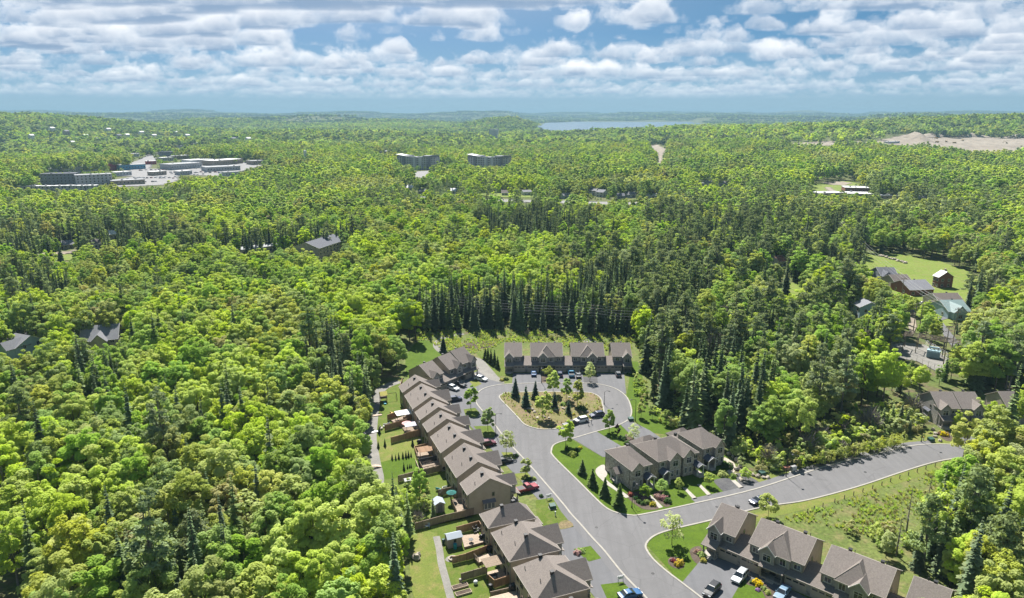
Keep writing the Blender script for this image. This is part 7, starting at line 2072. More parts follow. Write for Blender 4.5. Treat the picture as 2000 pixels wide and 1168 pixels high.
def build_forest():
    rng = np.random.RandomState(5)
    pts = []
    def band(d0, d1, sp):
        ymax = d1; n = int(ymax * 1.6 / sp)
        gx, gy = np.meshgrid(np.arange(-n // 2, n // 2) * sp, np.arange(int(60 / sp), int(ymax / sp) + 1) * sp)
        x = gx.ravel() + (gy.ravel() / sp % 2) * sp / 2; y = gy.ravel().astype(float)
        x = x + rng.uniform(-.46, .46, len(x)) * sp; y = y + rng.uniform(-.46, .46, len(x)) * sp
        d = np.hypot(x, y); a = np.abs(np.arctan2(x, y))
        k = (d >= d0) & (d < d1) & (a < R(38.5))
        return x[k], y[k]
    X, Y = [], []
    for b in ((92, 450, 6.1), (450, 900, 7.6), (900, 1750, 12.5)):
        x, y = band(*b); X.append(x); Y.append(y)
    nb = sum(map(len, X))
    for b in ((92, 450, 4.6), (450, 900, 5.6), (900, 1750, 8.0)):      # a second, closer stand where conifers crowd
        x, y = band(*b); X.append(x); Y.append(y)
    x = np.concatenate(X); y = np.concatenate(Y); z = terr(x, y); d = np.hypot(x, y)
    n = len(x); second = np.arange(n) >= nb
    # canopy pixel
    def pj(x, y, z):
        dd = y * CT + (CAM_H - z) * ST
        return 1000 + x / dd * FPX, (-y * ST + (CAM_H - z) * CT) / dd * FPX + 584
    ub, vb = pj(x, y, z); uc, vc = pj(x, y, z + 10.0)
    pc = np.full(n, 0.06)
    for (u, v, ru, rv, s) in CON:
        e = ((uc - u) / ru) ** 2 + ((vc - v) / rv) ** 2
        pc = np.maximum(pc, s * (1 - sstep(0.75, 1.35, e)))
    pc = pc + 0.16 * waves(x, y, 60, 21) * (pc > 0.1) + 0.05 * waves(x, y, 45, 22)
    pc = np.where(pc < .75, pc * (0.75 + 0.5 * (waves(x, y, 35, 25) > 0.1)), pc)
    pc = np.where((d > 480) & (waves(x, y, 190, 77) > .52), np.maximum(pc, .62), pc)
    pc = np.clip(pc, 0, 1)
    con = rng.rand(n) < pc
    con = np.where(second, rng.rand(n) < np.where(pc > .3, pc * .62, pc * .10), con)
    alive = ~second | con
    # species / colour
    W = np.zeros((n, 8)); Wt = np.zeros(n)
    for (u, v, ru, rv, w) in LC:
        e = np.exp(-((uc - u) / ru) ** 2 - ((vc - v) / rv) ** 2) + 1e-4
        W += e[:, None] * np.array(w); Wt += e
    W /= W.sum(1, keepdims=True)
    # neighbours tend to be of one kind
    lw = 0.42 * waves(x, y, 42, 31) * (d < 620) + 0.42 * waves(x, y, 130, 33) * (d >= 620)
    q = 0.5 + lw + 0.12 * waves(x, y, 13, 32)
    q = np.clip(0.86 * q + 0.14 * rng.rand(n), -9, 9)
    # flatten the distribution of q
    q = np.argsort(np.argsort(q)) / n
    ci = (q[:, None] > np.cumsum(W, 1)).sum(1).clip(0, 7)
    cj = rng.choice(3, n, p=[.62, .28, .10])
    right = (uc > 1200) & (rng.rand(n) < .16); cj = np.where(right, 2, cj)
    wall = (uc > 780) & (uc < 1240) & (vc > 540) & (vc < 660); cj = np.where(wall & (cj == 2), 0, cj)
    sc = np.where(con, rng.uniform(.82, 1.28, n), rng.uniform(.72, 1.0, n))
    sc = np.where(~con & (d > 900), sc * 1.55, np.where(~con & (d > 620), sc * 1.2, sc))
    # shorter growth over the low thicket of the left middle
    low = np.exp(-((uc - 230) / 190) ** 2 - ((vc - 540) / 40) ** 2); sc *= 1 - .35 * low
    var = rng.randint(0, 60, n)
    far = d > 620
    H = np.zeros(n); Rr = np.zeros(n); pick = np.zeros(n, int)
    for i in range(n):
        if con[i]:
            c = KEYS_C[cj[i]]; L = PROTO['conifer'][c]
        else:
            c = KEYS_L[ci[i]]; L = PROTO['leafy'][c]
        k = var[i] % len(L); H[i], Rr[i] = L[k][2], L[k][3]
        if far[i]: pick[i] = LIB[('far', c, 0 if con[i] else var[i] % 2)]
        else: pick[i] = LIB[(c, k)]
    H *= sc; Rr *= sc
    keep = alive.copy()
    for P in OPEN: keep &= ~pip(x, y, P)
    for P in SPARSE:
        w_ = pip(x, y, [at_t(u, v) for u, v in P]); keep &= ~w_ | ((rng.rand(n) < .035) & alive); sc = np.where(w_, sc * .5, sc); H = np.where(w_, H * .5, H); Rr = np.where(w_, Rr * .5, Rr)
    keep &= ~in_lake(x, y)
    for P, dm in KEEP:
        us = [p[0] for p in P]; vs = [p[1] for p in P]
        cand = keep & (d < dm) & (uc > min(us) - 60) & (uc < max(us) + 60) & (vb > min(vs) - 5) & (vc < max(vs) + 120)
        idx = np.nonzero(cand)[0]
        if not len(idx): continue
        def hides(idx, k):
            bad = np.zeros(len(idx), bool)
            for fz, fr in ((0.0, 0.0), (.3, .75), (.5, .95), (.5, 0), (.75, .75), (.97, 0.0)):
                for sg in ((0,) if fr == 0 else (-1, 1)):
                    shrink = np.where(con[idx], (1 - fz) * 1.0, 1.0) * k
                    tx = y[idx] / d[idx]; ty = -x[idx] / d[idx]
                    uu, vv = pj(x[idx] + sg * fr * Rr[idx] * shrink * tx, y[idx] + sg * fr * Rr[idx] * shrink * ty, z[idx] + fz * H[idx] * k)
                    bad |= pip(uu, vv, P)
            return bad
        bad = idx[hides(idx, 1.0)]
        for k in (.62, .4):                     # lower growth where a full-grown tree would not fit
            if not len(bad): break
            ok = ~hides(bad, k); f = bad[ok]
            sc[f] *= k; H[f] *= k; Rr[f] *= k
            bad = bad[~ok]
        keep[bad] = False
    idx = np.nonzero(keep)[0]
    x, y, z, d, con, ci, cj, sc, var, H, Rr, pick, far, uc, vc, ub, vb = [a[idx] for a in (x, y, z, d, con, ci, cj, sc, var, H, Rr, pick, far, uc, vc, ub, vb)]
    rot = rng.uniform(0, 6.283, len(x))
    size = np.stack([sc * rng.uniform(.9, 1.1, len(x)), sc * rng.uniform(.9, 1.1, len(x)), sc], 1)
    # the trees that show largest become things of their own
    inview = (uc > -10) & (uc < 2010) & (vc < 1165)
    app = H * Rr / d ** 2
    single = np.zeros(len(x), bool)
    for sel, lim in ((~con, 280), (con & (cj == 2), 120), (con & (cj != 2), 270)):
        o = np.argsort(-np.where(sel & inview, app, -1))[:lim]
        single[o[(sel & inview)[o]]] = True
    roots = {}
    def zone(u, v):
        if v > 880:
            return ('at the bottom left corner' if u < 220 else 'in the lower left wood' if u < 480 else 'near the lower left townhouses' if u < 900 else 'in the thicket at lower right')
        if u < 300: return 'at the left edge, above the middle' if v < 600 else 'at the left edge, below the middle'
        if u < 560: return 'in the upper left wood' if v < 640 else 'in the middle of the left wood'
        if u < 860: return 'left of the upper townhouses'
        if u < 1235: return 'behind the row at the back'
        if u < 1420: return 'right of the circle'
        if u < 1600: return 'above the right-hand road'
        if u < 1800: return 'below the right-hand bungalows'
        return 'at the right edge'
    LAB, TODO = {}, []
    for i in np.nonzero(single)[0]:
        if con[i]:
            c = KEYS_C[cj[i]]; tm, cm, h, r = PROTO['conifer'][c][var[i] % len(PROTO['conifer'][c])]
            nm = {'spruce': 'spruce_tree', 'fir': 'fir_tree', 'pine': 'pine_tree'}[c]
            lab = {'spruce': 'dark narrow spruce', 'fir': 'olive-dark fir', 'pine': 'tall open white pine'}[c]
            cat = {'spruce': 'spruce', 'fir': 'fir', 'pine': 'pine'}[c]
        else:
            c = KEYS_L[ci[i]]; tm, cm, h, r = PROTO['leafy'][c][var[i] % len(PROTO['leafy'][c])]
            nm, cat = 'leafy_tree', 'tree'
            lab = COLWORD[c] + ' leafy tree'
        hh = 'small ' if sc[i] < .82 else 'tall ' if sc[i] > 1.04 else ''
        lab = (hh + lab).replace('tall tall', 'tall') + ' ' + zone(uc[i], vc[i])
        rt = empty(nm, (x[i], y[i], z[i] - 0.05), rot[i], lab, cat, lab); LAB.setdefault(lab, []).append((uc[i], rt))
        rt.scale = size[i]
        mesh_obj('trunk', tm, rt)
        mesh_obj('crown', cm, rt)
    for lab, L_ in LAB.items():
        if 1 < len(L_) <= 12:
            for k, (_, o_) in enumerate(sorted(L_, key=lambda p_: p_[0])):
                o_['label'] = '%s, %s from left' % (lab, ORDW[k])
    rest = ~single
    L = rest & ~con; C = rest & con
    P = np.stack([x, y, z], 1)
    if L.any(): scatter_object('leafy_forest', P[L], pick[L], rot[L], size[L], WOOD)
    if C.any(): scatter_object('conifer_forest', P[C], pick[C], rot[C], size[C], WOOD)
    print('forest', len(x), 'single', single.sum())
    # groves beyond
    def ring(d0, d1, sp):
        n = int(d1 * 1.7 / sp)
        gx, gy = np.meshgrid(np.arange(-n // 2, n // 2) * sp, np.arange(0, int(d1 / sp) + 1) * sp)
        x = gx.ravel() + rng.uniform(-.3, .3, gx.size) * sp; y = gy.ravel() + rng.uniform(-.3, .3, gx.size) * sp
        d = np.hypot(x, y); k = (d >= d0) & (d < d1) & (np.abs(np.arctan2(x, y)) < R(40))
        return x[k], y[k]
    GX, GY, GP, GS = [], [], [], []
    for lod, (d0, d1, sp) in enumerate(((1750, 5200, 56), (5200, 17000, 225))):
        gx, gy = ring(d0, d1, sp)
        gz = terr(gx, gy)
        uu, vv = pj(gx, gy, gz + 11)
        pcn = np.full(len(gx), .05)
        for (u, v, ru, rv, s) in CON:
            if v < 300: pcn = np.maximum(pcn, s * (((uu - u) / ru) ** 2 + ((vv - v) / rv) ** 2 < 1.2))
        w = waves(gx, gy, 500, 41)
        if lod == 0: p = np.where(pcn > .5, 5, np.where(w > .75, 3, np.where(w > .3, 2, np.where(w > -.1, 1, np.where(w > -.5, 4, 0)))))
        else: p = 6 + np.where(w > .45, 2, np.where(w > -.1, 1, 0))
        bad = in_lake(gx, gy)
        for P_ in OPEN: bad |= pip(gx, gy, P_)
        for da in (-.5, .5):
            bad |= in_lake(gx + da * sp, gy) | in_lake(gx, gy + da * sp)
            for P_ in OPEN: bad |= pip(gx + da * sp, gy, P_)
        k = ~bad
        for P_, dm in KEEP:
            if dm < 1700: continue
            us_ = [q_[0] for q_ in P_]; vs_ = [q_[1] for q_ in P_]
            k &= ~((uu > min(us_) - 4) & (uu < max(us_) + 4) & (vv > min(vs_) - 1) & (vv < max(vs_) + 5) & (np.hypot(gx, gy) < dm + 20))
        GX.append(gx[k]); GY.append(gy[k]); GP.append(p[k]); GS.append(np.full(k.sum(), 1.0))
    gx = np.concatenate(GX); gy = np.concatenate(GY); gp = np.concatenate(GP)
    sz = rng.uniform(.9, 1.15, (len(gx), 1)) * np.ones((1, 3)); sz[:, 2] *= rng.uniform(.85, 1.2, len(gx))
    scatter_object('distant_forest', np.stack([gx, gy, terr(gx, gy) - 1.0], 1), gp, rng.uniform(0, 6.28, len(gx)), sz, GROVE)
    print('groves', len(gx))
build_forest()
# ------------------------------------------------------------------ planted trees, hedges and shrubs of the neighbourhood
def young_tree(u, v, h, r, c, label, base=.28, n=900, leaf=.20, seed=0, trunk=.07, name='young_tree', group='young street and garden trees'):
    key = ('yt', c, n, seed % 4, round(r / h, 1), base)
    def mk():
        V, Q, B = leafy_crown(700 + seed % 4, 7.0, 7.0 * r / h, 30, n, leaf, base, .8)
        tm = trunk_mb(7.0, trunk, B, seed % 3, nl=10).mesh('trunk'); tm.materials.append(BARK)
        return tm, mk_np('crown', V, Q, LEAF[c])
    tm, cm = cached(key, mk)
    p = at(u, v); t = empty(name, (p.x, p.y, .08), seed * 1.7, label, 'tree', group)
    t.scale = (h / 7.0,) * 3
    mesh_obj('trunk', tm, t); mesh_obj('crown', cm, t)
    return t
YT = [(919.6, 800, 7.8, 2.1, 'green', 'dense green young tree nearest the circle on the left lawn strip'), (952.9, 842, 7.2, 1.9, 'mid', 'mid green young tree behind the left street lamp'), (988.9, 887, 7.0, 2.0, 'pale', 'very pale young tree between two left drives'),
      (1026, 929, 4.6, 1.5, 'olive', 'small olive tree above the red pickup'), (1060, 818, 8.4, 2.4, 'lime', 'round bright green tree at the front of the traffic island'), (1080.4, 771, 8.2, 2.1, 'lime', 'bright green tree at the back of the traffic island'),
      (1105.6, 783, 7.8, 1.7, 'green', 'green tree right of the bright tree at the back of the island'), (1127.5, 794, 8.6, 1.9, 'olive', 'olive loose tree on the right half of the traffic island'), (1105, 872, 7.4, 2.0, 'lime', 'bright young tree at the tip of the corner lawn'),
      (1189.6, 844, 6.7, 1.9, 'mid', 'green tree between the two corner drives'), (1237, 861, 5.2, 1.9, 'pale', 'weeping pale green tree behind the corner block'), (1205, 852, 3.6, .8, 'purple', 'small dark purple tree between the two corner drives'),
      (1069.6, 739, 4.2, 1.7, 'olive', 'small olive tree in the bed behind the circle'), (1152, 746.5, 7.2, 1.9, 'pale', 'yellowish tree in the bed behind the circle'), (1252, 817, 5.2, 1.3, 'olive', 'thin olive tree on the lawn right of the circle'),
      (1259, 972, 3.2, 1.4, 'green', 'small round tree in the bed below the corner porch'), (1292, 962, 3.0, 1.6, 'green', 'spreading bright shrub tree beside the corner walk'), (1325.6, 961, 3.7, 1.2, 'lime', 'ball-headed maple on the lawn before the wide stone house'), (1385, 950, 3.8, 1.2, 'lime', 'ball-headed maple on the right front lawn of the stone block'),
      (1312, 1064, 7.2, 2.3, 'pale', 'sparse pale tree on the lower right corner lawn'), (1500, 1012, 5.4, 2.2, 'olive', 'bushy tree behind the lower right row next to the parked car'), (1456, 938, 3.4, 1.3, 'lime', 'bright sapling on the terraced bed'),
      (1274, 818, 4.4, 1.0, 'mid', 'slim sapling by the rocks right of the circle'), (1301, 830, 4.6, 1.2, 'mid', 'young poplar at the edge of the right-hand thicket')]
for k, (u, v, h, r, c, lab) in enumerate(YT):
    young_tree(u, v, h, r, c, lab, seed=k, n=800 if c == 'pale' else 1700, leaf=.18 if c == 'pale' else .21, base=.1 if 'weeping' in lab else .24)

def small_conifer(u, v, h, r, c, label, seed=0, name='spruce_tree', cat='spruce', group='planted spruces', base=.03):
    def mk():
        V, Q = spruce_crown(800 + seed % 3, 5.0, 5.0 * r / h, 22, 16, base, .35, shape=.85, ragged=.18)
        tm = MB().tube([(0, 0, -.1), (0, 0, 4.7)], [.1, .02], 6).mesh('trunk'); tm.materials.append(BARK)
        return tm, mk_np('crown', V, Q, NEEDLE[c])
    tm, cm = cached(('sc', c, seed % 3, round(r / h, 1)), mk)
    p = at(u, v); t = empty(name, (p.x, p.y, .06), seed * 2.1, label, cat, group)
    t.scale = (h / 5.0,) * 3
    mesh_obj('trunk', tm, t); mesh_obj('crown', cm, t)
for k, (u, v, h, r, lab) in enumerate([(1006.6, 776, 6.9, 1.5, 'tall dark spruce at the left end of the traffic island'), (1027, 795, 7.2, 1.6, 'dark spruce second from the left on the traffic island'), (1045.6, 780, 6.4, 1.4, 'dark spruce third from the left on the traffic island'),
                                     (1083, 799, 6.0, 1.4, 'dark spruce right of the round bright tree on the island'), (1110, 810, 5.0, 1.3, 'short spruce near the cars on the traffic island')]): small_conifer(u, v, h, r * 1.3, 'blue', lab, k)
for k, (u, v, h, r, lab) in enumerate([(1137, 926, 4.2, 1.35, 'first of four cone spruces along the corner lawn, nearest the circle'), (1157, 950, 5.0, 1.5, 'second of four cone spruces along the corner lawn'), (1181, 970, 5.1, 1.5, 'third of four cone spruces along the corner lawn'), (1209, 990.5, 6.2, 1.6, 'fourth and tallest cone spruce on the corner lawn, by the lamp')]): small_conifer(u, v, h, r * 1.22, 'cedar', lab, k, group='cone spruces along the corner lawn')
for k, (u, v, h) in enumerate([(953, 706, 5.6), (959, 711, 6.0), (966, 714, 6.2), (948, 702, 4.6), (972, 720, 4.8)]): small_conifer(u, v, h, 1.3, 'cedar', 'dark cedar in the clump beside the gravel lane', k, 'cedar_tree', 'cedar', 'clump of cedars beside the gravel lane')
for k, (u, v, h) in enumerate([(766, 898, 1.7), (773, 898, 1.6), (779, 896, 1.9), (787, 895, 1.9), (793, 894, 2.1), (798, 893, 2.0), (803, 892, 1.4), (789, 918, 2.2), (796, 915, 1.3), (800, 914, 1.2), (803, 913, 1.3), (752, 872, 2.4), (739, 875, 2.2), (741, 847, 2.8), (806, 871, 2.6)]):
    small_conifer(u, v, h, h * .22, 'cedar', 'small columnar cedar in a row on the left back lawns' if k < 11 else 'single dark columnar cedar on the dry back lawn', k, 'cedar_shrub', 'cedar', 'columnar cedars on the back lawns')
small_conifer(866, 688, 7.0, 1.8, 'blue', 'blue-green spruce behind the short row', 3)

def shrub(u, v, r, h, m, label, seed=0, group='garden shrubs', name='shrub', z=.08):
    def mk():
        rng = np.random.RandomState(seed % 4 + 5)
        d = sphere_dirs(260, rng, -.1)
        lump = 1 + .22 * np.sin(4 * np.arctan2(d[:, 1], d[:, 0]) + seed)
        C = d * lump[:, None] * rng.uniform(.75, 1.05, (260, 1)); V, Q = quads(C, d + np.array([0, 0, .3]) + rng.normal(size=d.shape) * .35, rng.uniform(.11, .2, 260), .7, rng)
        return mk_np('foliage', V, Q, m)
    cm = cached(('shrub', m.name, seed % 4), mk)
    p = at(u, v); o = bpy.data.objects.new(name, cm); col.objects.link(o)
    o.location = (p.x, p.y, z + h * .15); o.rotation_euler = (0, 0, seed); o.scale = (r, r, h)
    tag(o, label, 'shrub', group)
YELB = leaf_mat('leaf_yellow_shrub', (.50, .38, .012), .2, .01, .1); GOLD = leaf_mat('leaf_gold', (.35, .32, .03), .2, .01, .1); VIOL = leaf_mat('leaf_violet', (.25, .13, .32), .2, .02, .1); REDL = leaf_mat('leaf_red', (.30, .05, .04), .2, .02, .1); PINKL = leaf_mat('leaf_pink', (.32, .18, .16), .2, .02, .15); DKG = leaf_mat('leaf_dark_shrub', (.06, .11, .03), .2, .01, .2)
for (u, v, r, h, m, lab) in [(1328, 1102, .8, .8, YELB, 'yellow shrub in the round bed of the lower right lawn'), (1324, 1105, .7, .7, YELB, 'second yellow shrub in the round bed of the lower right lawn'), (1315, 1097, .45, .5, REDL, 'red flowers in the round bed of the lower right lawn'), (1311, 1095, .45, .5, PINKL, 'pale flowers in the round bed of the lower right lawn'), (1332, 1096, .6, .6, DKG, 'dark shrub in the round bed'),
                            (1478, 1141, .95, .8, YELB, 'yellow shrub in the front bed of the lower right row'), (1482, 1144, .8, .7, YELB, 'second yellow shrub in the front bed of the lower right row'), (1480, 1154, .5, .35, VIOL, 'violet flowers in the front bed of the lower right row'), (1470, 1140, .6, .5, DKG, 'green shrub left of the yellow shrubs'), (1492, 1152, .6, .5, LEAF['mid'], 'green shrub right of the violet flowers'), (1500, 1160, .6, .6, LEAF['olive'], 'olive shrub at the end of the front bed'),
                            (1034, 803.5, .55, .5, YELB, 'yellow shrub left of the round tree on the island'), (1121, 811, .5, .5, GOLD, 'golden shrub by the short spruce on the island'), (1100, 792, 1.0, .8, LEAF['mid'], 'green shrub in the middle of the traffic island'), (1083, 800, .9, .8, LEAF['mid'], 'green shrub under the island trees'), (1135, 799, 1.3, .9, DKG, 'wide dark shrub on the right half of the island'), (1142, 803, 1.0, .7, DKG, 'dark low shrub beside the wide one on the island'), (1075, 806, .9, .6, LEAF['olive'], 'olive shrub behind the island stones'),
                            (1841, 850, 1.0, .9, YELB, 'yellow shrub by the bend of the road'), (1847, 851, .9, .8, YELB, 'second yellow shrub by the bend of the road'), (1835, 849, .7, .7, PINKL, 'reddish shrub by the bend of the road'), (1895, 847, .9, .8, GOLD, 'golden shrub beside the white van'), (1903, 848, .9, .7, PINKL, 'bronze shrub beside the white van'),
                            (1385, 921, 0.1, .1, DKG, 'tiny dark shrub by the porch steps'), (1412, 928, 1.5, .8, LEAF['olive'], 'wide olive shrub mound at the end of the stone block'), (1420, 912, 1.6, 1.0, DKG, 'dark shrub mound below the curved walk'), (1432, 932, .8, .7, LEAF['mid'], 'green shrub on the slate bed'),
                            (1118, 890, 1.1, 1.0, LEAF['olive'], 'light green ball shrub at the tip of the corner lawn'), (1107, 880, .6, 1.2, DKG, 'dark upright shrub under the corner tree'), (1128, 880, .8, .6, DKG, 'low shrub on the corner lawn'), (1133, 876, .6, .5, GOLD, 'small golden shrub on the corner lawn'),
                            (1232, 968, .7, .7, REDL, 'reddish shrub in the corner front bed'), (1243, 975, .7, .6, DKG, 'clipped green ball in the corner front bed'), (1248, 982, .6, .6, DKG, 'second clipped green ball in the corner front bed'), (1255, 985, .7, .6, DKG, 'third clipped green ball in the corner front bed'), (1264, 983, .8, .7, LEAF['mid'], 'green shrub in the corner front bed'), (1275, 987, .8, .7, GOLD, 'golden shrub by the corner front walk'), (1258, 976, .7, .5, PINKL, 'pinkish shrub in the corner front bed'),
                            (1285, 972, .9, .7, PINKL, 'pinkish shrub right of the corner front walk'), (1296, 976, 1.0, .8, PINKL, 'bronze shrub right of the corner front walk'), (1304, 981, 1.0, .8, DKG, 'dark shrub right of the corner front walk'), (1300, 966, .9, .7, LEAF['mid'], 'green shrub under the small porch tree'), (1215, 858, 1.2, .8, DKG, 'dark low shrub in the bed between the corner drives'), (1228, 868, 1.2, .8, DKG, 'second dark low shrub between the corner drives'),
                            (1008, 892, .7, .6, DKG, 'dark shrub under the pale left tree'), (1032, 938, .8, .6, DKG, 'dark shrub under the small olive tree'), (1042, 937, .7, .6, LEAF['olive'], 'olive shrub beside the small olive tree'), (1057, 971, .5, .6, DKG, 'dark shrub beside the red pickup'), (1135, 1078, .9, .6, LEAF['mid'], 'green shrub in the front bed of the lower left row'), (1128, 1082, .8, .6, PINKL, 'pinkish shrub in the front bed of the lower left row'),
                            (1371, 1086, .9, .7, LEAF['mid'], 'green shrub beside the lower right porch'), (1362, 1080, .7, .6, PINKL, 'pale flowering shrub beside the lower right porch'), (1374, 1097, .7, .6, GOLD, 'golden shrub at the edge of the lower right drive'), (988, 742, .9, .7, DKG, 'dark shrub beside the left end house behind the circle'), (980, 744, .8, .6, GOLD, 'golden shrub at the end of the gravel lane'), (1228, 733, .9, .9, DKG, 'dark shrub at the right end of the row behind the circle')]:
    shrub(u, v, r, h, m, lab, int(u))
# low plants dotted over the island: too many and too small to count
def tuft_lib():
    L = []
    for s in range(3):
        rng = np.random.RandomState(s); n = 26
        a = rng.uniform(0, 6.28, n); tilt = rng.uniform(.1, .75, n)
        up = np.stack([np.cos(a) * tilt, np.sin(a) * tilt, np.ones(n)], 1); up /= np.linalg.norm(up, axis=1, keepdims=True)
        b = np.stack([np.cos(a) * .2, np.sin(a) * .2, 0 * a], 1) * rng.rand(n, 1); w = np.stack([-np.sin(a), np.cos(a), 0 * a], 1) * .05; Ln = rng.uniform(.4, .9, (n, 1))
        V = np.stack([b - w, b + w, b + up * Ln + w * .3, b + up * Ln - w * .3], 1).reshape(-1, 3)
        for m in (LEAF['olive'], STRAW, LEAF['green']): L.append(mk_np('tuft', V, np.arange(4 * n).reshape(-1, 4), m))
    return L
STRAW = leaf_mat('dry_grass_blade', (.27, .25, .11), .3, .01, .2)
tufts = tuft_lib()
bushes = []
for s in range(3):
    for c in ('olive', 'mid', 'pale', 'bronze', 'lime'):
        V, Q, B = leafy_crown(900 + s, 2.6, 1.3, 9, 230, .17, .02, .85, top=1)
        bushes.append(mk_np('bush', V, Q, LEAF[c]))
V2, Q2 = twig_crown(31, 3.2, 1.2, 150, .1); bushes.append(mk_np('brush', V2, Q2, TWIG))
TUFT = library('tuftlib', tufts); BUSH = library('bushlib', bushes)
def fill(name, polys, dens, lib, npick, s0, s1, avoid=(), seed=0, zoff=.04, weights=None):
    rng = np.random.RandomState(seed); PP = []; 
    for P in polys:
        W = [at(u, v) for u, v in P]; xs = [p.x for p in W]; ys = [p.y for p in W]
        n = int((max(xs) - min(xs)) * (max(ys) - min(ys)) * dens)
        x = rng.uniform(min(xs), max(xs), n); y = rng.uniform(min(ys), max(ys), n)
        k = pip(x, y, W)
        for A in avoid: k &= ~pip(x, y, [at(u, v) for u, v in A])
        k &= rng.rand(n) < np.clip(.55 + .6 * waves(x, y, 9, seed + 50), .05, 1)
        PP.append(np.stack([x[k], y[k], np.full(k.sum(), zoff)], 1))
    P = np.concatenate(PP); n = len(P); s = rng.uniform(s0, s1, (n, 1))
    return scatter_object(name, P, rng.choice(npick, n, p=weights), rng.uniform(0, 6.28, n), s * rng.uniform(.8, 1.2, (n, 3)), lib)
ROADPX = [(p[0], p[1]) for p in W_CURB] + [(p[0], p[1]) for p in E_CURB]
M1 = [(806, 664), (828, 645), (1000, 645), (1232, 652), (1236, 690), (1000, 668), (930, 690), (872, 690), (840, 668)]
M2 = [(1500, 1018), (1600, 994), (1700, 962), (1866, 905), (1880, 930), (1800, 1000), (1760, 1085), (1690, 1045), (1570, 1020)]
fill('meadow_grass', [M1, M2], 2.6, TUFT, 9, .5, 1.1, [], 3, .04, [.16, .06, .16, .16, .06, .16, .1, .04, .1])
fill('island_plants', [ISL], 1.0, TUFT, 9, .35, .8, [], 4, .15)
B1 = [(800, 664), (828, 645), (905, 650), (1000, 652), (1120, 655), (1232, 655), (1238, 690), (1180, 664), (1000, 664), (920, 664), (850, 655)]
B2 = [(1236, 735), (1252, 730), (1268, 775), (1300, 805), (1340, 838), (1330, 850), (1290, 825), (1262, 800), (1240, 775)]
B3 = [(1470, 925), (1520, 915), (1600, 898), (1690, 872), (1780, 846), (1790, 800), (1700, 840), (1560, 880)]
B4 = [(1510, 1018), (1570, 1012), (1640, 1045), (1770, 1095), (1900, 1180), (1900, 1100), (1800, 1030), (1880, 940), (1860, 925), (1790, 1010), (1700, 1050), (1620, 1020)]
B5 = [(1600, 1000), (1800, 930), (1860, 910), (1840, 960), (1780, 1010), (1700, 1030)]
B6 = [(842, 992), (835, 955), (790, 945), (775, 960), (800, 1000), (812, 1028), (850, 1016)]
LANE = [(905, 648), (880, 652), (850, 664), (845, 682), (866, 692), (872, 684), (862, 674), (880, 662), (908, 657)]
BW = np.array([.30, .26, .05, .30, .05] * 3 + [.12]); BW = BW / BW.sum()
fill('thicket', [B1], .10, BUSH, 16, .4, .95, [LANE], 5, .04, BW)
fill('thicket', [B2], .16, BUSH, 16, .5, 1.3, [], 6); fill('thicket', [B3, [(1590, 912), (1770, 860), (1802, 836), (1795, 784), (1740, 796), (1660, 812), (1590, 846)], [(1430, 915), (1490, 928), (1600, 905), (1590, 870), (1500, 880), (1430, 880)]], .30, BUSH, 16, .7, 1.9, [[(1780, 880), (1800, 835), (1830, 830), (1880, 870)]], 7); fill('thicket', [B4], .10, BUSH, 16, .6, 1.6, [ROADPX], 8, .04, BW); fill('thicket', [B5], .008, BUSH, 16, .3, .8, [ROADPX], 9); fill('thicket', [B6], .2, BUSH, 16, .5, 1.2, [], 10)
# undergrowth at the foot of the wood round the clearing
fill('thicket', [[(1236, 640), (1246, 700), (1280, 780), (1345, 830), (1430, 880), (1520, 900), (1600, 885), (1780, 830), (1780, 790), (1600, 850), (1450, 850), (1330, 790), (1270, 720), (1256, 640)], [(700, 745), (730, 745), (722, 800), (712, 860), (720, 940), (690, 940), (690, 850), (700, 790)],
                 [(820, 632), (1240, 630), (1240, 640), (820, 640)]], .13, BUSH, 16, .5, 1.4, [], 11)
# saplings in a line above the right-hand road
for k in range(17):
    f = k / 16; u = 1592 + f * 172 + (k % 3 - 1) * 2; v = 909 - f * 40 + (k % 2) * 2
    young_tree(u, v, 3.4 + (k * 37 % 10) * .12, 1.25, 'olive' if k % 3 else 'yellow', 'bushy sapling in the planted row above the right-hand road', base=.08, n=420, leaf=.2, seed=k, name='sapling', group='saplings above the right-hand road')
for k, (u, v, h) in enumerate([(1700, 852, 6), (1722, 840, 7), (1740, 838, 7.5), (1757, 832, 7), (1770, 838, 6), (1775, 848, 4.5), (1712, 830, 6)]):
    small_conifer(u, v, h, h * .23, 'fir', 'young light-green conifer left of the house at the bend', k, 'young_conifer', 'conifer', 'young conifers left of the house at the bend')

# particular trees the eye picks out
def big_leafy(u, v, c, k, s, label, name='leafy_tree'):
    tm, cm, h, r = PROTO['leafy'][c][k]; p = at(u, v); t = empty(name, (p.x, p.y, 0), u, label, 'tree', label)
    t.scale = (s, s, s); mesh_obj('trunk', tm, t); mesh_obj('crown', cm, t)
def big_con(u, v, c, k, s, label, sy=1.0):
    tm, cm, h, r = PROTO['conifer'][c][k]; p = at(u, v); t = empty({'spruce': 'spruce_tree', 'fir': 'fir_tree', 'pine': 'pine_tree'}[c], (p.x, p.y, 0), u, label, {'spruce': 'spruce', 'fir': 'fir', 'pine': 'pine'}[c], label)
    t.scale = (s * sy, s * sy, s); mesh_obj('trunk', tm, t); mesh_obj('crown', cm, t)
big_leafy(742, 1165, 'lime', 2, .86, 'big lime green maple beside the mown grass, bottom centre-left'); big_leafy(812, 668, 'lime', 3, .95, 'bright lime tree standing at the corner of the upper meadow'); big_leafy(800, 664, 'green', 1, .9, 'green tree behind the bright lime tree at the meadow corner')
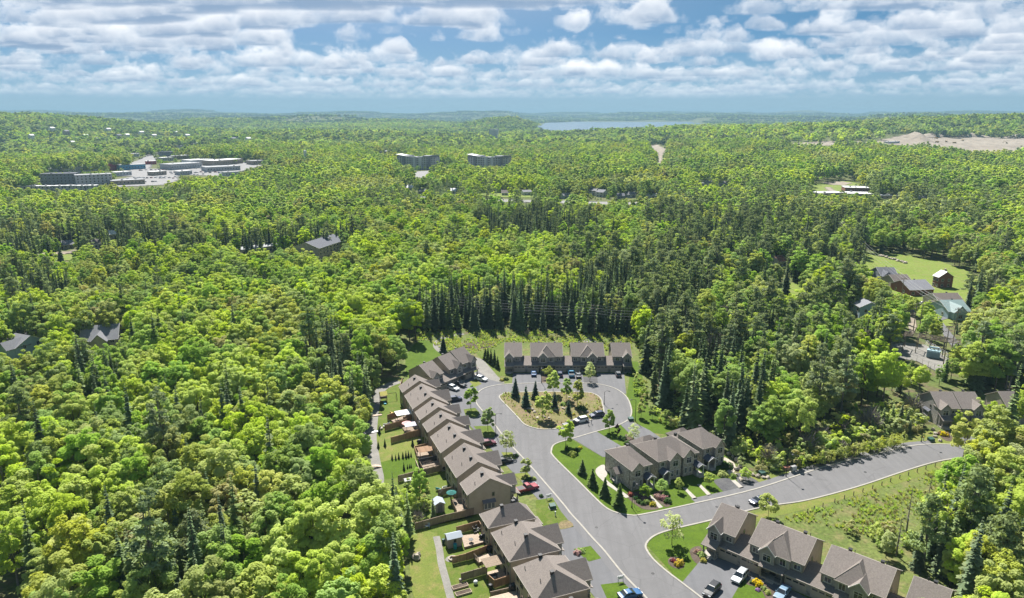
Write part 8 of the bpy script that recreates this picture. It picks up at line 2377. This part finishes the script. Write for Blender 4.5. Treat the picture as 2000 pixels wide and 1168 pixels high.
big_leafy(820, 985, 'green', 3, .52, 'airy green tree in the leafy yard beside the shed'); big_con(772, 1062, 'spruce', 1, .92, 'thin dark spruce rising left of the leafy yard', .8); big_con(846, 1010, 'fir', 1, .35, 'small bluish fir in the leafy yard')
big_leafy(1880, 900, 'yellow', 4, .8, 'yellow-green tree leaning over the end of the right-hand road'); big_leafy(1935, 925, 'olive', 0, 1.05, 'large olive-yellow tree below the bend of the road'); big_leafy(1985, 940, 'yellow', 2, .95, 'large yellow-green tree at the right edge below the bend')
big_leafy(1905, 826, 'lime', 4, .46, 'lime tree in front of the row at the bend, left one'); big_leafy(1940, 832, 'lime', 2, .50, 'lime tree in front of the row at the bend, middle one'); big_leafy(1985, 836, 'lime', 3, .44, 'lime tree in front of the row at the bend, right one'); big_leafy(1868, 838, 'lime', 4, .34, 'small lime tree before the left house at the bend')
big_leafy(1948, 508, 'thin', 1, 1.25, 'big round leafless grey tree near the far field at the right edge')
big_leafy(1925, 500, 'thin', 1, .95, 'smaller leafless grey tree touching the big grey one')
# dead conifer in the wet corner
def dead_tree(u, v, h, label, seed):
    p = at(u, v); t = empty('dead_tree', (p.x, p.y, 0), seed, label, 'dead tree', 'dead trees of the wet corner')
    trunk_mb(h, .19, None, seed, top=.99).obj('trunk', BARKG, t)
    rng = random.Random(seed); b = MB()
    for k in range(60):
        z = h * (.25 + .72 * k / 60); a = rng.uniform(0, 6.28); L = (1.9 * (1 - k / 66)) * rng.uniform(.5, 1.2)
        b.tube([(0, 0, z), (L * .6 * math.cos(a), L * .6 * math.sin(a), z - .1), (L * math.cos(a + .2), L * math.sin(a + .2), z - .35)], [.035, .025, .01], 3, cap=False)
    b.obj('branches', TWIG, t)
dead_tree(1797, 1062, 17, 'tall grey dead spruce in the wet corner on the right', 3); dead_tree(1750, 1085, 9, 'short bare snag left of the tall dead spruce', 5); dead_tree(1770, 1040, 11, 'thin grey snag beside the tall dead spruce', 8); dead_tree(1890, 1010, 12, 'leaning bare trunk near the end of the right-hand road', 11)
for k, (u, v, c, s) in enumerate([(1790, 1112, 'spruce', .62), (1815, 1105, 'spruce', .7), (1832, 1120, 'spruce', .75), (1845, 1105, 'fir', .7), (1925, 1130, 'spruce', .85), (1948, 1110, 'spruce', .75), (1975, 1140, 'spruce', .9), (1995, 1165, 'fir', .95), (1910, 1160, 'spruce', .85), (1885, 1120, 'spruce', .7)]):
    big_con(u, v, c, k % 2, s, 'dark narrow spruce in the wet corner at lower right')
for k, (u, v, c, s) in enumerate([(1875, 1150, 'lime', .7), (1900, 1175, 'yellow', .75), (1940, 1180, 'lime', .7), (1855, 1145, 'olive', .5), (1960, 1080, 'olive', .6), (1985, 1050, 'mid', .6), (1730, 1090, 'pale', .33)]):
    big_leafy(u, v, c, k % 5, s, '%s tree in the wet corner at lower right' % COLWORD[c])
# ------------------------------------------------------------------ haze: the air of the whole view
_a, _d = np.meshgrid(np.radians(np.linspace(-180, 180, 361)), np.geomspace(60, 18500, 220))
HAZE_TOP = max(170.0, float(terr(_d * np.sin(_a), _d * np.cos(_a)).max()) + 26.0, max((o.matrix_world.translation.z for o in col.objects if o.name.startswith('radio_mast')), default=0) + 125.0)
print('haze top', HAZE_TOP)
def build_haze():
    b = MB(); b.box(-19500, 19500, -19500, 19500, -16, HAZE_TOP)
    m = bpy.data.materials.new('haze'); m.use_nodes = True
    t = m.node_tree
    t.nodes.remove(t.nodes['Principled BSDF'])
    v = N(t, 'ShaderNodeVolumePrincipled')
    v.inputs['Color'].default_value = (0.25, 0.41, 0.53, 1)
    v.inputs['Density'].default_value = 1.0e-4
    v.inputs['Anisotropy'].default_value = 0.1
    t.links.new(v.outputs[0], t.nodes['Material Output'].inputs['Volume'])
    o = b.obj('haze', m)
    o['kind'] = 'stuff'
build_haze()
